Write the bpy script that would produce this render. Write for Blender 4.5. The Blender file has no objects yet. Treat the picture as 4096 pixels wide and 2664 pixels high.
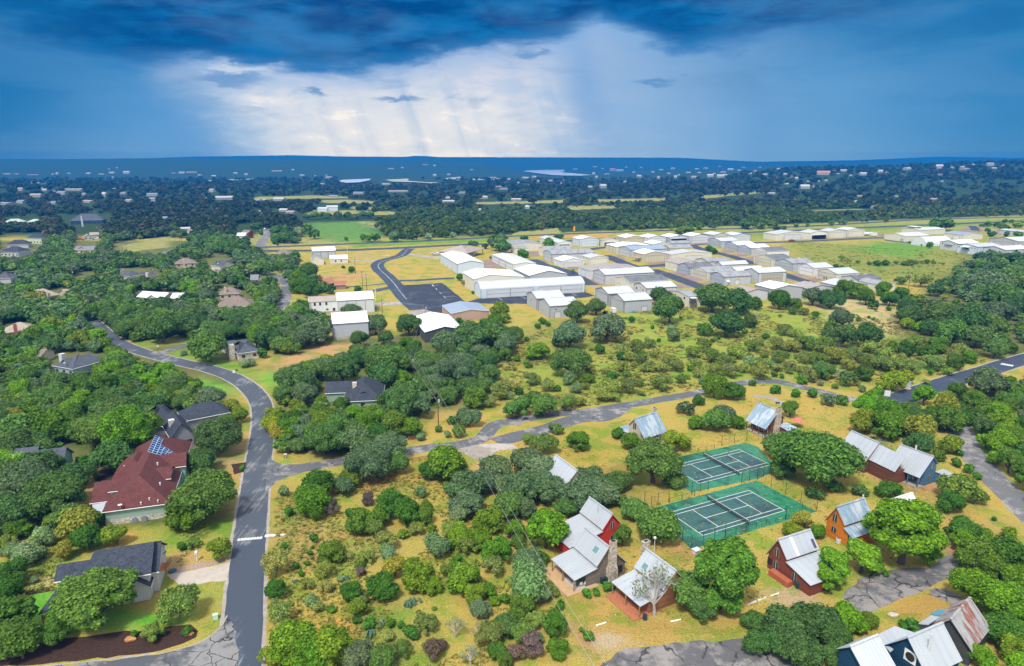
import bpy, bmesh, math, random
import numpy as np
from mathutils import Vector, Matrix
from mathutils.geometry import tessellate_polygon
D = bpy.data
SC = bpy.context.scene
COL = SC.collection
R = math.radians
random.seed(11)
# ------------------------------------------------------------------ camera model (24 mm lens, drone 76 m above the courts)
FPX, PITCH, CAMH = 2731.0, R(14.03), 76.0
CP, SP = math.cos(PITCH), math.sin(PITCH)
# survey frames: origin and scale of the enlargements the place was measured from
FR = dict(P=(0,0,1),A1=(0,1664,.6461),A2=(1024,1664,.6461),A3=(2048,1664,.6461),A4=(3072,1664,.6461),B1=(0,1064,.4521),B2=(1024,1064,.4521),
 B3=(2048,1064,.4521),B4=(3072,1064,.4521),C1=(0,600,.4303),C2=(1024,600,.4303),C3=(2048,600,.4303),C4=(3072,600,.4303),D1=(2560,1740,.2971),
 D2=(1650,880,.33613),D3=(2350,880,.33613),D4=(2950,860,.29412),D5=(3500,860,.25042),E1=(340,1700,.27139),E2=(120,2130,.35294),
 E3=(2170,1960,.34877),E4=(2980,1960,.29716),E5=(3340,1680,.24546),E6=(3340,2350,.55102),E7=(2420,1580,.59767),E8=(0,1580,.65598),
 R2=(820,880,.59767),R3=(0,880,.59767),R4=(3500,1000,.56068),O=(0,0,1.721))
def fp(f,u,v):
    a,b,s=FR[f]; return a+u*s,b+v*s
def un(u,v,z=0.0):
    x=(u-2048)/FPX; k=(1332-v)/FPX
    dy=CP+k*SP; dz=-SP+k*CP
    t=(z-CAMH)/dz
    return Vector((x*t,dy*t,z))
def q(f,u,v,z=0.0):
    return un(*fp(f,u,v),z)
def prj(x,y,z=0.0):
    z-=CAMH; d=y*CP-z*SP
    return 2048+FPX*x/d, 1332-FPX*(y*SP+z*CP)/d
# ------------------------------------------------------------------ node helpers
class NT:
    def __init__(s,tree): s.t=tree; s.n=tree.nodes; s.l=tree.links
    def add(s,typ,**kw):
        n=s.n.new(typ)
        for k,v in kw.items(): setattr(n,k,v)
        return n
    def put(s,inp,v):
        if hasattr(v,'is_linked') or isinstance(v,bpy.types.NodeSocket): s.l.new(v,inp)
        else: inp.default_value=v
    def m(s,op,a,b=0.0,c=0.0):
        n=s.add('ShaderNodeMath',operation=op)
        s.put(n.inputs[0],a); s.put(n.inputs[1],b)
        if op in('MULTIPLY_ADD','SMOOTH_MIN','SMOOTH_MAX'): s.put(n.inputs[2],c)
        return n.outputs[0]
    def mix(s,f,a,b,blend='MIX'):
        n=s.add('ShaderNodeMix',data_type='RGBA',blend_type=blend)
        s.put(n.inputs[0],f); s.put(n.inputs[6],a if not isinstance(a,tuple) else (*a,1)); s.put(n.inputs[7],b if not isinstance(b,tuple) else (*b,1))
        return n.outputs[2]
    def noise(s,vec,scale,detail=4,rough=.55,dist=0.0,dim='3D'):
        n=s.add('ShaderNodeTexNoise',noise_dimensions=dim)
        if vec is not None: s.l.new(vec,n.inputs['Vector'])
        n.inputs['Scale'].default_value=scale; n.inputs['Detail'].default_value=detail
        n.inputs['Roughness'].default_value=rough; n.inputs['Distortion'].default_value=dist
        return n.outputs[0]
    def ramp(s,f,stops):
        n=s.add('ShaderNodeValToRGB'); s.put(n.inputs[0],f); e=n.color_ramp.elements
        while len(e)<len(stops): e.new(.5)
        for el,(p,c) in zip(e,stops):
            el.position=p; el.color=(*c,1) if isinstance(c,tuple) else (c,c,c,1)
        return n.outputs[0]
    def smooth(s,x,a,b):
        n=s.add('ShaderNodeMapRange',interpolation_type='SMOOTHSTEP'); s.put(n.inputs[0],x)
        n.inputs[1].default_value=a; n.inputs[2].default_value=b
        return n.outputs[0]
    def coords(s,kind='Object'):
        return s.add('ShaderNodeTexCoord').outputs[kind]
    def mapping(s,vec,scale=(1,1,1),rot=(0,0,0)):
        n=s.add('ShaderNodeMapping'); s.l.new(vec,n.inputs[0]); n.inputs['Scale'].default_value=scale; n.inputs['Rotation'].default_value=rot
        return n.outputs[0]
def mat(name,rough=.85,spec=.3,metal=0.0):
    m=D.materials.new(name); m.use_nodes=True
    t=NT(m.node_tree); b=t.n['Principled BSDF']
    b.inputs['Roughness'].default_value=rough; b.inputs['Specular IOR Level'].default_value=spec; b.inputs['Metallic'].default_value=metal
    return m,t,b
def bump(t,b,h,strength,dist):
    n=t.add('ShaderNodeBump'); n.inputs['Strength'].default_value=strength; n.inputs['Distance'].default_value=dist
    t.l.new(h,n.inputs['Height']); t.l.new(n.outputs[0],b.inputs['Normal'])
_mc={}
def plain(name,col,rough=.8,var=.12,scale=1.5,spec=.3,metal=0.0):
    "one colour with soft weathering"
    if name in _mc: return _mc[name]
    m,t,b=mat(name,rough,spec,metal); c=t.coords()
    n=t.noise(c,scale,5,.6)
    f=t.ramp(n,[(.3,(1-var,)*3),(.7,(1+var*.5,)*3)])
    t.l.new(t.mix(1.0,col,f,'MULTIPLY'),b.inputs['Base Color'])
    _mc[name]=m; return m
def ribbed(name,col,pitch=.9,var=.18,rough=.55,depth=.03,axis=0,spec=.4,stain=None,line=.25):
    "sheet metal with ribs along one object axis, rain streaks and faded panels"
    if name in _mc: return _mc[name]
    m,t,b=mat(name,rough,spec); c=t.coords()
    sx=t.add('ShaderNodeSeparateXYZ'); t.l.new(c,sx.inputs[0])
    x=sx.outputs[axis]
    w=t.m('FRACT',t.m('DIVIDE',x,pitch)); rib=t.m('GREATER_THAN',w,.82)
    pan=t.add('ShaderNodeTexWhiteNoise',noise_dimensions='1D'); t.l.new(t.m('FLOOR',t.m('DIVIDE',x,pitch*2.0)),pan.inputs['W'])
    st=(.25,1.2,1.2) if axis==0 else (1.2,.25,1.2)
    if axis==0: st=(1.6,.12,.12)
    else: st=(.12,1.6,.12)
    n1=t.noise(t.mapping(c,st),1.0,5,.65); n2=t.noise(c,.18,4,.6)
    f=t.m('ADD',t.m('MULTIPLY',t.m('SUBTRACT',n1,.5),var*2),t.m('MULTIPLY',t.m('SUBTRACT',n2,.5),var*1.6))
    f=t.m('ADD',f,t.m('MULTIPLY',t.m('SUBTRACT',pan.outputs[0],.5),var*.45))
    f=t.m('ADD',1.0,f); f=t.m('SUBTRACT',f,t.m('MULTIPLY',rib,line))
    cc=t.add('ShaderNodeCombineXYZ')
    for i in range(3): t.l.new(f,cc.inputs[i])
    o=t.mix(1.0,col,cc.outputs[0],'MULTIPLY')
    if stain:
        sn=t.noise(t.mapping(c,(.9,.25,.25) if axis==0 else (.25,.9,.25)),.9,6,.7)
        o=t.mix(t.smooth(sn,.45,.62),o,stain)
    t.l.new(o,b.inputs['Base Color'])
    bump(t,b,rib,.5,depth)
    _mc[name]=m; return m
def boards(name,col,pitch=.28,var=.25,rough=.85):
    "horizontal lapped boards"
    if name in _mc: return _mc[name]
    m,t,b=mat(name,rough,.2); c=t.coords()
    sx=t.add('ShaderNodeSeparateXYZ'); t.l.new(c,sx.inputs[0])
    w=t.m('FRACT',t.m('DIVIDE',sx.outputs[2],pitch)); gap=t.m('LESS_THAN',w,.2)
    row=t.add('ShaderNodeTexWhiteNoise',noise_dimensions='1D'); t.l.new(t.m('FLOOR',t.m('DIVIDE',sx.outputs[2],pitch)),row.inputs['W'])
    n=t.noise(t.mapping(c,(1,1,4)),1.2,5,.65)
    f=t.m('ADD',t.m('ADD',.82,t.m('MULTIPLY',row.outputs[0],var*.8)),t.m('MULTIPLY',t.m('SUBTRACT',n,.5),var*2))
    f=t.m('MULTIPLY',f,t.m('SUBTRACT',1.0,t.m('MULTIPLY',gap,.45)))
    cc=t.add('ShaderNodeCombineXYZ')
    for i in range(3): t.l.new(f,cc.inputs[i])
    t.l.new(t.mix(1.0,col,cc.outputs[0],'MULTIPLY'),b.inputs['Base Color'])
    _mc[name]=m; return m
def shingle(name,col,var=.35):
    if name in _mc: return _mc[name]
    m,t,b=mat(name,.92,.15); c=t.coords('Object')
    v=t.add('ShaderNodeTexVoronoi'); t.l.new(t.mapping(c,(2.2,2.2,3.5)),v.inputs['Vector']); v.inputs['Scale'].default_value=1.3
    g=t.add('ShaderNodeSeparateColor'); t.l.new(v.outputs['Color'],g.inputs[0])
    n=t.noise(c,.5,5,.6)
    f=t.m('ADD',t.m('ADD',1-var*.5,t.m('MULTIPLY',g.outputs[0],var)),t.m('MULTIPLY',t.m('SUBTRACT',n,.5),var*1.2))
    cc=t.add('ShaderNodeCombineXYZ')
    for i in range(3): t.l.new(f,cc.inputs[i])
    t.l.new(t.mix(1.0,col,cc.outputs[0],'MULTIPLY'),b.inputs['Base Color'])
    bump(t,b,g.outputs[0],.25,.03)
    _mc[name]=m; return m
def rubble(name,col=(.42,.36,.27),scale=1.7):
    if name in _mc: return _mc[name]
    m,t,b=mat(name,.9,.2); c=t.coords()
    v=t.add('ShaderNodeTexVoronoi'); t.l.new(t.mapping(c,(1,1,1.7)),v.inputs['Vector']); v.inputs['Scale'].default_value=scale
    g=t.add('ShaderNodeSeparateColor'); t.l.new(v.outputs['Color'],g.inputs[0])
    e=t.add('ShaderNodeTexVoronoi',feature='DISTANCE_TO_EDGE'); t.l.new(t.mapping(c,(1,1,1.7)),e.inputs['Vector']); e.inputs['Scale'].default_value=scale
    f=t.m('MULTIPLY',t.m('ADD',.6,t.m('MULTIPLY',g.outputs[1],.75)),t.m('ADD',.45,t.m('MULTIPLY',t.smooth(e.outputs[0],0,.09),.55)))
    cc=t.add('ShaderNodeCombineXYZ')
    for i in range(3): t.l.new(f,cc.inputs[i])
    t.l.new(t.mix(1.0,col,cc.outputs[0],'MULTIPLY'),b.inputs['Base Color'])
    bump(t,b,e.outputs[0],.5,.05)
    _mc[name]=m; return m
# ------------------------------------------------------------------ mesh helpers
class MB:
    "collects shapes, then links them as one mesh object"
    def __init__(s): s.v=[]; s.f=[]; s.mi=[]
    def verts(s,pts):
        i=len(s.v); s.v+= [tuple(p) for p in pts]; return i
    def face(s,pts,mi=0):
        i=s.verts(pts); s.f.append(tuple(range(i,i+len(pts)))); s.mi.append(mi); return s
    def box(s,c,d,mi=0,rz=0.0):
        x,y,z=d[0]/2,d[1]/2,d[2]/2; ca,sa=math.cos(rz),math.sin(rz)
        P=[]
        for dz in(-z,z):
            for dx,dy in((-x,-y),(x,-y),(x,y),(-x,y)):
                P.append((c[0]+dx*ca-dy*sa,c[1]+dx*sa+dy*ca,c[2]+dz))
        i=s.verts(P)
        for f in((0,3,2,1),(4,5,6,7),(0,1,5,4),(1,2,6,5),(2,3,7,6),(3,0,4,7)):
            s.f.append(tuple(i+k for k in f)); s.mi.append(mi)
        return s
    def prism(s,poly,vec,mi=0,cap=True):
        "poly swept by vec"
        n=len(poly); v=Vector(vec)
        i=s.verts(poly); j=s.verts([Vector(p)+v for p in poly])
        if cap:
            s.f.append(tuple(range(i+n-1,i-1,-1))); s.mi.append(mi)
            s.f.append(tuple(range(j,j+n))); s.mi.append(mi)
        for k in range(n):
            a=(k+1)%n
            s.f.append((i+k,i+a,j+a,j+k)); s.mi.append(mi)
        return s
    def slab(s,poly,th,mi=0):
        "a plate of thickness th under a planar polygon"
        p=[Vector(a) for a in poly]; n=Vector((0,0,0))
        for k in range(len(p)): n+=p[k].cross(p[(k+1)%len(p)])
        n.normalize()
        if n.z<0: p.reverse(); n=-n
        return s.prism([a-n*th for a in p],n*th,mi)
    def tube(s,pts,rad,seg=6,mi=0,cap=True):
        rs=rad if isinstance(rad,(list,tuple)) else [rad]*len(pts)
        pts=[Vector(p) for p in pts]; rings=[]
        for k,p in enumerate(pts):
            d=(pts[min(k+1,len(pts)-1)]-pts[max(k-1,0)]).normalized()
            a=Vector((0,0,1)) if abs(d.z)<.95 else Vector((1,0,0))
            e1=d.cross(a).normalized(); e2=d.cross(e1)
            rings.append(s.verts([p+(e1*math.cos(2*math.pi*j/seg)+e2*math.sin(2*math.pi*j/seg))*rs[k] for j in range(seg)]))
        for k in range(len(pts)-1):
            for j in range(seg):
                a=(j+1)%seg
                s.f.append((rings[k]+j,rings[k]+a,rings[k+1]+a,rings[k+1]+j)); s.mi.append(mi)
        if cap:
            s.f.append(tuple(rings[0]+j for j in range(seg))); s.mi.append(mi)
            s.f.append(tuple(rings[-1]+j for j in reversed(range(seg)))); s.mi.append(mi)
        return s
    def lathe(s,prof,c=(0,0,0),seg=12,mi=0):
        rg=[s.verts([(c[0]+r*math.cos(2*math.pi*j/seg),c[1]+r*math.sin(2*math.pi*j/seg),c[2]+z) for j in range(seg)]) for r,z in prof]
        for k in range(len(prof)-1):
            for j in range(seg):
                a=(j+1)%seg; s.f.append((rg[k]+j,rg[k]+a,rg[k+1]+a,rg[k+1]+j)); s.mi.append(mi)
        s.f.append(tuple(rg[-1]+j for j in range(seg))); s.mi.append(mi)
        return s
    def mesh(s,name,mats):
        me=D.meshes.new(name); me.from_pydata([tuple(map(float,p)) for p in s.v],[],s.f)
        for m in (mats if isinstance(mats,(list,tuple)) else [mats]): me.materials.append(m)
        if any(s.mi): me.polygons.foreach_set('material_index',s.mi)
        me.update(); return me
    def build(s,name,mats,parent=None,smooth=False):
        me=s.mesh(name,mats)
        if smooth: me.polygons.foreach_set('use_smooth',[True]*len(me.polygons))
        return link(name,me,parent)
def link(name,me,parent=None):
    o=D.objects.new(name,me); COL.objects.link(o)
    if parent: o.parent=parent
    return o
def tag(o,label=None,cat=None,group=None,kind=None):
    for k,v in(('label',label),('category',cat),('group',group),('kind',kind)):
        if v: o[k]=v
    return o
LAND=[]   # (phrase, x, y): landmarks that the labels of the trees refer to
def thing(name,label,cat,loc=(0,0,0),rz=0.0,group=None,land=None):
    o=D.objects.new(name,None); COL.objects.link(o); o.empty_display_size=.5
    o.location=loc; o.rotation_euler=(0,0,rz); tag(o,label,cat,group)
    if land: LAND.append((land,loc[0],loc[1]))
    return o
def frame_xy(a,b):
    "origin a, x axis towards b (ground plane): returns location and angle"
    return Vector((a[0],a[1],0)), math.atan2(b[1]-a[1],b[0]-a[0])
def strip(name,pts,width,z,m,kind='structure'):
    "a road: a sheet along a smooth centreline; UV-free, object space = world"
    P=[Vector((p[0],p[1],0)) for p in pts]; S=[]
    for i in range(len(P)-1):
        p0,p1,p2,p3=P[max(i-1,0)],P[i],P[i+1],P[min(i+2,len(P)-1)]
        n=max(3,int((p2-p1).length/2.5))
        for k in range(n):
            t=k/n
            S.append(.5*((2*p1)+(p2-p0)*t+(2*p0-5*p1+4*p2-p3)*t*t+(3*p1-p0-3*p2+p3)*t**3))
    S.append(P[-1]); mb=MB(); L=[]; Rr=[]
    rnd=random.Random(len(pts)*7)
    for i,p in enumerate(S):
        d=(S[min(i+1,len(S)-1)]-S[max(i-1,0)]).normalized(); n=Vector((-d.y,d.x,0))
        w=(width if not callable(width) else width(i/len(S)))/2
        L.append(p+n*(w+rnd.uniform(-.12,.12))); Rr.append(p-n*(w+rnd.uniform(-.12,.12)))
    for i in range(len(S)-1):
        mb.face([(*Rr[i].xy,z),(*Rr[i+1].xy,z),(*L[i+1].xy,z),(*L[i].xy,z)])
    o=mb.build(name,m); tag(o,kind=kind); ROADS.append((S,width if not callable(width) else width(.5))); return o
ROADS=[]
def sheet(name,pts,z,m,kind='structure',rag=.35):
    "a patch of ground surface with a slightly ragged outline"
    rnd=random.Random(len(name)+len(pts)); S=[]
    P=[Vector((p[0],p[1],0)) for p in pts]
    for i in range(len(P)):
        a,b=P[i],P[(i+1)%len(P)]; n=max(1,int((b-a).length/1.5))
        for k in range(n):
            p=a.lerp(b,k/n)
            if k: p+=Vector((rnd.uniform(-rag,rag),rnd.uniform(-rag,rag),0))
            S.append((p.x,p.y,z))
    tri=[t for t in tessellate_polygon([[Vector(p) for p in S]])]
    A=lambda t:(S[t[1]][0]-S[t[0]][0])*(S[t[2]][1]-S[t[0]][1])-(S[t[1]][1]-S[t[0]][1])*(S[t[2]][0]-S[t[0]][0])
    me=D.meshes.new(name); me.from_pydata(S,[],[(t if A(t)>0 else (t[0],t[2],t[1])) for t in tri if abs(A(t))>1e-5]); me.materials.append(m)
    o=link(name,me); tag(o,kind=kind); return o
def polyf(f,*pts): return [q(f,*p) for p in pts]
# ------------------------------------------------------------------ air, sky, sun
def dirae(u,v):
    x=(u-2048)/FPX; k=(1332-v)/FPX; dy=CP+k*SP; dz=-SP+k*CP
    return math.degrees(math.atan2(x,dy)), math.degrees(math.atan2(dz,math.hypot(x,dy)))
def s2l(r,g,b):
    f=lambda c:(c/255/12.92 if c/255<=.04045 else ((c/255+.055)/1.055)**2.4)
    return (f(r),f(g),f(b))
SUN_AZ, SUN_EL = R(203), R(57)      # compass bearing of the sun as seen from the camera (0 = straight ahead, clockwise)
EXPO=0.68
HAZE=1.8e-4; HTOP=212.0; HALB=(.0,.215,.66); HJ=tuple(.6*c for c in HALB)
def make_world():
    w=D.worlds.new('World'); SC.world=w; w.use_nodes=True
    t=NT(w.node_tree); bg=t.n['Background']; bg.inputs['Strength'].default_value=.1
    sky=t.add('ShaderNodeTexSky',sky_type='NISHITA'); sky.sun_disc=False; sky.sun_elevation=SUN_EL; sky.sun_rotation=SUN_AZ
    c=t.coords('Generated'); sp=t.add('ShaderNodeSeparateXYZ'); t.l.new(c,sp.inputs[0])
    x,y,z=sp.outputs
    az=t.m('MULTIPLY',t.m('ARCTAN2',x,y),57.29578)
    hyp=t.m('SQRT',t.m('ADD',t.m('MULTIPLY',x,x),t.m('MULTIPLY',y,y)))
    el=t.m('MULTIPLY',t.m('ARCTAN2',z,hyp),57.29578)
    def vec(a,e):
        n=t.add('ShaderNodeCombineXYZ'); t.put(n.inputs[0],a); t.put(n.inputs[1],e); return n.outputs[0]
    # billows: noise in bearing / height, stretched sideways; rain: noise that only changes with bearing, slanted by the wind
    n1=t.noise(vec(t.m('MULTIPLY',az,.10),t.m('MULTIPLY',el,.40)),1.0,8,.56,.35)
    n2=t.noise(vec(t.m('MULTIPLY',az,.33),t.m('MULTIPLY',el,.95)),1.0,8,.58,.25)
    n3=t.noise(vec(t.m('ADD',t.m('MULTIPLY',az,.35),t.m('MULTIPLY',el,.12)),t.m('MULTIPLY',el,.03)),1.0,5,.6)
    b1=t.m('SUBTRACT',n1,.5); b2=t.m('SUBTRACT',n2,.5)
    azw=t.m('ADD',az,t.m('MULTIPLY',b1,9)); elw=t.m('ADD',t.m('ADD',el,t.m('MULTIPLY',b1,3.4)),t.m('MULTIPLY',b2,1.3))
    def blob(u,v,su,sv,a=azw,e=elw,slant=0.0):
        a0,e0=dirae(u,v)
        da=t.m('SUBTRACT',a,a0); de=t.m('SUBTRACT',e,e0)
        if slant: da=t.m('ADD',da,t.m('MULTIPLY',de,slant))
        d=t.m('ADD',t.m('POWER',t.m('ABSOLUTE',t.m('DIVIDE',da,su)),2.0),t.m('POWER',t.m('ABSOLUTE',t.m('DIVIDE',de,sv)),2.0))
        return t.m('EXPONENT',t.m('MULTIPLY',d,-1.0))
    def clampadd(*a):
        r=a[0]
        for k in a[1:]: r=t.m('ADD',r,k)
        n=t.add('ShaderNodeClamp'); t.l.new(r,n.inputs[0]); return n.outputs[0]
    # rain-blue storm base, lighter towards the ground
    base=t.ramp(t.m('DIVIDE',t.m('ADD',el,1.5),14.0),[(0,s2l(116,174,216)),(.25,s2l(84,156,210)),(.55,s2l(46,136,196)),(1,s2l(14,106,170))])
    sideL=t.smooth(az,-20,-37); base=t.mix(t.m('MULTIPLY',sideL,.7),base,s2l(10,112,176))
    sideR=t.smooth(az,16,38); base=t.mix(t.m('MULTIPLY',sideR,.55),base,s2l(40,124,184))
    rv=t.m('MULTIPLY',t.m('MULTIPLY',t.smooth(az,0,9),t.smooth(az,36,19)),t.smooth(el,11.5,4.0)); base=t.mix(t.m('MULTIPLY',rv,.75),base,s2l(116,170,216))
    lv=t.m('MULTIPLY',t.smooth(az,-37,-27),t.smooth(el,8.0,1.0)); base=t.mix(t.m('MULTIPLY',t.m('MULTIPLY',lv,t.smooth(az,-8,-20)),.5),base,s2l(108,166,216))
    # the bright gap under the storm: bounded by a slanting curtain of rain at one side, fading into a veil at the other
    azs=t.m('ADD',az,t.m('MULTIPLY',b2,2.5))
    left=t.smooth(t.m('ADD',azs,t.m('MULTIPLY',el,.62)),-24.5,-17.0)
    left2=t.smooth(azs,-35,-26)
    right=t.smooth(t.m('ADD',azs,t.m('MULTIPLY',el,-.15)),23.0,3.0)
    lav=t.smooth(azs,-1.5,9.5)
    gap=t.m('MULTIPLY',t.m('MULTIPLY',left,left2),right)
    ed=[(100,240),(500,262),(900,262),(1300,290),(1600,268),(1800,218),(2050,188),(2250,168),(2400,90),(2520,140),(2700,195),(2950,182),(3300,140),(3700,120)]
    st=[((dirae(u,v)[0]+40)/80,max(0,min(1,dirae(u,v)[1]/20))) for u,v in ed]
    edge=t.m('MULTIPLY',t.ramp(t.m('DIVIDE',t.m('ADD',az,40.0),80.0),st),20.0)
    up=t.m('ADD',t.m('SUBTRACT',el,edge),t.m('ADD',t.m('MULTIPLY',b1,3.4),t.m('MULTIPLY',b2,1.5)))
    gap=t.m('MULTIPLY',gap,t.smooth(up,1.0,-.4))
    pale=t.mix(t.smooth(t.m('ADD',n2,t.m('MULTIPLY',b1,.6)),.36,.62),s2l(176,202,230),s2l(222,226,234))
    pale=t.mix(t.m('MULTIPLY',blob(1650,500,13,3.0,az,el),.8),pale,s2l(236,235,235))
    pale=t.mix(t.m('MULTIPLY',t.smooth(el,3.5,8.0),.55),pale,s2l(198,206,232))
    pale=t.mix(t.m('MULTIPLY',lav,.85),pale,s2l(140,180,222))
    cum=t.m('MULTIPLY',t.smooth(n2,.56,.66),t.m('MULTIPLY',t.smooth(el,.4,1.4),t.smooth(el,5.6,4.0)))
    cum=t.m('MULTIPLY',cum,t.m('SUBTRACT',1.0,lav))
    pale=t.mix(t.m('MULTIPLY',cum,.85),pale,s2l(252,246,240))
    wisp=t.m('MULTIPLY',t.smooth(n1,.53,.62),t.smooth(el,2.2,4.2))
    pale=t.mix(t.m('MULTIPLY',wisp,.5),pale,s2l(140,176,214))
    col=t.mix(gap,base,pale)
    # rain: a blue veil to the right and thin shafts through the gap
    sh=t.m('MULTIPLY',t.m('MULTIPLY',t.smooth(n3,.48,.72),t.smooth(el,9,4.5)),t.m('MULTIPLY',t.smooth(az,-21,-14),t.smooth(az,24,10)))
    col=t.mix(t.m('MULTIPLY',sh,.45),col,s2l(136,178,222))
    for u,v,su,sv,sl,am,rgb in((2340,330,1.7,4.4,.22,.72,(122,168,218)),(2060,360,.8,3.2,.12,.45,(176,196,226)),(3060,560,2.2,3.6,.1,.35,(92,154,212)),(1000,560,3.0,3.4,.62,.5,(150,190,228)),(760,520,3.2,4.2,.62,.55,(92,156,214))):
        k=blob(u,v,su,sv,t.m('ADD',az,t.m('MULTIPLY',b2,1.2)),el,sl); col=t.mix(t.m("MULTIPLY",k,am),col,s2l(*rgb))
    # the dark cloud deck on top with its torn lower edge (height of the edge by bearing)
    col=t.mix(t.m('MULTIPLY',t.m('MULTIPLY',t.smooth(up,-2.2,.5),gap),.6),col,s2l(122,172,222))
    side=t.m('MULTIPLY',t.m('ADD',.25,t.m('MULTIPLY',t.smooth(azs,-38,-25),.75)),t.smooth(azs,31,21))
    dcol=t.mix(t.smooth(t.m('ADD',n1,t.m('MULTIPLY',b2,.5)),.36,.66),s2l(0,78,144),s2l(18,116,182))
    dcol=t.mix(t.smooth(up,1.4,.1),dcol,s2l(64,132,194))
    col=t.mix(t.m('MULTIPLY',t.smooth(up,-.5,.8),side),col,dcol)
    n6=t.noise(vec(t.m('MULTIPLY',az,.07),t.m('MULTIPLY',el,.28)),1.0,6,.55,.2)
    col=t.mix(t.m('MULTIPLY',t.smooth(n6,.45,.62),t.m('MULTIPLY',t.smooth(gap,.8,.1),.16)),col,s2l(120,166,210))
    col=t.mix(t.m('MULTIPLY',t.smooth(n6,.52,.36),t.m('MULTIPLY',t.m('MULTIPLY',t.smooth(gap,.8,.1),t.smooth(el,1,9)),.26)),col,s2l(18,92,156))
    # small torn clouds hanging in the bright gap
    for u,v,su,sv in((900,322,2.6,.62),(1590,398,2.0,.28),(2140,208,1.2,.5),(1250,372,1.4,.22),(2620,330,2.0,.3)):
        k=blob(u,v,su,sv,t.m('ADD',az,t.m('MULTIPLY',b2,6)),t.m('ADD',el,t.m('MULTIPLY',b2,3.0)))
        col=t.mix(t.m('MULTIPLY',t.smooth(k,.1,.9),.75),col,s2l(88,146,202))
    k=blob(960,272,3.0,.5,t.m('ADD',az,t.m('MULTIPLY',b2,9)),t.m('ADD',el,t.m('MULTIPLY',b2,4.5))); col=t.mix(t.m('MULTIPLY',t.smooth(k,.3,1.0),.7),col,s2l(206,220,238))
    # what the camera should see is this times the exposure, after the light has crossed the haze
    e_=t.m('MAXIMUM',t.m('MULTIPLY',el,.0174533),.004)
    tau=t.m('MULTIPLY',t.m('MINIMUM',t.m('DIVIDE',HTOP-CAMH,e_),10500.0),HAZE)
    tr=t.m('EXPONENT',t.m('MULTIPLY',tau,-1.0)); ex=2.0**-EXPO
    col=t.mix(1.0,col,(ex,ex,ex),'MULTIPLY')
    sub=t.add('ShaderNodeVectorMath',operation='SCALE'); sub.inputs[0].default_value=HJ; t.l.new(t.m('SUBTRACT',1.0,tr),sub.inputs['Scale'])
    df=t.add('ShaderNodeVectorMath',operation='SUBTRACT'); t.l.new(col,df.inputs[0]); t.l.new(sub.outputs[0],df.inputs[1])
    dv=t.add('ShaderNodeVectorMath',operation='SCALE'); t.l.new(df.outputs[0],dv.inputs[0]); t.l.new(t.m('DIVIDE',1.0,tr),dv.inputs['Scale'])
    mxx=t.add('ShaderNodeVectorMath',operation='MAXIMUM'); t.l.new(dv.outputs[0],mxx.inputs[0]); mxx.inputs[1].default_value=(0,0,0); col=mxx.outputs[0]
    # above the storm front and all round behind: bright broken overcast over clear sky
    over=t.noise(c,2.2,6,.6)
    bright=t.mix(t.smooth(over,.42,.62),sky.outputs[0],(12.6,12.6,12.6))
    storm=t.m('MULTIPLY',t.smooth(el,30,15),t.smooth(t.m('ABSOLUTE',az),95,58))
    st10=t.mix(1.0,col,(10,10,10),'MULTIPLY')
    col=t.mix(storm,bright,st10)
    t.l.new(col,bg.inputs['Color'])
    L=D.lights.new('sun','SUN'); L.energy=3.0; L.angle=R(11); L.color=(1,.955,.88)
    o=D.objects.new('sun',L); COL.objects.link(o)
    d=Vector((math.sin(SUN_AZ)*math.cos(SUN_EL),math.cos(SUN_AZ)*math.cos(SUN_EL),math.sin(SUN_EL)))
    o.rotation_euler=(-d).to_track_quat('-Z','Y').to_euler(); o.location=d*300
make_world()
def make_camera():
    c=D.cameras.new('camera'); o=D.objects.new('camera',c); COL.objects.link(o)
    o.location=(0,0,CAMH); o.rotation_euler=(math.pi/2-PITCH,0,0)
    c.sensor_width=36; c.lens=36*FPX/4096; c.clip_end=60000; c.clip_start=.5
    SC.camera=o
    vs=SC.view_settings; vs.view_transform='Standard'; vs.look='None'; vs.gamma=1; vs.exposure=EXPO; vs.use_curve_mapping=False
    SC.cycles.max_bounces=5; SC.cycles.diffuse_bounces=3; SC.cycles.glossy_bounces=2; SC.cycles.transparent_max_bounces=8; SC.cycles.volume_bounces=0
    SC.cycles.use_adaptive_sampling=True; SC.cycles.adaptive_threshold=.02
    SC.cycles.use_denoising=True
make_camera()
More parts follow.
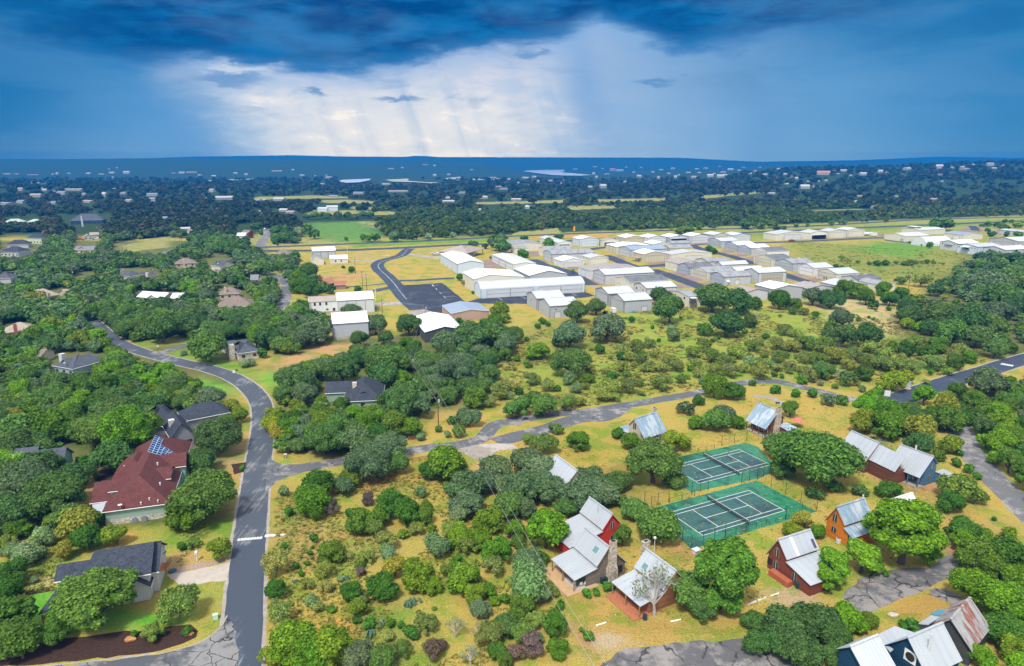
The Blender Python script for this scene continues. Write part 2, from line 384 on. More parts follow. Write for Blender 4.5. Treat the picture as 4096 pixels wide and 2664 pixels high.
# ------------------------------------------------------------------ terrain
def sstep(x,a,b):
    t=np.clip((x-a)/(b-a),0,1); return t*t*(3-2*t)
def terrain(x,y):
    "height of the land: flat around the airfield, wooded rises and ridges far out"
    x=np.asarray(x,float); y=np.asarray(y,float)
    s=x/np.maximum(y,1)*2731+2048                     # bearing, as a column number of the survey
    wob=np.sin(x*.0023+1.3)*.5+np.sin(x*.0061+y*.0011)*.3+np.sin(y*.0019+x*.0007)*.4
    h=np.zeros_like(x)
    # ridge beyond the lake on the left and middle
    pk=np.interp(s,[-900,300,700,1200,1500,1930,2070,2400],[101,99,103,96,93,92,0,0])
    near=np.interp(s,[-900,1250,2000],[3100,3300,4400]); far=near+2000
    h=np.maximum(h,pk*sstep(y,near,far)*(1+.03*wob))
    # last blue ridge
    pk2=np.interp(s,[-900,500,800,1200,1400,1640,1660,1700,1760,2300,2700,3000,3400,3700,4100,5200],[90,110,150,168,152,146,160,160,145,140,136,85,105,150,130,120])
    h=np.maximum(h,pk2*sstep(y,7200,9300))
    pk4=np.interp(s,[1700,2050,2300,2600,3100,3400,6000],[78,92,82,80,78,70,60])
    h=np.maximum(h,pk4*sstep(y,6900,7800)*(1+.03*wob))
    # wooded hill with houses on the right
    pk3=np.interp(s,[2430,2800,3160,3500,3800,4096,5200],[0,20,50,56,68,77,92])
    h=np.maximum(h,pk3*sstep(y,1150,2900)*(1+.08*wob))
    # low swell in the middle distance on the left
    h=h+np.interp(s,[-900,0,600,1400],[9,9,7,0])*sstep(y,1300,1900)*(1-sstep(y,2300,2900))
    return h
def tz(x,y): return float(terrain(np.array([x]),np.array([y]))[0])
# ground cover: (outline, colour, softness in m).  Real cover: dry grass, green grass, bare earth, leaf litter.
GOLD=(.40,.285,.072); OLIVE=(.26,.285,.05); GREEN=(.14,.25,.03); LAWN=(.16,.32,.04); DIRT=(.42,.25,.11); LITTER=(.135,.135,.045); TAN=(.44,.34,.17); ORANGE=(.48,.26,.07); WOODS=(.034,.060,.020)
COVER=[
 ('O',[(-400,560),(620,560),(650,760),(560,900),(520,1250),(300,1240),(-400,1300)],LITTER,6),
 ('O',[(640,800),(1150,760),(1180,930),(1000,960),(860,1100),(640,1030)],LITTER,4),
 ('O',[(1120,850),(1250,770),(1500,710),(1800,720),(2260,740),(2260,880),(1900,880),(1600,905),(1300,955),(1150,930)],OLIVE,7),
 ('O',[(1130,800),(1250,745),(1400,740),(1500,800),(1300,850),(1130,870)],(.25,.23,.05),6),
 ('O',[(1830,560),(2380,590),(2380,640),(2000,660),(1850,610)],(.24,.235,.05),9),
 ('O',[(2050,560),(2200,575),(2120,600),(1960,580)],GREEN,9),
 ('O',[(2000,600),(2180,610),(2160,640),(2010,630)],(.20,.22,.045),8),
 ('O',[(1870,690),(2080,700),(2130,790),(1960,760)],TAN,6),
 ('O',[(2260,590),(2700,600),(2700,850),(2120,830),(2080,740)],LITTER,6),
 ('C2',[(420,680),(1050,660),(1160,790),(950,870),(590,870)],(.12,.22,.045),14),
 ('C2',[(930,850),(2380,800),(2380,850),(1400,885),(850,912)],(.17,.25,.03),4),
 ('C2',[(1010,670),(1080,660),(1120,740),(1060,720)],TAN,9),
 ('P',[(2000,942),(2450,922),(2800,908),(3150,898),(3450,885),(4096,860),(4500,845),(4500,985),(3900,965),(3400,945),(2950,965),(2500,965),(2000,985)],(.29,.27,.06),5),
 ('P',[(2900,940),(3450,905),(4100,878),(4400,868),(4400,875),(3450,925),(2950,950)],(.19,.25,.04),6),
 ('D2',[(1330,225),(1520,185),(2380,150),(2380,200),(1500,225)],ORANGE,5),
 ('R2',[(770,375),(1020,350),(1090,390),(1000,420),(780,410)],DIRT,4),
 ('B2',[(130,830),(420,700),(900,680),(930,800),(560,850),(200,930)],DIRT,4),
 ('B2',[(0,940),(210,940),(230,1080),(60,1080)],LAWN,3),
 ('B1',[(1460,760),(1660,740),(1750,800),(2265,880),(2265,1010),(1900,930),(1600,850)],(.19,.25,.04),3),
 ('B1',[(1740,960),(2120,1100),(2130,1160),(1760,1080)],LAWN,3),
 ('B1',[(930,560),(1250,740),(1700,680),(1700,640),(1100,640)],(.24,.25,.05),3),
 ('A1',[(640,700),(1010,690),(1060,760),(800,790),(640,740)],ORANGE,1.5),
 ('A1',[(830,700),(1460,640),(1450,720),(1200,800),(830,880)],(.24,.26,.045),2.5),
 ('A1',[(60,860),(560,860),(360,960),(330,1060),(160,1060)],(.20,.25,.045),3),
 ('A1',[(150,1060),(400,1060),(900,1230),(1290,1220),(1060,1300),(700,1330),(330,1350),(160,1300)],LAWN,1.2),
 ('A1',[(1130,1060),(1410,1020),(1390,1260),(1250,1380),(1150,1300),(1250,1230)],(.27,.27,.055),2),
 ('A1',[(200,1010),(330,1000),(330,1050),(180,1080)],TAN,1),
 ('A1',[(1040,860),(1220,850),(1220,900),(1040,930)],DIRT,1),
 ('A1',[(1330,290),(1520,110),(1540,180),(1490,420),(1350,300)],(.36,.24,.11),1.5),
 ('A1',[(480,330),(560,300),(600,420),(540,600),(420,640),(500,450)],DIRT,2),
 ('A2',[(80,440),(230,400),(240,700),(60,760)],(.33,.25,.06),2),
 ('A2',[(150,480),(230,520),(450,700),(150,700)],(.22,.22,.05),3),
 ('A2',[(60,720),(560,690),(640,880),(300,960),(60,860)],(.33,.235,.075),3),
 ('A2',[(520,820),(830,780),(860,900),(500,950)],(.34,.27,.10),3),
 ('A2',[(250,1230),(620,1170),(760,1300),(560,1420),(300,1330)],ORANGE,3),
 ('A2',[(640,1200),(1020,1230),(1000,1548),(680,1548)],(.20,.23,.05),4),
 ('A2',[(640,400),(1010,290),(1010,420),(700,500)],(.36,.215,.06),3),
 ('A2',[(1280,170),(1360,250),(1380,330),(1300,300)],DIRT,2),
 ('A2',[(1480,560),(1585,560),(1585,800),(1540,740)],DIRT,2),
 ('A3',[(0,620),(60,700),(160,940),(0,800)],DIRT,2),
 ('A3',[(220,1100),(560,1080),(700,1240),(1400,1300),(1480,1360),(900,1400),(620,1470),(560,1548),(400,1300)],(.36,.24,.065),2),
 ('A3',[(540,1330),(760,1390),(640,1480),(480,1420)],(.40,.31,.20),1.5),
 ('A3',[(330,1260),(430,1290),(560,1540),(480,1548)],(.36,.22,.10),1.2),
 ('A3',[(960,760),(1200,780),(1190,900),(1000,960)],(.37,.22,.08),2),
 ('A3',[(0,60),(700,30),(780,280),(560,330),(200,200)],(.33,.26,.055),3),
 ('A3',[(560,330),(760,270),(860,560),(700,650),(560,500)],(.24,.19,.05),3),
 ('A4',[(620,330),(800,330),(1080,440),(1100,520),(940,500),(700,420)],(.40,.22,.10),1.5),
 ('A4',[(930,480),(1150,480),(1200,640),(1585,640),(1585,850),(1350,740),(1010,640)],(.33,.25,.07),2),
 ('A4',[(1080,700),(1200,720),(1230,860),(1100,880)],(.33,.16,.10),1.5),
 ('A4',[(820,1140),(1000,1070),(1180,1170),(950,1290),(680,1280)],(.36,.225,.06),1.5),
 ('A4',[(0,1060),(300,1080),(340,1200),(120,1180),(0,1200)],(.38,.28,.16),1.5),
 ('A4',[(560,930),(720,920),(700,1000),(520,1010)],(.36,.27,.10),1.2),
 ('A4',[(1230,30),(1350,60),(1400,300),(1585,480),(1585,560),(1340,300)],(.19,.24,.045),1.5),
]
def axis(lo,hi,step,out_lo,out_hi,g=1.06):
    a=list(np.arange(lo,hi+step*.5,step)); s=step; v=lo; L=[]
    while v>out_lo:
        s*=g; v-=s; L.append(v)
    s=step; v=a[-1]; U=[]
    while v<out_hi:
        s*=g; v+=s; U.append(v)
    return np.array(L[::-1]+a+U)
def inpoly(px,py,poly):
    c=np.zeros(px.shape,bool); n=len(poly)
    for i in range(n):
        x1,y1=poly[i][:2]; x2,y2=poly[(i+1)%n][:2]
        if y1==y2: continue
        k=((y1>py)!=(y2>py))&(px<(x2-x1)*(py-y1)/(y2-y1)+x1); c^=k
    return c
def vnoise(x,y,s,seed=0):
    "cheap smooth noise for outlines"
    rs=np.random.RandomState(seed); o=np.zeros_like(x)
    for k in range(7):
        a=rs.uniform(0,6.28); f=s*rs.uniform(.6,2.2); o+=np.sin((x*math.cos(a)+y*math.sin(a))*f+rs.uniform(0,6.28))
    return o/3.0
def make_ground():
    xs=axis(-215,215,1.25,-7900,7900,1.045); ys=axis(62,330,1.25,-60,9700,1.012)
    X,Y=np.meshgrid(xs,ys); Z=terrain(X,Y); nx,ny=len(xs),len(ys)
    col=np.empty(X.shape+(3,)); col[:]=GOLD
    big=np.clip(.5+.5*vnoise(X,Y,.035,3),0,1)[...,None]; col[:]=col*(1-big*.35)+np.array(OLIVE)*big*.35
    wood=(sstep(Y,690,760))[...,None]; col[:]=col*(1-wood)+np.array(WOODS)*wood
    for k,(f,pts,c,soft) in enumerate(COVER):
        poly=[q(f,*p) for p in pts]; acc=np.zeros(X.shape)
        for j,(a,b) in enumerate(((0,0),(.6,.3),(-.5,.6),(.2,-.8),(-.9,-.3),(.9,-.5))):
            dx=soft*(a+.7*vnoise(X,Y,.35/soft*2,40+j+k)); dy=soft*(b+.7*vnoise(X,Y,.35/soft*2,80+j+k))
            acc+=inpoly(X+dx,Y+dy,poly)
        acc=(acc/6)[...,None]; col[:]=col*(1-acc)+np.array(c)*acc
    # clearings between the woods far out: hay meadows
    for f,pts in (('C2',[(0,440),(520,425),(860,435),(860,450),(300,455),(0,462)]),('C2',[(560,470),(860,462),(1080,478),(1100,495),(700,500)]),('C2',[(430,560),(930,560),(1250,572),(1330,600),(900,610),(420,600)]),('C2',[(860,520),(1260,540),(1300,552),(900,548)]),
        ('C2',[(2030,485),(2380,478),(2380,500),(2050,505)]),('C3',[(0,480),(480,462),(500,492),(0,502)]),('C3',[(690,460),(1780,445),(1800,462),(1200,478),(760,485)]),('C3',[(1700,440),(2380,408),(2380,425),(1760,462)]),('C3',[(480,520),(1000,500),(1060,540),(560,560)]),
        ('C1',[(1100,880),(1650,800),(1600,900),(1150,940)]),('C1',[(1650,640),(2000,690),(1500,690)]),('C2',[(0,760),(130,720),(110,890),(0,890)]),('C1',[(2200,455),(2380,450),(2380,470),(2220,475)]),
        ('C2',[(100,870),(600,835),(960,862),(760,890),(60,900)]),('C4',[(350,560),(950,548),(900,556),(420,566)]),('C4',[(1870,700),(2380,720),(2380,800),(1950,780)]),('C3',[(0,760),(400,720),(480,760),(0,800)])):
        poly=[q(f,*p) for p in pts]; m=inpoly(X+8*vnoise(X,Y,.02,5),Y+10*vnoise(X,Y,.02,6),poly)[...,None]
        col[:]=np.where(m,np.array((.30,.26,.09)),col)
    V=np.stack([X,Y,Z],-1).reshape(-1,3)
    me=D.meshes.new('ground'); I=np.arange(nx*ny).reshape(ny,nx)
    Fq=np.stack([I[:-1,:-1],I[:-1,1:],I[1:,1:],I[1:,:-1]],-1).reshape(-1,4)
    me.vertices.add(len(V)); me.vertices.foreach_set('co',V.ravel()); me.loops.add(Fq.size); me.loops.foreach_set('vertex_index',Fq.ravel())
    me.polygons.add(len(Fq)); me.polygons.foreach_set('loop_start',np.arange(0,Fq.size,4)); me.update()
    me.polygons.foreach_set('use_smooth',np.ones(len(Fq),bool))
    at=me.color_attributes.new('cover','FLOAT_COLOR','POINT'); at.data.foreach_set('color',np.concatenate([col.reshape(-1,3),np.ones((len(V),1))],1).ravel())
    m,t,b=mat('ground_cover',.95,.1); c=t.coords()
    a=t.add('ShaderNodeAttribute',attribute_name='cover').outputs['Color']
    n1=t.noise(c,.11,6,.62); n2=t.noise(c,.55,5,.65); n3=t.noise(c,3.2,4,.7); n4=t.noise(t.mapping(c,(1,1,1)),.035,4,.6)
    # patches of greener regrowth and of bleached straw and bare orange earth
    g1=t.m('ADD',n1,t.m('MULTIPLY',t.m('SUBTRACT',t.noise(c,.9,5,.7),.5),.30))
    a=t.mix(t.m('MULTIPLY',t.smooth(g1,.48,.60),.85),a,t.mix(1.0,a,(.52,.90,.46),'MULTIPLY'))
    a=t.mix(t.m('MULTIPLY',t.smooth(g1,.40,.30),.6),a,t.mix(1.0,a,(1.12,.80,.66),'MULTIPLY'))
    a=t.mix(t.m('MULTIPLY',t.smooth(n2,.56,.70),.5),a,t.mix(1.0,a,(1.22,1.1,.95),'MULTIPLY'))
    a=t.mix(t.m('MULTIPLY',t.smooth(n4,.55,.68),.45),a,t.mix(1.0,a,(1.12,.86,.8),'MULTIPLY'))
    n5=t.noise(c,1.25,5,.7,.4)
    a=t.mix(t.m('MULTIPLY',t.smooth(n5,.54,.70),.7),a,t.mix(1.0,a,(.60,.80,.50),'MULTIPLY'))
    a=t.mix(t.m('MULTIPLY',t.smooth(n5,.46,.30),.5),a,t.mix(1.0,a,(1.22,1.10,.9),'MULTIPLY'))
    f=t.ramp(n3,[(.28,(.50,)*3),(.5,(1,)*3),(.74,(1.36,)*3)])
    t.l.new(t.mix(1.0,a,f,'MULTIPLY'),b.inputs['Base Color'])
    bump(t,b,t.m('ADD',n3,t.m('MULTIPLY',n2,1.4)),.7,.35)
    me.materials.append(m); tag(link('ground',me),kind='structure')
make_ground()
# ------------------------------------------------------------------ roads, lots, courts
def asphalt(name,dark,worn,wornamt,crack,crackcol=(.02,.02,.022),crscale=.22,stretch=(1,1,1),rot=0):
    m,t,b=mat(name,.8,.3); c=t.coords()
    n1=t.noise(c,.09,6,.66); n2=t.noise(t.mapping(c,stretch,(0,0,rot)),.35,6,.7); n3=t.noise(c,4.0,3,.6)
    w=t.smooth(t.m('ADD',t.m('MULTIPLY',n1,.55),t.m('MULTIPLY',n2,.45)),.62-wornamt*.22,.70-wornamt*.18)
    o=t.mix(w,dark,worn)
    if crack:
        wv=t.add('ShaderNodeVectorMath',operation='MULTIPLY_ADD'); nz=t.add('ShaderNodeTexNoise'); t.l.new(c,nz.inputs['Vector']); nz.inputs['Scale'].default_value=.5
        t.l.new(nz.outputs[1],wv.inputs[0]); wv.inputs[1].default_value=(2.2,2.2,2.2); t.l.new(c,wv.inputs[2])
        e=t.add('ShaderNodeTexVoronoi',feature='DISTANCE_TO_EDGE'); t.l.new(wv.outputs[0],e.inputs['Vector']); e.inputs['Scale'].default_value=crscale
        k=t.m('MULTIPLY',t.smooth(e.outputs[0],.028,.012),t.smooth(n1,.40,.50))
        o=t.mix(t.m('MULTIPLY',k,crack),o,crackcol)
    o=t.mix(1.0,o,t.ramp(n3,[(.3,(.85,)*3),(.7,(1.15,)*3)]),'MULTIPLY')
    t.l.new(o,b.inputs['Base Color']); return m
M_ROAD=asphalt('road_asphalt',(.050,.064,.086),(.22,.225,.23),.38,.0,stretch=(2.6,.16,1),rot=R(-4))
M_SIDE=asphalt('side_street_asphalt',(.075,.08,.09),(.21,.205,.20),.75,.9,crscale=.26)
M_LOT=asphalt('cracked_lot_asphalt',(.10,.098,.10),(.235,.215,.20),.75,.85,crscale=.16)
M_LANE=asphalt('worn_lane_asphalt',(.10,.105,.115),(.27,.255,.24),.62,.6,crscale=.3)
M_FRESH=asphalt('sealed_asphalt',(.038,.052,.078),(.07,.085,.11),.5,.0)
M_FRESHLOT=asphalt('sealed_lot_asphalt',(.026,.034,.052),(.06,.072,.095),.55,.5,(.012,.014,.02),.5)
M_PATH=asphalt('old_path_asphalt',(.13,.13,.132),(.27,.26,.25),.7,.9,(.05,.05,.05),.4)
M_GRAVEL=asphalt('pale_gravel',(.27,.235,.20),(.38,.345,.31),.6,0)
M_APRON=asphalt('apron_gravel',(.22,.15,.12),(.30,.22,.18),.6,0)
M_CONC=plain('driveway_concrete',(.42,.37,.31),.9,.14,.6)
M_CURB=plain('ribbon_kerb_concrete',(.32,.29,.25),.9,.25,.7)
M_PAINT=plain('white_paint',(.58,.58,.57),.7,.2,1.2)
M_MULCH=plain('bark_mulch',(.045,.022,.014),.95,.6,2.5)
main=[q('O',*p) for p in((549,1680),(553,1610),(557,1548),(565,1450),(580,1250),(597,1100),(611,1000),(611,958),(600,925),(575,898),(540,876),(490,858),(430,844),(370,829),(310,811),(265,790),(230,762),(206,738),(198,722),(206,712))]
k_=next(i for i,p in enumerate(main) if p.y>q('O',580,1250).y-.5)+1
M_ROADUP=asphalt('worn_road_asphalt',(.062,.074,.092),(.21,.21,.21),.5,.0,stretch=(2.6,.16,1),rot=R(-4))
strip('main_road',main[:k_],6.4,.013,M_ROAD); strip('main_road',main[k_-1:],6.4,.012,M_ROADUP); strip('road_shoulder',main,7.5,.006,M_CURB)
strip('lane',[q('R2',*p) for p in((1000,-20),(400,352),(450,362),(510,395),(538,440),(541,520),(528,570),(505,620),(485,670))][1:],6,.010,M_LANE)
strip('lane',[q('R3',*p) for p in((1030,242),(1090,222),(1145,203),(1230,180),(1310,140))],6,.010,M_LANE)
strip('lane',[q('R3',*p) for p in((760,360),(800,338),(850,310))],5,.010,M_PATH)
strip('lane',[q('B1',*p) for p in((1340,785),(1450,760),(1560,722),(1700,682))],4.5,.016,M_LANE)
sheet('side_street',polyf('A1',(1402,1240),(1350,1330),(1230,1410),(1050,1462),(850,1492),(500,1532),(100,1566),(-300,1600),(-300,1760),(1400,1760),(1475,1500),(1450,1300)),.016,M_SIDE)
strip('kerb_strip',[q('A1',*p) for p in((1408,1235),(1352,1322),(1228,1404),(1048,1456),(848,1486),(500,1526),(100,1560))],.35,.02,M_CURB)
sheet('entrance_road',polyf('A2',(72,255),(100,272),(140,292),(210,300),(300,294),(400,282),(490,268),(600,240),(620,275),(500,310),(400,328),(300,345),(210,372),(140,402),(95,438),(55,470)),.017,M_LANE)
strip('entrance_lane',[q('A2',*p) for p in((560,268),(700,258),(900,225),(1000,208),(1110,192),(1240,180),(1370,152),(1420,118),(1455,75),(1500,48),(1570,34),(1650,45))],5,.010,M_LANE)
strip('gravel_lane',[q('B3',*p) for p in((-140,1560),(0,1520),(200,1468),(340,1430),(500,1372),(640,1345),(780,1342),(860,1318),(930,1275),(990,1240))],6.5,.014,M_LANE)
strip('resort_lane',[q('B3',*p) for p in((-40,1362),(200,1340),(420,1304),(640,1290),(800,1268),(950,1240),(1130,1212),(1300,1182),(1450,1158),(1600,1130),(1800,1085),(1990,1042),(2130,1024),(2265,1020))],5,.018,M_LANE)
strip('resort_lane',[q('B4',*p) for p in((-20,1020),(80,1022),(180,1042),(330,1078),(480,1115),(600,1148),(700,1172),(820,1190),(1000,1210),(1120,1200))],5.2,.020,M_LANE)
strip('resort_lane',[q('B4',*p) for p in((-120,1150),(20,1165),(90,1200),(160,1230))],3,.016,M_GRAVEL)
strip('new_road',[q('B4',*p) for p in((1010,1290),(1070,1225),(1150,1180),(1260,1140),(1430,1082),(1700,994),(2000,906),(2140,860),(2265,826),(2450,768))],8.5,.024,M_FRESH)
strip('road_shoulder',[q('B4',*p) for p in((1150,1180),(1260,1140),(1430,1082),(1700,994),(2000,906),(2140,860),(2265,826),(2450,768))],9.8,.008,M_CURB)
sheet('gravel_pad',polyf('A2',(1225,212),(1330,185),(1440,170),(1585,170),(1620,200),(1500,215),(1420,262),(1370,275),(1290,232)),.022,M_GRAVEL)
strip('side_path',[q('A4',*p) for p in((1120,-30),(1185,80),(1225,190),(1300,280),(1370,360),(1450,440),(1530,515),(1600,590),(1720,700))],7,.010,M_PATH)
sheet('parking_lot',polyf('A4',(440,1165),(510,1060),(560,1010),(690,960),(780,950),(900,940),(1010,930),(1090,868),(1190,862),(1225,935),(1125,1005),(1010,1055),(820,1130),(640,1220),(555,1235)),.012,M_LOT)
sheet('parking_lot',polyf('A4',(1000,1068),(1110,1075),(1210,1140),(1180,1172),(1110,1150),(1000,1110)),.014,M_LOT)
sheet('parking_lot',polyf('A3',(520,1580),(560,1530),(640,1470),(780,1432),(1000,1402),(1300,1392),(1470,1362),(1700,1330),(1800,1400),(1800,1640),(520,1640)),.012,M_LOT)
sheet('driveway',polyf('A1',(1035,985),(1180,958),(1425,905),(1412,1015),(1250,1038),(1120,1056)),.018,M_CONC)
sheet('driveway',polyf('A1',(1430,300),(1525,286),(1515,345),(1450,362)),.018,M_MULCH)
sheet('stone_bed',polyf('A1',(1045,935),(1230,905),(1430,870),(1428,900),(1180,952),(1050,980)),.018,plain('river_stones',(.40,.28,.20),.95,.7,5.0))
sheet('mulch_bed',polyf('A1',(-100,1450),(200,1400),(460,1370),(700,1340),(930,1320),(1080,1300),(1180,1290),(1225,1330),(1215,1370),(1130,1410),(1000,1450),(800,1480),(400,1520),(-100,1560)),.014,M_MULCH)
sheet('mulch_bed',polyf('A1',(150,1075),(350,1058),(350,1078),(160,1110)),.014,M_MULCH)
sheet('mulch_bed',polyf('A1',(560,350),(720,320),(700,420),(590,400)),.014,M_MULCH)
# airfield pavements
strip('airport_road',[q('R2',*p) for p in((1372,192),(1350,205),(1320,232),(1270,250),(1195,270),(1155,296),(1165,330),(1212,372),(1262,422),(1310,485),(1360,540),(1430,600))],10,.012,M_FRESH)
sheet('parking_lot',polyf('B2',(1275,172),(1640,150),(1660,158),(1855,318),(1990,330),(1900,345),(1660,420),(1540,400),(1420,345),(1330,292)),.016,M_FRESHLOT)
sheet('apron',polyf('D2',(640,972),(830,925),(1360,900),(2050,857),(2180,905),(1930,935),(1960,1010),(1850,1035),(1740,1000),(820,995)),.014,M_FRESHLOT)
strip('airport_lane',[q('D2',*p) for p in((-160,722),(60,718),(280,702),(500,692))],7,.010,M_FRESH)
strip('airport_lane',[q('R2',*p) for p in((945,448),(1080,438),(1225,424))],3,.010,M_FRESH)
strip('airport_lane',[q('R2',*p) for p in((1120,478),(1190,462),(1250,450))],7,.010,M_FRESH)
strip('concrete_lane',[q('R2',*p) for p in((975,240),(1100,238),(1240,238))],5,.010,M_GRAVEL)
strip('concrete_lane',[q('R2',*p) for p in((960,276),(1080,272),(1170,266))],8,.010,M_GRAVEL)
strip('concrete_lane',[q('R2',*p) for p in((1130,568),(1200,562),(1330,556))],9,.010,M_GRAVEL)
strip('concrete_lane',[q('D2',*p) for p in((-100,405),(80,420),(240,450),(320,440))],9,.008,M_GRAVEL)
strip('taxiway',[q('P',*p) for p in((860,1006),(1050,1004),(1346,1001),(1500,996),(1615,991),(1818,980),(1946,976),(2200,966),(2600,950),(2988,930),(3420,912),(3708,900),(4096,884),(4600,866))],14,.012,M_FRESH)
strip('runway',[q('P',*p) for p in((760,998),(1024,990),(1454,973),(1755,961),(2048,945),(2450,929),(2800,918),(3156,908),(3450,892),(3708,878),(4096,868),(4600,856))],12,.012,M_FRESH)
for a in ((('D2',240,775),('D2',2050,0)),):pass
strip('lane',[q('C2',*p) for p in((30,900),(60,850),(90,805),(120,760),(90,735))],9,.010,M_PATH)
strip('hangar_lane',[q('D3',*p) for p in((-120,372),(60,345),(220,325),(330,330))],10,.012,M_FRESH)
strip('hangar_lane',[q('D3',*p) for p in((200,420),(330,470),(480,530),(580,560),(700,552),(930,536),(1000,525))],11,.012,M_FRESH)
strip('hangar_lane',[q('D3',*p) for p in((760,590),(880,630),(1040,685),(1220,750),(1400,815))],11,.012,M_FRESH)
strip('hangar_lane',[q('D3',*p) for p in((1240,300),(1320,335),(1560,395),(1700,430),(1830,470),(2000,530))],10,.012,M_FRESH)
strip('hangar_lane',[q('D4',*p) for p in((600,795),(720,840),(900,895),(1000,920))],10,.012,M_FRESH)
strip('hangar_lane',[q('D4',*p) for p in((60,378),(400,374),(800,362),(1200,345),(1600,325),(2000,308))],10,.012,M_FRESH)
strip('hangar_lane',[q('D2',*p) for p in((1420,470),(1500,505),(1580,540),(1840,610),(1900,640),(2000,700),(2130,775))],10,.012,M_FRESH)
strip('hangar_lane',[q('D3',*p) for p in((1230,300),(1340,292),(1430,288))],7,.014,M_FRESH)
for k,(f,pts) in enumerate((('D2',[(830,475),(960,470),(1140,575),(860,572)]),('D2',[(1380,380),(1510,370),(1510,430),(1400,440)]),('D2',[(1470,480),(1560,470),(1640,515),(1560,525)]),('D2',[(1840,560),(2040,552),(2060,590),(1880,600)]),
   ('D3',[(0,715),(70,712),(200,775),(60,775)]),('D3',[(930,625),(1080,615),(1200,660),(1080,690)]),('D3',[(1080,680),(1245,665),(1400,715),(1250,745)]),('D3',[(1270,750),(1470,738),(1560,770),(1400,790)]),
   ('D3',[(240,430),(380,415),(460,460),(370,470)]),('D3',[(1020,765),(1200,755),(1260,800),(1100,810)]),('D3',[(700,510),(930,495),(930,525),(760,535)]),('D3',[(1250,275),(1440,265),(1440,285),(1300,292)]),
   ('D3',[(1580,360),(1640,355),(1760,390),(1640,395)]),('D3',[(1690,400),(1800,392),(1930,428),(1800,440)]),('D3',[(1840,450),(1980,432),(2000,490),(1900,480)]),('D4',[(690,800),(840,795),(1000,845),(860,860)]),('D4',[(890,870),(1085,850),(1180,885),(1040,915)]),
   ('D4',[(650,860),(720,850),(870,900),(700,900)]),('D4',[(640,352),(960,342),(960,352),(660,360)]),('D4',[(1000,330),(1240,322),(1480,315),(1480,330),(1000,345)]),('D4',[(1480,312),(1720,300),(1800,305),(1500,325)]),('D4',[(1870,245),(2000,250),(2000,300),(1880,295)]),
   ('D3',[(600,860),(20,780),(100,815),(60,900)]),('D5',[(1480,190),(1600,165),(1740,240),(1700,275),(1300,255)]),('D5',[(1740,250),(2380,250),(2380,290),(1900,320)]))):
    sheet('apron',polyf(f,*pts),.008+.0002*k,M_APRON if k not in(22,) else M_GRAVEL,rag=.6)
strip('airport_lane',[q('D5',*p) for p in((1530,172),(1560,185),(1590,215),(1610,250))],9,.018,M_FRESH)
sheet('gravel_pad',polyf('B2',(1330,420),(1480,370),(1640,420),(1640,460),(1480,470),(1380,450)),.010,M_GRAVEL,rag=.8)
# painted markings
def marking(name,f,a,b,w=.3,z=.03):
    A,B=q(f,*a),q(f,*b); d=(B-A).normalized(); n=Vector((-d.y,d.x,0))*w/2
    mb=MB(); mb.face([(*(A-n).xy,z),(*(B-n).xy,z),(*(B+n).xy,z),(*(A+n).xy,z)]); tag(mb.build(name,M_PAINT),kind='structure')
for k in range(11):
    a=main_pt=None
strip('road_marking',[q('R2',*p) for p in((1352,200),(1322,234),(1272,252),(1197,273),(1160,297),(1170,330),(1216,373),(1265,423),(1312,487),(1350,530))],.28,.02,M_PAINT)
for a,b in(((230,770),(250,790)),((320,858),(345,880)),((368,905),(395,928)),((250,778),(320,774)),((340,862),(450,858)),((385,912),(510,906)),((1020,922),(1070,955)),((1290,905),(1350,935)),((1890,868),(1950,898)),((0,728),(25,738))):
    marking('parking_marking','D2',a,b,.28,.02)
for a,b in(((1560,165),(1575,182)),((1590,195),(1602,212))): marking('parking_marking','B2',a,b,.3,.02)
marking('parking_marking','R2',(505,545),(572,543),.5,.02)
for f,pa,pb,n,w in(('O',(552,1255),(610,1250),8,.85),('B4',(2060,865),(2170,884),5,1.3)):
    A,B=q(f,*pa),q(f,*pb); d=(B-A)/n; nn=Vector((-d.y,d.x,0)).normalized()
    for k in range(n):
        c=A+d*(k+.5); mb=MB(); dd=d*.44; s=nn*w*.55*(1 if f=='O' else 1.8)
        mb.face([(*(c-dd-s).xy,.045),(*(c+dd-s).xy,.045),(*(c+dd+s).xy,.045),(*(c-dd+s).xy,.045)]); tag(mb.build('speed_hump_marking',M_PAINT),kind='structure')
for a,b in(((1500,985),(1510,1045)),((1505,1020),(1470,1070)),((1450,1110),(1500,1105)),((1300,1255),(1350,1245))):
    pass
# ------------------------------------------------------------------ tennis courts
def court_mat(name,a,b_,wet):
    m,t,b=mat(name,.45,.4); c=t.coords()
    n1=t.noise(c,.16,5,.6,.6); n2=t.noise(c,.7,4,.6); n3=t.noise(t.mapping(c,(1,.35,1),(0,0,R(-25))),.22,5,.6)
    o=t.mix(t.smooth(n2,.35,.7),a,b_)
    o=t.mix(t.m('MULTIPLY',t.smooth(n1,.50,.60),.75),o,wet)
    o=t.mix(t.m('MULTIPLY',t.smooth(n3,.60,.68),.45),o,tuple(k*.6 for k in wet))
    t.l.new(o,b.inputs['Base Color'])
    return m
M_OUT=court_mat('court_surround_green',(.014,.150,.075),(.030,.20,.10),(.008,.055,.045))
M_IN=court_mat('court_playing_blue_green',(.022,.082,.075),(.034,.105,.090),(.014,.045,.055))
M_GREENPOST=plain('green_fence_paint',(.012,.05,.035),.5,.1,2,.5)
M_BLACKPOST=plain('black_fence_paint',(.02,.025,.024),.5,.1,2,.5)
cA,cB,cT=q('D1',395,1043),q('D1',845,1353),q('D1',1466,742)
cth=math.atan2(cB.y-cA.y,cB.x-cA.x)
ux=Vector((math.cos(cth),math.sin(cth),0)); uy=Vector((-math.sin(cth),math.cos(cth),0))
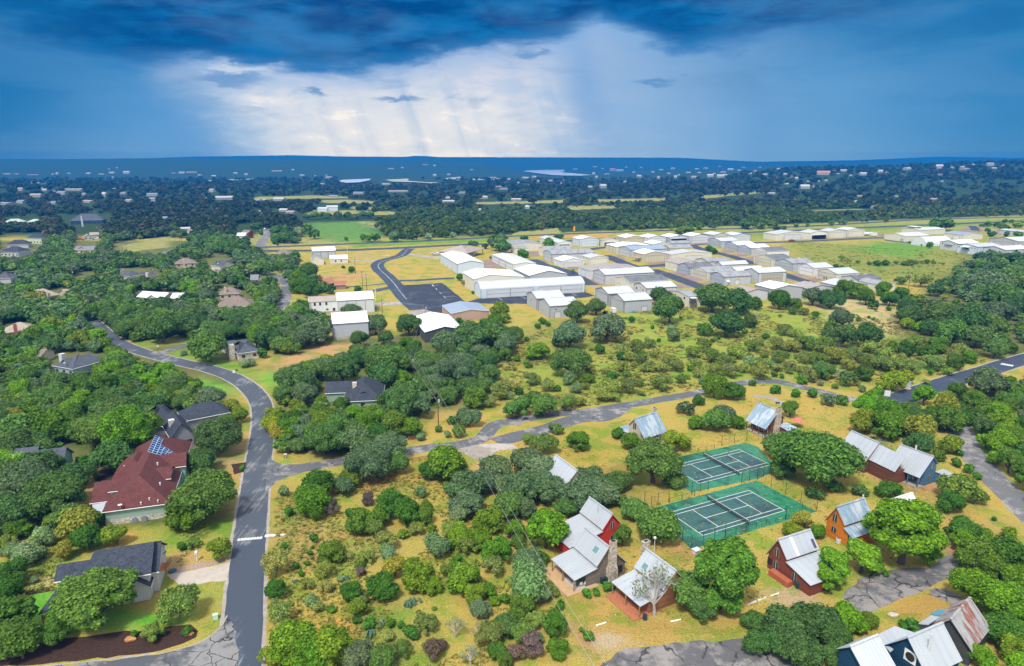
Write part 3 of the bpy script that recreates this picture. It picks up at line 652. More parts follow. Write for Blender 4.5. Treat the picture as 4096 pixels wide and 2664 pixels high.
def court(origin,slab,which,label):
    sheet('tennis_court_surround',slab,.03,M_OUT,rag=.12)
    loc=origin
    t=thing('tennis_court',label,'tennis court',(loc.x,loc.y,.034),cth,land=which)
    mb=MB(); mb.face([(0,0,0),(10.97,0,0),(10.97,23.77,0),(0,23.77,0)]); mb.build('playing_surface',M_IN,t)
    mb=MB(); w=.16
    def ln(x0,y0,x1,y1):
        dx,dy=x1-x0,y1-y0; l=math.hypot(dx,dy); nx,ny=-dy/l*w/2,dx/l*w/2
        mb.face([(x0-nx,y0-ny,.004),(x1-nx,y1-ny,.004),(x1+nx,y1+ny,.004),(x0+nx,y0+ny,.004)])
    for a in((0,0,10.97,0),(0,23.77,10.97,23.77)): ln(*a)
    for x in(0.08,1.37,9.6,10.89): ln(x,.08,x,23.69)
    for y in(5.485,18.285): ln(1.45,y,9.52,y)
    ln(5.485,5.57,5.485,18.2)
    mb.build('painted_line',plain('court_line_paint',(.60,.61,.60),.7,.3,1),t)
    ml=origin+ux*-.9+uy*11.885
    n=thing('tennis_net','dark green net strung across the '+which.replace('the ',''),'net',(ml.x,ml.y,.034),cth)
    for x in(0,12.8):
        MB().tube([(x,0,0),(x,0,1.12)],.07,8).build('net_post',M_GREENPOST,n)
    mb=MB(); N=90
    for k in range(N+1):
        x=12.8*k/N; mb.box((x,0,.5),(.035,.02,.94))
    for k in range(9): mb.box((6.4,.0,.06+.105*k),(12.8,.03,.026))
    mb.build('net_mesh',M_BLACKPOST,n)
    MB().box((6.4,0,1.0),(12.7,.05,.12)).build('net_tape',M_PAINT,n)
court(cA,[q('D1',*p) for p in((150,992),(1565,612),(2378,1030),(690,1540))],'the nearer tennis court','green tennis court nearer the cabins, wet dark along its far end')
fB=q('D1',800,655); fA=fB-ux*10.97
court(fA,[q('D1',*p) for p in((390,322),(860,225),(1420,104),(1600,165),(1860,480),(1575,590),(690,772),(560,690),(300,545))],'the farther tennis court','green tennis court farther from the cabins, below the tan stone cottage')
def fence(f,pts,h,step,label,m=M_GREENPOST,mesh=True,cat='fence',name='chain_link_fence'):
    P=[q(f,*p) for p in pts]; o=P[0]
    t=thing(name,label,cat,(o.x,o.y,0))
    mb=MB(); rl=MB()
    for a,b in zip(P[:-1],P[1:]):
        a=a-o; b=b-o; d=b-a; L=d.length; n=max(1,round(L/step)); u=d/L
        for k in range(n+(1 if b is P[-1]-o or (P[-1]-o-b).length<.01 else 0)):
            p=a+u*(L*k/n); MB().tube([(p.x,p.y,0),(p.x,p.y,h+.08)],.055,6).build('post',m,t)
        rl.tube([(a.x,a.y,h),(b.x,b.y,h)],.032,5,cap=False)
        if mesh:
            e=.5; c=max(1,int(L/e)); w=.008; s=u*w
            for k in range(c):
                p=a+u*(L*(k+.5)/c); mb.face([(p.x-s.x,p.y-s.y,.05),(p.x+s.x,p.y+s.y,.05),(p.x+s.x,p.y+s.y,h),(p.x-s.x,p.y-s.y,h)])
            for k in range(int(h/e)):
                z=.1+e*k; mb.face([(a.x,a.y,z),(b.x,b.y,z),(b.x,b.y,z+.015),(a.x,a.y,z+.015)])
    rl.build('rail',m,t)
    if mesh: mb.build('wire_mesh',m,t)
    return t
fence('D1',((150,992),(690,1540),(1145,1368)),3.1,3.6,'tall green chain-link fence round the near corner of the nearer court')
fence('D1',((1150,1366),(1955,1136)),1.15,2.7,'waist-high green chain-link fence along the nearer court beside the parked grass')
fence('D1',((1962,1134),(2378,1030),(1575,608)),3.1,4.0,'tall dark chain-link fence round the wet corner of the nearer court')
fence('D1',((1365,655),(1575,602),(1745,525)),3.1,3.2,'tall dark chain-link fence between the courts at their far right corner',M_BLACKPOST)
fence('D1',((590,742),(697,800),(915,745)),3.1,3.2,'tall green chain-link fence round the near left corner of the farther court')
fence('D1',((392,912),(735,822)),1.15,3.0,'waist-high dark chain-link fence joining the two courts beside the oak trunk',M_BLACKPOST)
fence('D1',((60,915),(240,948),(386,912)),3.0,3.4,'tall dark chain-link fence running from the court to the leaning oak',M_BLACKPOST)
fence('D1',((775,230),(1000,182)),1.1,3.0,'waist-high dark chain-link fence behind the farther court',M_BLACKPOST)
fence('D1',((1097,150),(1435,78),(1640,105)),3.0,4.0,'tall dark chain-link fence at the back of the farther court',M_BLACKPOST)
# ------------------------------------------------------------------ building kit
WHITE=(.64,.65,.66); PALEBLUE=(.52,.59,.65); GREY=(.38,.395,.42); LGREY=(.48,.49,.51); CREAM=(.52,.48,.38); BEIGE=(.46,.42,.31); BLUEGREY=(.41,.455,.52)
M_GLASS=plain('window_glass',(.025,.035,.045),.08,.1,1,.8)
M_TRIM=plain('dark_trim',(.09,.095,.105),.6,.1,1)
M_LTRIM=plain('pale_trim',(.62,.62,.60),.6,.1,1)
M_DARKIN=plain('dark_interior',(.02,.02,.022),.9,.1,1)
M_TIN=plain('tin',(.5,.52,.55),.4,.2,3,.5)
def rm(key,ax):
    C=dict(white=(.54,.55,.56),bright=(.78,.78,.78),grey=(.30,.31,.32),dark=(.14,.145,.155),blue=(.245,.31,.40),tan=(.33,.275,.225),pale=(.46,.48,.50),pink=(.34,.295,.265))[key]
    return ribbed('roof_'+key+'_'+'xy'[ax],C,1.0,.13,.45,.03,ax,.45,stain=(.085,.09,.095) if key=='dark' else ((.17,.175,.18) if key=='grey' else None),line=.10)
def wm(name,col,ax): return ribbed('wall_%s_%s'%(name,'xy'[ax]),col,.45,.07,.6,.02,ax,.3,line=.10)
WALLS=dict(white=WHITE,paleblue=PALEBLUE,grey=GREY,lgrey=LGREY,cream=CREAM,beige=BEIGE,bluegrey=BLUEGREY,pinkish=(.42,.28,.215),tanw=(.38,.33,.27),darkw=(.06,.065,.075),ivory=(.60,.57,.47))
AX=R(17.8)
def solve_u(p,d,z,U):
    lo,hi=0.0,140.0
    f=lambda t:prj(p.x+d.x*t,p.y+d.y*t,z)[0]
    s=1 if f(1)>f(0) else -1
    for _ in range(50):
        m=(lo+hi)/2
        if (f(m)-U)*s<0: lo=m
        else: hi=m
    return (lo+hi)/2
def pane(t,name,face,c0,c1,z0,z1,L,W,m,proud=.05,frame=None,x0=0,y0=0):
    "a panel on the x = x0 side ('L') or the y = y0 side ('R') between fractions c0, c1"
    mb=MB()
    if face=='L':
        a,b=sorted((W*c0,W*c1)); mb.box((x0-proud/2,(a+b)/2,(z0+z1)/2),(proud,b-a,z1-z0))
    elif face=='R':
        a,b=sorted((L*c0,L*c1)); mb.box(((a+b)/2,y0-proud/2,(z0+z1)/2),(b-a,proud,z1-z0))
    o=mb.build(name,m,t)
    if frame:
        fb=MB(); w=.16; p2=proud+.03
        for (aa,bb,zz0,zz1) in((a-w,a,z0,z1+w),(b,b+w,z0,z1+w),(a,b,z1,z1+w)):
            if face=='L': fb.box((x0-p2/2,(aa+bb)/2,(zz0+zz1)/2),(p2,bb-aa,zz1-zz0))
            else: fb.box(((aa+bb)/2,y0-p2/2,(zz0+zz1)/2),(bb-aa,p2,zz1-zz0))
        fb.build(name+'_frame',frame,o)
    return o
HANG={}
def hangar(key,label,f,uN,vT,uL,uR,h=5.8,g='R',roof='white',wall='white',rise=None,pk=.5,doors=(),wins=(),group='hangars at the airfield',name='hangar',cat='hangar',trim=None,ang=AX,vents=0,pipes=0,barrel=False,flat=False,W=None,L=None):
    p=q(f,uN,vT,h); a=Vector((math.cos(ang),math.sin(ang),0)); b=Vector((-a.y,a.x,0))
    U=lambda u:fp(f,u,0)[0]
    L=L or solve_u(p,a,h,U(uR)); W=W or solve_u(p,b,h,U(uL))
    t=thing(name,label,cat,(p.x,p.y,0),ang,group,land=None); HANG[key]=(t,L,W)
    LAND.append((key,p.x+a.x*L/2+b.x*W/2,p.y+a.y*L/2+b.y*W/2))
    span=W if g=='L' else L
    if rise is None: rise=.085*span+.35
    wc=WALLS[wall]; tm=trim or (M_TRIM if wall in('grey','lgrey','bluegrey','paleblue','darkw') else M_LTRIM)
    mb=MB(); rf=MB(); tr=MB(); e=.22; th=.14
    if barrel:
        n=10; prof=[(W*k/n,h+rise*math.sin(math.pi*k/n)) for k in range(n+1)]
        mb.prism([(0,0,0)]+[(0,0,h)]+[(0,y,z) for y,z in prof[1:-1]]+[(0,W,h),(0,W,0)],(L,0,0),0)
        for k in range(n):
            (y0,z0),(y1,z1)=prof[k],prof[k+1]
            rf.slab([(-e,y0,z0+.16),(L+e,y0,z0+.16),(L+e,y1,z1+.16),(-e,y1,z1+.16)],th)
    elif g=='L':
        k=pk*W; mb.prism([(0,0,0),(0,0,h),(0,k,h+rise),(0,W,h),(0,W,0)],(L,0,0))
        s1=rise/max(k,.1); s2=rise/max(W-k,.1)
        rf.slab([(-e,-e,h+.17-s1*e),(L+e,-e,h+.17-s1*e),(L+e,k,h+rise+.17),(-e,k,h+rise+.17)],th)
        rf.slab([(-e,k,h+rise+.17),(L+e,k,h+rise+.17),(L+e,W+e,h+.17-s2*e),(-e,W+e,h+.17-s2*e)],th)
        rf.box((L/2,k,h+rise+.2),(L+.4,.5,.1))
        tr.tube([(-e-.02,-e,h+.06-s1*e),(-e-.02,k,h+rise+.06),(-e-.02,W+e,h+.06-s2*e)],.11,4)
        tr.box((L/2,-e-.05,h+.06-s1*e),(L+.4,.14,.2))
    else:
        k=pk*L; mb.prism([(0,0,0),(L,0,0),(L,0,h),(k,0,h+rise),(0,0,h)],(0,W,0))
        s1=rise/max(k,.1); s2=rise/max(L-k,.1)
        rf.slab([(-e,-e,h+.17-s1*e),(k,-e,h+rise+.17),(k,W+e,h+rise+.17),(-e,W+e,h+.17-s1*e)],th)
        rf.slab([(k,-e,h+rise+.17),(L+e,-e,h+.17-s2*e),(L+e,W+e,h+.17-s2*e),(k,W+e,h+rise+.17)],th)
        rf.box((k,W/2,h+rise+.2),(.5,W+.4,.1))
        tr.tube([(-e,-e-.02,h+.06-s1*e),(k,-e-.02,h+rise+.06),(L+e,-e-.02,h+.06-s2*e)],.11,4)
        tr.box((-e-.05,W/2,h+.06-s1*e),(.14,W+.4,.2))
    for x,y in((-.03,-.03),(L+.03,-.03),(-.03,W+.03)): tr.box((x,y,h/2),(.16,.16,h))
    two=[wm(wall,wc,0),wm(wall,wc,1)]
    mb.mi=[]                                   # sides facing along x take the material ribbed along y
    for fc in mb.f:
        n=(Vector(mb.v[fc[1]])-Vector(mb.v[fc[0]])).cross(Vector(mb.v[fc[2]])-Vector(mb.v[fc[1]])); mb.mi.append(1 if abs(n.x)>abs(n.y) else 0)
    w=mb.build('wall',two,t); rf.build('roof',rm(roof,0 if (g=='L' or barrel) else 1),t); tr.build('trim',tm,t)
    for d in doors:
        face,c0,c1,hz=d[:4]; st=d[4] if len(d)>4 else 'panel'; span2=W if face=='L' else L
        col=d[5] if len(d)>5 else wall
        dm=ribbed('door_'+col,tuple(min(.8,k*1.04) for k in WALLS[col]),2.4,.05,.5,.02,1 if face=='L' else 0,.4,line=.2)
        if st=='open':
            a0,b0=span2*c0,span2*c1
            pane(t,'door_opening',face,c0,c1,.05,hz,L,W,M_DARKIN,.06)
            ab=MB()
            if face=='R': ab.slab([(a0,-.1,hz),(b0,-.1,hz),(b0,-4.2,hz+.7),(a0,-4.2,hz+.7)],.2)
            else: ab.slab([(-.1,b0,hz),(-.1,a0,hz),(-4.2,a0,hz+.7),(-4.2,b0,hz+.7)],.2)
            ab.build('lifted_door',rm('white',0),t)
        else:
            dd=pane(t,'door',face,c0,c1,.08,hz,L,W,dm,.06,frame=M_TRIM)
            if st=='split':
                nb=MB(); a0,b0=span2*c0,span2*c1
                zz=hz*.5
                if face=='R': nb.box(((a0+b0)/2,-.09,zz),(b0-a0,.05,.12))
                else: nb.box((-.09,(a0+b0)/2,zz),(.05,b0-a0,.12))
                nb.build('door_seam',M_TRIM,dd)
    for wd in wins:
        face,c,z,ww,hh=wd; span2=W if face=='L' else L; dc=ww/2/span2
        pane(t,'window',face,c-dc,c+dc,z-hh/2,z+hh/2,L,W,M_GLASS,.06,frame=M_LTRIM)
    for k in range(vents):
        x,y=((pk*L*.92,W*(.2+.18*k)) if g=='R' else (L*(.2+.2*k),pk*W*.92)); z=h+rise*.92+.2
        MB().lathe([(.35,0),(.35,.5),(.6,.55),(.6,.85),(.15,1.1)],(x,y,z),10).build('roof_vent',M_TIN,t)
    for k in range(pipes):
        if g=='L': MB().box((L*(.3+.35*k),pk*W,h+rise+.42),(2.4,.55,.3)).build('ridge_vent',M_LTRIM,t)
        else: MB().box((pk*L,W*(.25+.35*k),h+rise+.42),(.55,2.4,.3)).build('ridge_vent',M_LTRIM,t)
    return t
# ------------------------------------------------------------------ the airfield buildings
H=hangar
PL=('L',.08,.92,4.9,'split'); PR=('R',.08,.92,4.7,'split')
H('the pale blue hangar','long pale blue hangar with white roof beside the golden field','D2',532,525,330,853,6.8,'R','bright','paleblue',2.0,vents=4,wins=(('L',.3,1.2,.9,2.1),('L',.55,1.2,.9,2.1),('L',.8,1.2,.9,2.1)))
H('the long white hangar','long low white hangar with a pale roof, behind the pale blue hangar','D2',1207,527,948,1468,5.6,'R','white','white',1.0,doors=(('L',.05,.34,4.2,'split'),('L',.36,.65,4.2,'split'),('L',.67,.96,4.2,'split')))
H('the wide grey hangar','wide grey hangar with big white roof and plain gable, behind the barrel-roofed hangar','D2',1390,665,1212,1843,7.2,'R','bright','grey',2.6,wins=(('R',.5,5.2,.7,1.1),))
H('the cream hangar with roof vents','cream hangar with four turbine vents on its white roof, beside the orange tree','D2',733,705,600,1325,8.2,'R','bright','ivory',2.2,pk=.3,vents=4)
H('the barrel-roofed hangar','very long hangar with rounded grey roof and big white doors facing the dark apron','D2',815,825,737,2050,5.4,'R','pale','paleblue',3.2,barrel=True,doors=(('R',.055,.27,4.6,'split','white'),('R',.275,.49,4.6,'split','white'),('R',.55,.76,4.6,'split','white'),('R',.765,.97,4.6,'split','white')))
H('the pink hangar','salmon pink hangar with light blue roof below the dark parking lot','D2',465,1115,357,915,4.0,'R','blue','pinkish',1.5)
H('the front grey twin','grey metal hangar with white garage door, nearer of the twins by the apron','D2',1637,1028,1503,1985,6.1,'L','pale','grey',2.4,doors=(('R',.16,.36,2.9,'panel','white'),),wins=(('R',.2,4.6,.8,.7),('L',.3,4.6,.5,.8)),pipes=1)
H('the rear grey twin','grey metal hangar with small square window, farther of the twins by the apron','D2',1480,937,1362,1810,6.1,'L','pale','grey',2.4,wins=(('L',.55,4.2,1.0,1.3),),pipes=1)
H('the flat grey-roofed hangar','cream hangar with broad grey roof just behind the big oak','D2',1180,292,1085,1535,6.2,'R','grey','ivory',1.6,vents=2)
H('the cream lean-to','low cream annexe with grey roof in front of the broad grey-roofed hangar','D2',1215,335,1170,1368,4.6,'L','grey','ivory',.6,name='annexe',cat='annexe')
H('the awning-door hangar','pale hangar with lifted white door half hidden by a round tree','D2',1735,272,1515,1890,5.0,'R','pale','ivory',1.6,doors=(('R',.1,.85,3.4,'open'),))
H('the bluish hangar','bluish white hangar with bright roof and double door, nearest the windsock strip','D2',1990,232,1903,2220,6.6,'R','bright','paleblue',1.9,doors=(PR,))
H('the tan-roofed open hangar','small beige hangar with tan roof and lifted door next to the bluish hangar','D3',185,245,140,372,5.4,'R','tan','ivory',1.7,doors=(('R',.1,.85,3.6,'open'),))
H('the beige gable hangar','beige hangar with white roof, first in the row along the red earth bank','D3',452,212,347,680,5.8,'R','bright','beige',1.8,doors=(('R',.06,.94,4.6,'panel','beige'),))
H('the second bank hangar','white-roofed bluish hangar, second in the row along the red earth bank','D3',720,212,610,937,5.8,'R','bright','paleblue',1.8,doors=(PR,))
H('the third bank hangar','bluish hangar with lifted door and blue gable badge, third along the red earth bank','D3',980,207,865,1197,5.8,'R','bright','bluegrey',1.8,doors=(('R',.08,.92,4.4,'open'),),wins=(('R',.5,6.3,.8,1.0),))
H('the fourth bank hangar','tall white hangar with bright roof and white doors, fourth along the red earth bank','D3',1240,195,1122,1448,6.6,'R','bright','paleblue',1.9,doors=(('R',.06,.94,5.0,'split','white'),))
H('the taupe-door hangar','pale hangar with taupe door, next to last in the row by the taxiway','D3',1497,180,1367,1698,6.2,'R','white','lgrey',1.8,doors=(('R',.06,.94,5.0,'panel','beige'),))
H('the end bank hangar','white hangar at the taxiway end of the back row, with grey gable','D3',1742,185,1612,1943,6.2,'R','white','paleblue',1.8,doors=(('R',.05,.95,5.0,'split','white'),))
H('the long white-roofed hangar','cream three-bay hangar with very bright wide roof in the second row','D3',345,320,220,760,6.0,'R','bright','ivory',1.6,doors=(('L',.04,.32,5.2),('L',.35,.64,5.2),('L',.67,.96,5.2)))
H('the slate-roofed long hangar','long grey hangar with blue-grey roof in the second row, before the small white gable','D3',518,360,378,950,5.9,'L','blue','lgrey',2.1,doors=(PL,))
H('the small white gable','small hangar with bright white roof wedged between grey roofs in the second row','D3',780,290,665,985,5.2,'R','bright','ivory',1.7)
H('the long cream-walled hangar','long hangar with cream gable and grey roof, behind the hangar with the grey side door','D2',1600,362,1503,1927,6.0,'L','grey','ivory',2.2)
H('the skylight-roofed hangar','long grey hangar with two pale roof panels and a grey side door','D2',1662,410,1560,2165,6.0,'L','grey','lgrey',2.3,doors=(PL,))
H('the little white hangar','small pure white hangar with steep gable and white door, beside the skylight-roofed hangar','D2',1780,492,1685,2040,4.5,'R','bright','white',2.1,doors=(('R',.05,.95,3.4,'panel','white'),))
H('the cream gable-door hangar','cream hangar with pale roof and ivory door, next to the little white hangar','D2',2110,452,2015,2330,5.2,'R','pale','ivory',1.6,doors=(('R',.06,.94,4.2,'panel','ivory'),),wins=(('L',.4,4.0,1.2,.7),('L',.75,4.0,1.2,.7)))
H('the broad pink-grey roof','low cream hangar with very broad streaked pink-grey roof by the red bush','D2',2112,602,1978,2705,5.6,'R','pink','white',1.7,doors=(('L',.4,.72,4.4,'panel','white'),),vents=1)
H('the long corrugated hangar','long grey hangar with two-tone corrugated roof and grey side door by the pink apron','D3',210,655,68,798,6.2,'L','pale','lgrey',2.4,doors=(PL,))
H('the dark grey back roof','hangar with plain grey roof right behind the small white gable','D3',1010,280,925,1225,5.4,'L','grey','lgrey',1.6)
H('the beige louvred hangar','beige hangar with grey roof and one louvred window by the yellow bush','D3',985,335,880,1250,5.4,'L','grey','beige',1.8,wins=(('L',.5,3.4,1.6,1.0),))
H('the beige hangar with the deck','beige hangar with white roof and small wooden deck on its side','D3',665,407,540,930,6.4,'R','bright','beige',2.0,doors=(('R',.05,.95,4.8,'panel','beige'),('L',.45,.85,2.6,'panel','white')))
H('the cream wide-door hangar','cream hangar with pale roof and wide white door beside the wooden deck','D3',1000,412,890,1480,5.4,'R','pale','ivory',1.9,doors=(('R',.36,.76,3.8,'panel','white'),),vents=1)
H('the mast hangar','cream hangar with pinkish roof and a thin antenna mast at its corner','D3',1085,520,932,1355,6.0,'R','pink','ivory',1.9,doors=(('L',.12,.38,2.5,'panel','white'),),wins=())
H('the charcoal-roofed hangar','blue-grey hangar with charcoal roof next to the antenna mast','D3',1215,568,1075,1510,5.4,'L','dark','bluegrey',2.0,doors=(PL,),pipes=2)
H('the ivory-door hangar','ivory hangar with streaked grey roof facing the pink gravel aprons','D3',1435,622,1248,1740,5.6,'L','grey','ivory',2.1,doors=(PL,))
H('the orange-patched hangar','blue-grey hangar with three orange patches and a white porch on its side','D3',1632,680,1465,1950,5.3,'L','grey','bluegrey',2.0,doors=(PL,('R',.4,.56,2.9,'panel','white')))
H('the split-roof hangar','low hangar whose grey roof has a dark notch, behind the charcoal-roofed hangar','D3',1435,497,1290,1700,4.8,'L','grey','lgrey',1.5)
H('the streaky-roofed hangar','hangar with patchy silver roof behind the ivory-door hangar','D3',1600,537,1520,1915,5.2,'L','pale','lgrey',1.9)
H('the gable-window hangar','white hangar with bright roof and little round gable windows','D3',1785,610,1675,2110,5.6,'L','white','white',2.0,wins=(('L',.4,5.8,.6,.6),('L',.6,5.8,.6,.6)))
H('the tall grey hangar','tall grey hangar with pale roof, its big taupe door facing the wide white roof','D3',2040,633,1865,2370,6.6,'L','pale','lgrey',2.1,doors=(('R',.12,.86,5.2,'split','tanw'),))
H('the wide white roof','wide grey hangar with brilliant white roof just above the oaks','D4',485,1012,238,890,6.4,'R','bright','grey',1.9)
H('the low tan roof','low hangar with dull tan roof peeping over the biggest oak','D3',1890,862,1715,2150,5.0,'R','tan','lgrey',1.6)
H('the front pair hangar','grey hangar with white garage door and kayak beside it, above the meadow','D3',440,965,277,770,6.2,'L','pale','grey',2.3,doors=(('L',.06,.94,5.2),('R',.63,.83,2.6,'panel','white')))
H('the rear pair hangar','grey hangar with tall side door, close behind the hangar with the kayak','D3',248,880,98,560,6.4,'L','pale','grey',2.3,doors=(('L',.06,.94,5.4),))
H('the beige dark-roofed hangar','long beige hangar with dark streaked roof and narrow white door','D3',505,740,338,965,5.8,'L','dark','ivory',2.0,doors=(('L',.72,.86,2.5,'panel','white'),))
H('the windowed grey hangar','grey hangar with domestic windows in its gable, behind the leafy oaks','D3',706,815,555,1065,5.6,'L','pale','lgrey',2.1,wins=(('L',.28,4.0,1.1,1.5),('L',.78,3.9,1.5,1.6),('L',.45,4.8,.7,.8)))
H('the balcony building','cream two-storey building with grey roof and a railed balcony between the oaks','D3',1208,905,990,1345,6.2,'L','grey','ivory',.9,wins=(('L',.22,4.4,1.6,1.4),('L',.7,4.6,.8,.8)))
H('the end row hangar','blue-grey hangar with divided door, first in the right-hand row by the yellow bush','D3',1592,255,1437,1805,5.9,'L','pale','bluegrey',2.0,doors=(PL,))
H('the bright row hangar','blue-grey hangar with bright white roof, second in the right-hand row','D3',1790,303,1635,2010,5.7,'L','bright','bluegrey',2.0,doors=(PL,))
H('the windowed-door hangar','hangar with a row of door windows and bright roof, third in the right-hand row','D3',1945,335,1795,2178,5.8,'L','bright','bluegrey',2.0,doors=(PL,))
H('the patchy-roofed hangar','white-sided hangar with patchy charcoal roof, fourth in the right-hand row','D4',408,495,208,705,5.4,'L','dark','white',2.0,doors=(('L',.06,.94,4.6,'split','lgrey'),))
H('the ivory row hangar','ivory hangar with dark roof and tall ivory door, fifth in the right-hand row','D4',480,605,230,760,5.9,'L','dark','ivory',2.0,doors=(PL,),pipes=2)
H('the two-orange-patch hangar','blue-grey hangar with two orange patches under its streaked roof','D4',755,662,522,1045,5.7,'L','grey','bluegrey',2.1,doors=(PL,),pipes=2)
H('the white-door row hangar','white hangar with white door and pale roof facing the red gravel apron','D4',1045,720,838,1300,5.9,'L','pale','white',2.1,doors=(('L',.06,.94,4.9,'split','white'),))
H('the cream row hangar','cream hangar with two wall grilles, next to last in the right-hand row','D4',1365,802,1085,1652,5.7,'L','pale','ivory',2.1,doors=(PL,))
H('the last row hangar','low cream hangar with charcoal roof at the near end of the right-hand row','D4',1640,882,1420,1950,4.4,'L','dark','lgrey',1.7,pipes=2)
H('the ribbed tin shed','small shed with ribbed tin roof above the bushes at the meadow edge','D4',1930,948,1640,2140,4.0,'R','grey','ivory',1.5,name='shed',cat='shed')
H('the light blue hangar','hangar with light blue walls and pale roof behind the dark bushes','D4',1370,967,1130,1760,5.2,'R','pale','paleblue',1.8,vents=1)
H('the dull grey-roofed hangar','hangar with dull grey roof and two roof hatches beside the wide white roof','D4',955,1007,725,1320,5.4,'R','pink','lgrey',1.8,pipes=2)
H('the long ivory hangar','long ivory hangar with white centre door on the far side of the grass field','D4',520,262,358,980,6.2,'R','pale','ivory',2.2,doors=(('R',.26,.74,5.2,'panel','white'),('R',.2,.24,2.4,'panel','white'),('R',.77,.81,2.4,'panel','white')))
H('the open-door hangar','ivory hangar with its door lifted open onto the dark inside, across the grass field','D4',985,245,840,1222,6.4,'R','pale','ivory',2.0,doors=(('R',.14,.94,4.0,'open'),))
H('the ivory gable hangar','ivory hangar with closed door between the open hangar and the end hangar','D4',1250,225,1110,1480,6.8,'R','pale','ivory',1.9,doors=(('R',.06,.94,5.4,'panel','ivory'),))
H('the tank-side hangar','ivory hangar at the end of its row, next to the white tank','D4',1500,205,1340,1730,7.2,'R','white','ivory',1.7,doors=(('R',.06,.94,5.6,'panel','ivory'),))
H('the grey-plinth hangar','pale hangar with grey plinth and low blue door at the field corner','D5',490,340,160,870,6.6,'L','white','ivory',2.0,doors=(('L',.1,.22,3.6,'panel','bluegrey'),))
H('the clerestory hangar','long white hangar with a raised glazed box on its roof, under the spreading oak','D5',720,240,435,1125,5.4,'L','white','ivory',1.3)
H('the low beige hangar','low beige hangar with grey-blue roof behind the rounded white hangar','D5',1415,318,1110,1725,5.0,'R','blue','ivory',1.5,doors=(('L',.2,.5,3.4,'panel','white'),))
H('the white-roofed field hangar','white hangar with bright roof and a dark ledge on its gable, facing the field','D5',1330,460,1045,1668,6.4,'L','bright','lgrey',2.2,wins=(('L',.2,5.6,.9,1.2),('L',.85,5.2,.9,1.2)))
H('the awning-balcony hangar','white hangar with an awning over a balcony and small windows, facing the field','D5',1640,512,1320,2030,6.6,'L','pale','paleblue',1.6,wins=(('L',.12,5.2,.8,1.1),('L',.27,5.2,.8,1.1),('L',.9,5.0,.8,1.1),('L',.12,3,.8,.5)))
H('the many-windowed hangar','cream hangar with six dark windows in its gable at the field edge','D5',2085,562,1735,2500,6.4,'L','white','lgrey',2.1,wins=(('L',.25,4.6,1.2,1.3),('L',.52,4.9,1.2,1.3),('L',.2,1.6,.9,.9),('L',.4,1.6,.9,.9),('L',.58,1.8,.9,.9),('L',.88,1.6,.9,.9)))
H('the grey-gabled hangar','big grey hangar with a dark slot across its gable at the far right','D5',2300,425,1830,2600,6.6,'L','white','grey',2.3,doors=(('L',.16,.84,4.6,'panel','grey'),))
H('the long low blue shed','long low blue-grey shed with pale roof beyond the curving track','D5',2480,282,1990,3000,4.4,'R','pale','bluegrey',1.0,name='shed',cat='shed',L=14)
# buildings west of the airport road
H('the grey farm hangar','grey three-bay hangar with white roof beside the taxiway','R2',718,210,704,873,6.0,'L','bright','lgrey',2.2,doors=(('R',.03,.34,5.0),('R',.36,.66,5.0),('R',.68,.97,5.0)),group='buildings along the airport road',W=17)
H('the white cottage','low cream cottage with bright white roof and two small windows','R2',838,262,832,955,3.4,'L','bright','ivory',2.2,wins=(('R',.3,1.7,1.2,1.2),('R',.62,1.7,1.2,1.2)),group='buildings along the airport road',name='house',cat='house',W=10)
H('the cream barn','cream barn with grey metal roof and pointed gable beside the white cottage','R2',714,268,662,792,4.0,'R','grey','ivory',3.2,pk=.38,group='buildings along the airport road',name='barn',cat='barn',W=14)
H('the white house hangar','long white hangar with white roof and four tall bays, joined to a two-storey house','R2',886,540,880,1130,7.2,'L','bright','white',2.6,doors=(('R',.01,.25,6.6),('R',.26,.5,6.6),('R',.51,.75,6.6),('R',.76,.99,6.6)),group='buildings along the airport road',W=15)
H('the two-storey white house','two-storey white house with tan roof and stone corner, beside the worn lane','R2',697,548,690,886,6.4,'L','tan','white',1.6,wins=(('R',.19,5.0,1.0,1.7),('R',.38,5.0,1.0,1.7),('R',.6,5.0,1.0,1.7),('R',.19,1.5,.9,2.0),('R',.86,1.5,1.3,2.0),('R',.62,1.9,1.2,.8)),group='buildings along the airport road',name='house',cat='house',W=11)
H('the tall grey hangar with stone base','tall grey hangar with white roof and stone base above bare earth','B2',679,514,668,992,7.2,'L','bright','grey',3.4,group='buildings along the airport road',W=14)
H('the black-walled hangar','broad low hangar with white roof and black walls among the trees','B2',1495,588,1385,1840,4.6,'R','bright','darkw',1.9,group='buildings along the airport road')
def at_local(t,L): return t.matrix_basis@Vector(L)
# stone base of the tall grey hangar, and other pieces on their hangars
t,L,W=HANG['the tall grey hangar with stone base']; MB().box((L/2,-.12,.6),(L+.2,.22,1.2)).build('stone_base',rubble('field_stone'),t)
t,L,W=HANG['the two-storey white house']; MB().box((.3,-.2,3.1),(.7,.5,6.2)).build('stone_pier',rubble('field_stone'),t)
MB().box((L*.6,-.1,.45),(L*.75,.2,.9)).build('stone_base',rubble('field_stone'),t)
t,L,W=HANG['the beige hangar with the deck']
d=MB(); d.box((-1.6,W*.45,3.0),(3.0,W*.55,.2)); d.build('deck',plain('raw_wood',(.45,.30,.16),.85,.2,2),t)
for y in(.22,.45,.68): MB().box((-2.9,W*y,1.5),(.15,.15,2.9)).build('deck_post',plain('raw_wood',(.45,.30,.16),.85,.2,2),t)
t,L,W=HANG['the balcony building']
d=MB(); d.box((1.8,-1.3,2.9),(3.4,2.4,.18)); d.build('balcony',M_TRIM,t)
d=MB()
for x in(.1,3.5):
    for z0 in(0,): d.tube([(x,-2.4,0),(x,-2.4,5.4)],.07,5)
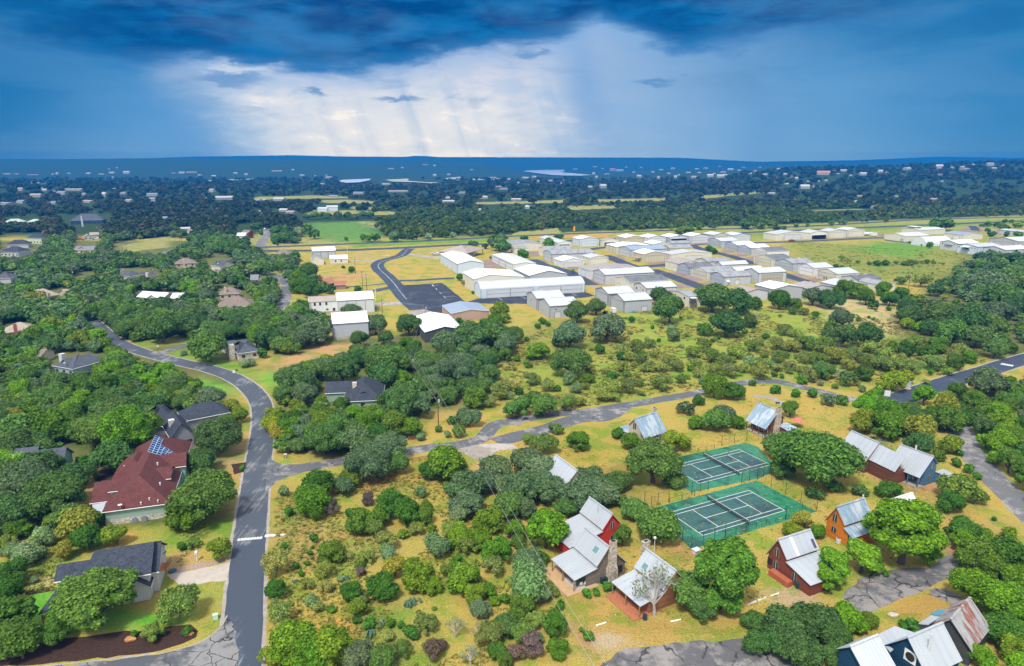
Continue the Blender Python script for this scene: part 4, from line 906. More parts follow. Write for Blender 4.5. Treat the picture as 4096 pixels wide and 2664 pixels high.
for z in(3.4,3.75,4.0): d.tube([(.1,-.05,z),(.1,-2.45,z),(3.5,-2.45,z),(3.5,-.05,z)],.035,4)
d.build('balcony_railing',M_BLACKPOST,t)
MB().slab([(-.1,.0,5.7),(3.7,.0,5.7),(3.7,-2.7,5.3),(-.1,-2.7,5.3)],.12).build('balcony_roof',rm('white',0),t)
for x in(-.12,):
    pass
t,L,W=HANG['the orange-patched hangar']
for c in(.23,.53,.83): pane(t,'orange_patch','R',c-.022,c+.022,3.1,4.5,L,W,plain('orange_panel',(.75,.33,.02),.6,.1),.07)
d=MB(); d.slab([(1.4,-.05,3.0),(3.4,-.05,3.0),(3.4,-1.6,2.5),(1.4,-1.6,2.5)],.12); d.build('porch_roof',rm('bright',0),t)
d=MB(); d.box((2.4,-.09,1.1),(1.0,.08,2.1)); d.build('side_door',M_LTRIM,t)
t,L,W=HANG['the two-orange-patch hangar']
for c in(.17,.52): pane(t,'orange_patch','R',c-.022,c+.022,3.9,5.0,L,W,plain('orange_panel',(.75,.33,.02),.6,.1),.07)
t,L,W=HANG['the white-door row hangar']
for c in(.32,.75): pane(t,'orange_patch','R',c-.02,c+.02,4.6,5.5,L,W,plain('orange_panel',(.75,.33,.02),.6,.1),.07)
t,L,W=HANG['the mast hangar']
p=at_local(t,(-.5,-.6,0)); a=thing('antenna_mast','thin pale antenna mast at the corner of the pinkish-roofed hangar','mast',(p.x,p.y,0))
MB().tube([(0,0,0),(0,0,15)],.09,5).build('pole',M_LTRIM,a); MB().tube([(-.9,0,13.5),(.9,0,13.5)],.06,4).build('crossbar',M_LTRIM,a)
t,L,W=HANG['the clerestory hangar']
d=MB(); d.box((4.0,W*.5,6.9),(8,W*.45,2.4)); d.build('clerestory',wm('ivory',WALLS['ivory'],0),t)
d=MB(); d.box((4.0,W*.275-.06,7.3),(7.2,.1,.9)); d.box((-.06,W*.5,7.3),(.1,W*.4,.9)); d.build('clerestory_window',M_GLASS,t)
d=MB(); d.box((4.0,W*.5,8.25),(8.8,W*.52,.25)); d.build('clerestory_roof',rm('bright',0),t)
t,L,W=HANG['the white-roofed field hangar']; MB().box((-.5,W*.5,4.4),(1.0,W*.42,.3)).build('ledge',M_TRIM,t)
t,L,W=HANG['the awning-balcony hangar']
MB().box((-.9,W*.55,3.7),(1.8,W*.38,.25)).build('balcony',M_TRIM,t)
MB().slab([(-.05,W*.36,6.2),(-.05,W*.72,6.2),(-2.2,W*.72,5.6),(-2.2,W*.36,5.6)],.1).build('awning',rm('bright',0),t)
pane(t,'balcony_door','L',.42,.62,3.9,5.6,L,W,M_GLASS,.06)
d=MB(); d.tube([(-1.7,W*.37,4.8),(-1.7,W*.73,4.8)],.05,4)
for k in range(7): d.tube([(-1.7,W*(.37+.06*k),3.8),(-1.7,W*(.37+.06*k),4.8)],.03,4)
d.build('balcony_railing',M_BLACKPOST,t)
t,L,W=HANG['the grey-plinth hangar']
d=MB(); d.box((-.06,W/2,.6),(.1,W+.1,1.2)); d.box((L/2,-.06,.6),(L+.1,.1,1.2)); d.build('plinth',plain('grey_plinth',(.16,.18,.20)),t)
t,L,W=HANG['the cream row hangar']
for c in(.62,.5): pane(t,'grille','L',c-.03,c+.03,.6,2.0,L,W,M_TRIM,.12)
t,L,W=HANG['the patchy-roofed hangar']
# rounded white hangar (half cylinder on the ground)
def quonset():
    p=q('D5',812,502,0); a=Vector((math.cos(AX),math.sin(AX),0)); b=Vector((-a.y,a.x,0))
    Wd=solve_u(p,b,0,fp('D5',570,0)[0]); Ln=min(34,solve_u(p,a,3,fp('D5',1230,0)[0])); r=Wd/2
    t=thing('rounded_hangar','white half-round hangar lying like a barrel beside the grass field','hangar',(p.x,p.y,0),AX,'hangars at the airfield',land='the rounded white hangar')
    n=18; prof=[(r-r*math.cos(math.pi*k/n),r*.95*math.sin(math.pi*k/n)) for k in range(n+1)]
    mb=MB(); mb.prism([(.05,y,z) for y,z in prof],(Ln-.1,0,0)); mb.build('end_wall',wm('white',WHITE,1),t)
    rf=MB()
    for k in range(n):
        (y0,z0),(y1,z1)=prof[k],prof[k+1]; s=1.012
        f=lambda y,z:(r+(y-r)*s,z*s+.01)
        Y0,Z0=f(y0,z0); Y1,Z1=f(y1,z1)
        rf.face([(0,Y0,Z0),(Ln,Y0,Z0),(Ln,Y1,Z1),(0,Y1,Z1)])
    rf.build('shell',rm('white',0),t,smooth=True)
    return t
quonset()
# terminal with hipped tan roof
def terminal():
    E=[q('D2',*p,4.6) for p in((455,340),(655,390),(835,340),(640,300))]
    p=E[1]; a=(E[2]-E[1]); ang=math.atan2(a.y,a.x); Lx=max(a.length,17); Wy=max((E[0]-E[1]).length,19)
    Wy=min(Wy,26)
    t=thing('terminal_building','beige building with hipped tan roof and open porch, behind the pale blue hangar','building',(p.x,p.y,0),ang,land='the tan hipped roof')
    rf=MB(); ap=(Lx*.5,Wy*.5,8.6); e=.9
    c=[(-e,-e,4.6),(Lx+e,-e,4.6),(Lx+e,Wy+e,4.6),(-e,Wy+e,4.6)]
    for k in range(4): rf.face([c[k],c[(k+1)%4],ap])
    rf.prism([(-e,-e,4.35),(Lx+e,-e,4.35),(Lx+e,Wy+e,4.35),(-e,Wy+e,4.35)],(0,0,.25)); rf.build('roof',rm('tan',1),t)
    MB().box((Lx*.35,Wy*.5+1,2.2),(Lx*.7,Wy-3,4.4)).build('wall',wm('beige',BEIGE,0),t)
    for x,y in((Lx,0),(Lx,Wy*.5),(Lx*.6,0)): MB().box((x,y,2.2),(.35,.35,4.4)).build('porch_post',M_TRIM,t)
    for k in range(3): pane(t,'window','R',.1+.16*k,.2+.16*k,1.0,3.0,Lx,Wy,M_GLASS,.08,frame=M_LTRIM,y0=2.5)
    wl=MB(); wl.prism([(-11,1,0),(-11,1,3.0),(-11,Wy*.5,4.5),(-11,Wy,3.0),(-11,Wy,0)],(11,0,0)); wl.build('wing_wall',wm('beige',BEIGE,0),t)
    wr=MB(); wr.slab([(-11.6,.4,3.0),(0,.4,3.0),(0,Wy*.5,4.8),(-11.6,Wy*.5,4.8)],.15); wr.slab([(-11.6,Wy*.5,4.8),(0,Wy*.5,4.8),(0,Wy+.6,3.0),(-11.6,Wy+.6,3.0)],.15); wr.build('wing_roof',rm('tan',0),t)
    MB().tube([(Lx*.42,Wy*.3,6.5),(Lx*.42,Wy*.3,9.6)],.2,6).build('flue',M_TRIM,t)
terminal()
# ------------------------------------------------------------------ cabins round the courts
M_TINROOF=ribbed('galvanised_roof',(.34,.365,.39),.62,.16,.38,.05,0,.5,line=.22)
M_BLUETIN=ribbed('weathered_blue_tin',(.20,.29,.37),.8,.22,.4,.04,0,.5,stain=(.40,.44,.47),line=.15)
M_RUST=ribbed('rusty_tin_roof',(.30,.31,.315),.7,.2,.7,.04,0,.3,stain=(.22,.065,.038),line=.15)
M_SMOOTHTIN=ribbed('pale_tin_roof',(.36,.39,.42),1.6,.10,.36,.02,0,.5,line=.08)
M_STONE=rubble('cabin_chimney_stone',(.44,.38,.30),2.6)
M_WOOD=boards('weathered_boards',(.30,.20,.12))
def pick(f,u,v,P0,n):
    U,V=fp(f,u,v); x=(U-2048)/FPX; k=(1332-V)/FPX
    d=Vector((x,CP+k*SP,-SP+k*CP)); o=Vector((0,0,CAMH)); return o+d*((P0-o).dot(n)/d.dot(n))
def arch(w,h,round_=True):
    p=[(-w/2,-h/2),(w/2,-h/2)]
    if round_: p+=[(w/2*math.cos(a),h/2-w/2+w/2*math.sin(a)) for a in [math.pi*k/8 for k in range(9)]]
    else: p+=[(w/2,h/2),(-w/2,h/2)]
    return p
def window_on_end(t,x,sgn,y,z,w,h,rnd=True,name='window',m=None):
    o=MB().prism([(x+sgn*.02,y+a,z+b) for a,b in arch(w+.2,h+.2,rnd)],(sgn*.05,0,0)).build(name,plain('window_trim',(.20,.165,.13),.7,.1),t)
    MB().prism([(x+sgn*.07,y+a,z+b) for a,b in arch(w,h,rnd)],(sgn*.03,0,0)).build('pane',m or M_GLASS,o)
    MB().box((x+sgn*.11,y,z),(.03,.06,h)).build('glazing_bar',M_LTRIM,o)
    return o
CAB={}
def cabin(key,label,f,r0,r1,e0,e1,he,pitch,wall,roof,far=None,wf=None,open_near=0.0,shed=None,wins=(),name='cabin',cat='cabin',group=None,inset=.35,eh=.28):
    """steep metal-roofed cabin: near eave from e0 to e1, ridge above it from r0 to r1 (survey points);
    far = eave height of the far slope; shed = ((u,v,z) lower corner, height at the wall, closed?)"""
    E0,E1=q(f,*e0,he),q(f,*e1,he); d=(E1-E0); d.z=0; L=d.length; a=d/L; b=Vector((-a.y,a.x,0)); tp=math.tan(R(pitch))
    um,vm=(r0[0]+r1[0])/2,(r0[1]+r1[1])/2
    lo,hi=he,he+12
    for _ in range(50):
        z=(lo+hi)/2; w=(q(f,um,vm,z)-E0).dot(b)
        if z-he<w*tp: lo=z
        else: hi=z
    hr=z; w=(q(f,um,vm,hr)-E0).dot(b)
    x0,x1=[(q(f,*r,hr)-E0).dot(a) for r in(r0,r1)]; x0=(x0+0)/2; x1=(x1+L)/2
    org=E0+a*x0; L=x1-x0; org.z=0
    t=thing(name,label,cat,org,math.atan2(a.y,a.x),group,land=None); LAND.append((key,(org+a*L/2+b*w).x,(org+a*L/2+b*w).y))
    if wf is None: wf=w
    hf=hr-wf*tp if far is None else far
    CAB[key]=dict(t=t,L=L,w=w,wf=wf,hr=hr,he=he,hf=hf,a=a,b=b,org=org,f=f)
    i=inset; Y1=w+wf-eh; y0=eh; zl=lambda y:(he+(hr-he)*y/w if y<=w else hr-(hr-hf)*(y-w)/wf)-.16
    yo=max(y0,open_near)      # wall line on the near side (porch in front when open)
    wl=MB(); wl.prism([(i,yo,0),(i,yo,zl(yo)),(i,w,zl(w)),(i,Y1,zl(Y1)),(i,Y1,0)],(L-2*i,0,0)); wl.build('wall',wall,t)
    rf=MB(); rf.slab([(0,0,he),(L,0,he),(L,w,hr),(0,w,hr)],.14); rf.slab([(0,w,hr),(L,w,hr),(L,w+wf,hf),(0,w+wf,hf)],.14)
    rf.box((L/2,w,hr+.05),(L+.05,.4,.08)); rf.build('roof',roof,t)
    tr=MB()
    for x in(.02,L-.02):
        tr.tube([(x,0.02,he-.17),(x,w,hr-.17),(x,w+wf-.02,hf-.17)],.09,4)
    tr.build('bargeboard',wall,t)
    if open_near:
        for k in range(4): MB().box((i+.1+(L-2*i-.2)*k/3,eh+.05,(he-.2)/2),(.2,.2,he-.2)).build('porch_post',wall,t)
        MB().box((L/2,open_near/2+.1,.12),(L-.4,open_near,.24)).build('porch_floor',plain('porch_floor',(.30,.26,.22),.9),t)
        for k in range(3): pane(t,'window','R',.14+.27*k,.30+.27*k,.8,2.3,L,w,M_GLASS,.06,frame=M_LTRIM,y0=yo)
    if shed:
        (pt,ztop,closed)=shed[:3]; zs=pt[2]; P=q(f,*pt)-org; ws=-(P.dot(b)); sx0,sx1=(shed[3] if len(shed)>3 else (0,L))
        rs=MB(); rs.slab([(sx0,-ws,zs),(sx1,-ws,zs),(sx1,eh-.02,ztop),(sx0,eh-.02,ztop)],.13); rs.build('lean_to_roof',roof,t)
        if closed:
            w2=MB(); k=closed if isinstance(closed,(int,float)) and not isinstance(closed,bool) else 1.0
            ys=-ws*k+.3*(k==1); zz=zs+(ztop-zs)*(1-k) -.14+.05*(k==1)
            w2.prism([(sx0+i,ys,0),(sx0+i,ys,zz),(sx0+i,eh-.01,ztop-.17),(sx0+i,eh-.01,0)],(sx1-sx0-2*i,0,0)); w2.build('lean_to_wall',wall,t)
        CAB[key]['ws']=ws; CAB[key]['zs']=zs
    nrm=a
    for wd in wins:
        end,u,v,ww,hh=wd[:5]; x=i if end==0 else L-i; sg=-1 if end==0 else 1
        P=pick(f,u,v,org+a*x,nrm)-org; window_on_end(t,x,sg,P.dot(b),P.z,ww,hh,wd[5] if len(wd)>5 else True)
    return t
def chimney(t,loc,sx,sy,h,taper=.75,cap=True,m=None,parent=True):
    mb=MB(); n=7
    P=[]
    for k,(z,s) in enumerate(((0,1.15),(h*.3,1.1),(h*.42,.85),(h*.97,taper),(h,taper+.06))):
        P.append(mb.verts([(loc[0]+sx*s/2*c,loc[1]+sy*s/2*d,loc[2]+z) for c,d in((-1,-1),(1,-1),(1,1),(-1,1))]))
    for a,b in zip(P[:-1],P[1:]):
        for j in range(4): mb.f.append((a+j,a+(j+1)%4,b+(j+1)%4,b+j)); mb.mi.append(0)
    mb.f.append(tuple(P[-1]+j for j in range(4))); mb.mi.append(0)
    o=mb.build('chimney',m or M_STONE,t); MB().box((loc[0],loc[1],loc[2]+h+.02),(sx*.5,sy*.5,.1)).build('flue',M_DARKIN,o); return o
RED=boards('red_boards',(.50,.042,.028)); GREYB=boards('grey_brown_boards',(.20,.16,.13)); BROWN=boards('redbrown_boards',(.20,.055,.032)); ORNG=boards('orange_boards',(.55,.17,.012)); BLUEB=boards('blue_boards',(.075,.17,.27)); LOG=boards('log_boards',(.15,.060,.035),.45); NAVY=boards('navy_boards',(.010,.045,.10),.5); TANST=plain('tan_stucco',(.42,.36,.27),.9,.15,1.2); DARKG=boards('dark_grey_boards',(.06,.065,.065)); RUSTB=boards('rust_boards',(.27,.12,.055)); GREENB=boards('pale_green_boards',(.30,.42,.33),.3,.12)
cabin('the red cabin','red board cabin with silver metal roofs and an arched gable window','E3',(535,90),(820,275),(412,243),(683,455),4.6,50,RED,M_TINROOF,shed=((305,665,2.7),4.2,True),wins=((1,800,398,.75,1.5),(1,805,555,1.0,1.5,False)))
c=CAB['the red cabin']; MB().tube([(c['L']*.55,c['w']*.55,c['he']+1.4),(c['L']*.55,c['w']*.55,c['hr']+.7)],.13,8).build('flue',M_TIN,c['t'])
cabin('the grey cabin','grey-brown board cabin with silver roofs, skylight, stone chimney and tin-roofed patio','E3',(490,432),(765,655),(340,640),(620,880),3.9,50,GREYB,M_TINROOF,far=2.6,wf=4.4,shed=((370,1045,2.6),3.5,.42),wins=((1,700,960,.0,.0),)[:0])
c=CAB['the grey cabin']; t=c['t']; P=q('E3',795,1045,0)-c['org']; chimney(t,(c['L']+.25,P.dot(c['b']),0),1.1,1.7,c['hr']+1.2,.72)
MB().slab([(c['L']*.62,c['w']*.40,c['he']+(c['hr']-c['he'])*.40+.06),(c['L']*.76,c['w']*.40,c['he']+(c['hr']-c['he'])*.40+.06),(c['L']*.76,c['w']*.66,c['he']+(c['hr']-c['he'])*.66+.06),(c['L']*.62,c['w']*.66,c['he']+(c['hr']-c['he'])*.66+.06)],.08).build('skylight',plain('skylight_glass',(.10,.22,.22),.1,.05,1,.8),t)
for x in(.3,c['L']*.5,c['L']-.3): MB().box((x,-c['ws']+.15,1.25),(.16,.16,2.5)).build('patio_post',M_WOOD,t)
MB().box((c['L']*.46,-c['ws']*.5-.7,.09),(c['L']+1.6,c['ws']+2.0,.18)).build('patio',plain('patio_stone',(.45,.29,.15),.9,.15,1),t)
MB().box((c['L']*.70,-c['ws']*.45,.2),(c['L']*.55,c['ws']*.9,.05)).build('patio_floor',M_CONC,t)
pane(t,'window','R',.80,.92,.9,2.2,c['L'],1,M_GLASS,.05,frame=M_LTRIM,y0=.26)
# openings of the breezeway on the far side
for y0,y1 in((c['w']+c['wf']*.42,c['w']+c['wf']*.80),): MB().box((c['L']-.33,(y0+y1)/2,1.5),(.08,y1-y0,1.5)).build('breezeway_opening',M_DARKIN,t)
MB().box((c['L']-.28,(c['w']*1.0+.0)-.5*0,0.2),(.02,.02,.02))
cabin('the cabin behind the bare tree','rust-brown cabin with pale metal roofs behind a sparse grey tree','E3',(1190,675),(1540,930),(1040,880),(1380,1150),3.9,48,RUSTB,M_SMOOTHTIN,shed=((1130,1345,2.5),3.4,.55))
c=CAB['the cabin behind the bare tree']; t=c['t']; chimney(t,(-.35,c['w']+.2,0),1.0,1.6,c['hr']+1.3,.9)
for x in(.3,c['L']*.5,c['L']-.3): MB().box((x,-c['ws']+.15,1.2),(.16,.16,2.4)).build('porch_post',M_WOOD,t)
MB().box((c['L']*.5,-c['ws']*.5-.6,.08),(c['L'],c['ws']+1.4,.16)).build('brick_terrace',plain('brick_terrace',(.36,.13,.06),.9,.2,2),t)
MB().slab([(c['L']*.18,c['w']*.2,c['he']+(c['hr']-c['he'])*.2+.05),(c['L']*.32,c['w']*.2,c['he']+(c['hr']-c['he'])*.2+.05),(c['L']*.32,c['w']*.45,c['he']+(c['hr']-c['he'])*.45+.05),(c['L']*.18,c['w']*.45,c['he']+(c['hr']-c['he'])*.45+.05)],.06).build('skylight',plain('skylight_glass',(.10,.22,.22),.1,.05,1,.8),t)
cabin('the red-brown cabin','red-brown board cabin with a white strip on its metal roof and open side porch','E4',(440,670),(875,530),(575,940),(1010,795),4.4,50,BROWN,M_SMOOTHTIN,far=3.0,shed=((890,1285,2.5),3.9,True,(0,9.2)),wins=((0,432,835,.9,1.7),(0,418,1005,.9,1.7),(0,668,1165,.9,1.6)))
c=CAB['the red-brown cabin']; t=c['t']; z=lambda k:c['he']+(c['hr']-c['he'])*k
MB().slab([(c['L']*.31,.02,z(0)+.05),(c['L']*.40,.02,z(0)+.05),(c['L']*.40,c['w']*.98,z(.98)+.05),(c['L']*.31,c['w']*.98,z(.98)+.05)],.06).build('white_roof_strip',M_LTRIM,t)
MB().slab([(c['L']*.87,c['w']*.1,z(.1)+.06),(c['L']*.95,c['w']*.1,z(.1)+.06),(c['L']*.95,c['w']*.55,z(.55)+.06),(c['L']*.87,c['w']*.55,z(.55)+.06)],.08).build('skylight',plain('purple_skylight',(.07,.045,.10),.15,.05,1,.8),t)
MB().box((c['L']*.2,c['w']+c['wf']*.68,1.7),(.9,c['wf']*.42,1.5)).build('porch_opening',plain('porch_view',(.22,.19,.07),.9),t) if False else None
MB().box((.3,c['w']+c['wf']*.70,1.75),(.12,c['wf']*.40,1.3)).build('porch_opening',M_DARKIN,t)
MB().box((-.7,.5,.55),(1.3,4.6,1.1)).build('deck',plain('red_deck',(.36,.10,.045),.8,.15,1),t)
cabin('the orange cabin','bright orange cabin with silver roof and two arched gable windows','E4',(1220,235),(1600,110),(1360,475),(1735,350),4.5,52,ORNG,M_BLUETIN,far=3.4,shed=((1490,640,2.7),3.9,True),wins=((0,1215,372,.9,1.8),(0,1198,527,1.0,1.2),(0,1415,655,.9,1.8)))
c=CAB['the orange cabin']; MB().tube([(c['L']*.93,c['w'],c['hr']-.3),(c['L']*.93,c['w'],c['hr']+.9)],.16,8).build('flue',M_TIN,c['t'])
cabin('the white-roofed cabin behind the elm','cabin with brilliant white roof almost hidden by the big bright tree','E5',(845,1318),(1265,1180),(980,1570),(1400,1432),4.2,48,TANST,ribbed('white_painted_roof',(.66,.66,.66),.8,.08,.4,.03,0,.4,line=.1))
cabin('the hidden silver-roofed cabin','small cabin whose silver roof shows through the grey oaks by the gravel pad','A3',(262,236),(392,326),(205,330),(345,440),3.4,46,TANST,M_SMOOTHTIN)
cabin('the blue cabin','blue board cabin with pale ribbed roof over a cluttered front porch','E5',(1065,395),(1620,595),(840,730),(1375,945),2.9,44,BLUEB,M_TINROOF,open_near=2.3,wf=2.6,wins=((1,1575,765,.9,1.3,False),(1,1540,930,.9,1.2)))
c=CAB['the blue cabin']; t=c['t']; MB().tube([(c['L']*.42,c['w']+.6,c['hr']-.8),(c['L']*.42,c['w']+.6,c['hr']+.9)],.22,8).build('flue',M_TIN,t)
MB().slab([(c['L']-.3,c['w']+c['wf']-.4,2.9),(c['L']+2.6,c['w']+c['wf']-.4,2.6),(c['L']+2.6,c['w']+c['wf']+2.8,2.6),(c['L']-.3,c['w']+c['wf']+2.8,2.9)],.12).build('side_roof',M_TINROOF,t)
MB().box((c['L']+.9,c['w']+c['wf']+1.2,1.25),(2.8,2.8,2.5)).build('side_wall',BLUEB,t)
cabin('the log cabin','red-brown log cabin with steep pale roof, its gable beside a bare white tree','E5',(240,165),(720,365),(60,470),(508,690),3.2,50,LOG,M_SMOOTHTIN,wins=((1,690,520,.7,1.2),(1,672,668,.9,1.6)))
c=CAB['the log cabin']; t=c['t']
MB().slab([(c['L']*.55,c['w'],c['hr']-.3),(c['L']+7.5,c['w']+.2,c['hr']-.5),(c['L']+7.5,c['w']-2.6,3.6),(c['L']*.9,c['w']-2.6,3.6)],.12).build('wing_roof',M_SMOOTHTIN,t)
MB().box((c['L']+3.4,c['w']-.2,1.7),(7,4.4,3.4)).build('wing_wall',LOG,t)
cabin('the tan cottage','tan stucco cottage with streaked blue-silver roof standing on the open lawn','E7',(195,152),(360,118),(258,297),(418,245),3.0,47,TANST,M_BLUETIN,open_near=2.0,wf=2.4,wins=((0,199,208,.9,1.6,False),(0,196,268,.8,1.2)))
c=CAB['the tan cottage']; t=c['t']
MB().prism([(-.05,c['w']-.3,0),(-.05,c['w']-.3,2.7),(-.05,c['w']+6.5,2.4),(-.05,c['w']+6.5,0)],(5,0,0)).build('wing_wall',TANST,t)
MB().slab([(-.3,c['w']-.4,2.95),(5.2,c['w']-.4,2.95),(5.2,c['w']+6.8,2.6),(-.3,c['w']+6.8,2.6)],.12).build('wing_roof',M_BLUETIN,t)
chimney(t,(c['L']+.1,c['w']+1.2,0),1.0,1.3,c['hr']+.9,.85)
cabin('the brown timber cabin','dark timber cabin with streaked blue-silver roof and tall stone chimney','E7',(1010,52),(1170,100),(940,170),(1085,235),2.7,46,LOG,M_BLUETIN,open_near=2.2,wf=2.6)
c=CAB['the brown timber cabin']; t=c['t']; chimney(t,(c['L']+.1,c['w']-.2,0),1.1,1.9,c['hr']+1.0,.8)
MB().box((c['L']+2.0,c['w']+1.8,1.4),(4.2,3.4,2.8)).build('wing_wall',LOG,t)
MB().slab([(c['L']-.2,c['w']-.2,3.3),(c['L']+4.6,c['w']-.2,2.9),(c['L']+4.6,c['w']+3.8,2.9),(c['L']-.2,c['w']+3.8,3.3)],.12).build('wing_roof',M_BLUETIN,t)
cabin('the navy cabin','navy blue cabin with round gable window and pale metal roof','E6',(520,385),(745,252),(655+40,640),(950,520),3.2,48,NAVY,M_SMOOTHTIN,wins=())
c=CAB['the navy cabin']; t=c['t']; P=pick('E6',547,503,c['org']+c['a']*.35,c['a'])-c['org']
o=MB().box((.30,P.dot(c['b']),P.z),(.06,1.9,1.9)).build('window',M_LTRIM,t)
MB().prism([(.24,P.dot(c['b'])+.72*math.cos(k*math.pi/9),P.z+.72*math.sin(k*math.pi/9)) for k in range(18)],(.03,0,0)).build('pane',M_DARKIN,o)
MB().tube([(c['L']*.34,c['w']*.55,c['he']+1.6),(c['L']*.34,c['w']*.55,c['hr']+.9)],.17,8).build('flue',M_TIN,t)
cabin('the white-roofed cabin by the corner','cabin whose bright ribbed metal roof shows left of the navy cabin','E6',(100,445),(290,340),(262,660),(460,570),3.0,42,NAVY,ribbed('bright_ribbed_roof',(.44,.475,.49),.7,.1,.38,.04,0,.5,line=.15),wf=2.2)
cabin('the rusty-roofed cabin','dark grey cabin with a rusty red and silver sheet metal roof','E6',(800,215),(1010,100),(1000,465),(1145,280),3.0,47,DARKG,M_RUST,wf=2.4)
def flatroof(name,label,cat,f,pts,z,zs,roof,wall,land=None):
    P=[q(f,u,v,z+dz) for (u,v),dz in zip(pts,zs)]; c=sum(P,Vector((0,0,0)))/len(P); o=Vector((c.x,c.y,0))
    t=thing(name,label,cat,o,0,land=land)
    MB().slab([p-o for p in P],.14).build('roof',roof,t)
    s=[(p-o)*.93 for p in P]; mb=MB()
    n=len(s)
    for k in range(n):
        a,b=s[k],s[(k+1)%n]; za,zb=P[k].z-.2,P[(k+1)%n].z-.2
        mb.face([(a.x,a.y,0),(b.x,b.y,0),(b.x,b.y,zb),(a.x,a.y,za)])
    mb.build('wall',wall,t); return t
flatroof('garage','low building with plain grey metal roof between the two pale-roofed cabins','garage','E6',((300,345),(435,280),(575,325),(400,468)),3.6,(0,.5,.5,0),ribbed('dull_grey_roof',(.34,.37,.40),1.2,.1,.45,.02,0,.4,line=.08),NAVY)
flatroof('shed','small shed with teal tin roof beside the rusty-roofed cabin','shed','E6',((693,190),(755,153),(838,167),(768,206)),2.6,(0,0,.3,.3),ribbed('teal_tin_roof',(.10,.24,.30),.6,.15,.45,.03,0,.4),DARKG)
flatroof('shed','small shed with grey ribbed roof just below the teal-roofed shed','shed','E6',((606,260),(700,198),(766,212),(676,268)),2.4,(0,0,.3,.3),ribbed('grey_shed_roof',(.36,.40,.42),.6,.15,.45,.03,0,.4),DARKG)
# ------------------------------------------------------------------ houses of the neighbourhood
S_RED=shingle('red_shingles',(.105,.038,.036)); S_CHAR=shingle('charcoal_shingles',(.042,.050,.066),.5); S_SLATE=shingle('slate_shingles',(.075,.085,.105)); S_GREY=shingle('grey_shingles',(.19,.195,.21)); S_BROWN=shingle('brown_shingles',(.20,.155,.13)); S_TAN=shingle('tan_shingles',(.34,.28,.22)); S_TERRA=shingle('terracotta_shingles',(.33,.13,.085))
W_WHITE=boards('white_siding',(.58,.58,.57),.25,.06); W_GREEN=boards('mint_siding',(.33,.47,.40),.3,.06); W_GREY=boards('grey_siding',(.30,.31,.35),.25,.08); W_CREAM=plain('cream_render',(.58,.52,.38),.9,.08,.8); W_STONE=rubble('pale_limestone',(.56,.50,.42),2.2); W_AQUA=boards('aqua_siding',(.24,.42,.38),.25,.06); W_BEIGE=plain('beige_render',(.44,.37,.28),.9,.1,.8)
def wing_geo(A,B,W,rise,g='x',hip0=False,hip1=False,inset=.45,pk=.5):
    "returns roof plates, wall polygons: A, B near eave corners (B to the right), W depth behind"
    z=A.z; d=B-A; d.z=0; L=d.length; a=d/L; b=Vector((-a.y,a.x,0)); P=lambda x,y,zz:Vector((A.x,A.y,0))+a*x+b*y+Vector((0,0,zz))
    hr=z+rise; roofs=[]; walls=[]; i=inset; zu=-.2
    if g=='x':
        k=W*pk; x0=k*.9 if hip0 else 0; x1=L-k*.9 if hip1 else L
        roofs+=[[P(0,0,z),P(L,0,z),P(x1,k,hr),P(x0,k,hr)],[P(x0,k,hr),P(x1,k,hr),P(L,W,z),P(0,W,z)]]
        if hip0: roofs.append([P(0,W,z),P(0,0,z),P(x0,k,hr)])
        if hip1: roofs.append([P(L,0,z),P(L,W,z),P(x1,k,hr)])
        zi=z+rise*i/k
        for x,h in((i,hip0),(L-i,hip1)):
            w=[P(x,i,0),P(x,W-i,0),P(x,W-i,zi+zu)]
            if not h: w.append(P(x,k,hr+zu))
            w.append(P(x,i,zi+zu)); walls.append(w)
        walls+=[[P(i,i,0),P(L-i,i,0),P(L-i,i,zi+zu),P(i,i,zi+zu)],[P(L-i,W-i,0),P(i,W-i,0),P(i,W-i,zi+zu),P(L-i,W-i,zi+zu)]]
    else:
        k=L*pk; y0=k*.9 if hip0 else 0; y1=W-k*.9 if hip1 else W
        roofs+=[[P(0,W,z),P(0,0,z),P(k,y0,hr),P(k,y1,hr)],[P(L,0,z),P(L,W,z),P(k,y1,hr),P(k,y0,hr)]]
        if hip0: roofs.append([P(0,0,z),P(L,0,z),P(k,y0,hr)])
        if hip1: roofs.append([P(L,W,z),P(0,W,z),P(k,y1,hr)])
        zi=z+rise*i/k
        for y,h in((i,hip0),(W-i,hip1)):
            w=[P(i,y,0),P(L-i,y,0),P(L-i,y,zi+zu)]
            if not h: w.append(P(k,y,hr+zu))
            w.append(P(i,y,zi+zu)); walls.append(w)
        walls+=[[P(i,i,0),P(i,W-i,0),P(i,W-i,zi+zu),P(i,i,zi+zu)],[P(L-i,i,0),P(L-i,W-i,0),P(L-i,W-i,zi+zu),P(L-i,i,zi+zu)]]
    return roofs,walls,(a,b,L,P)
HS={}
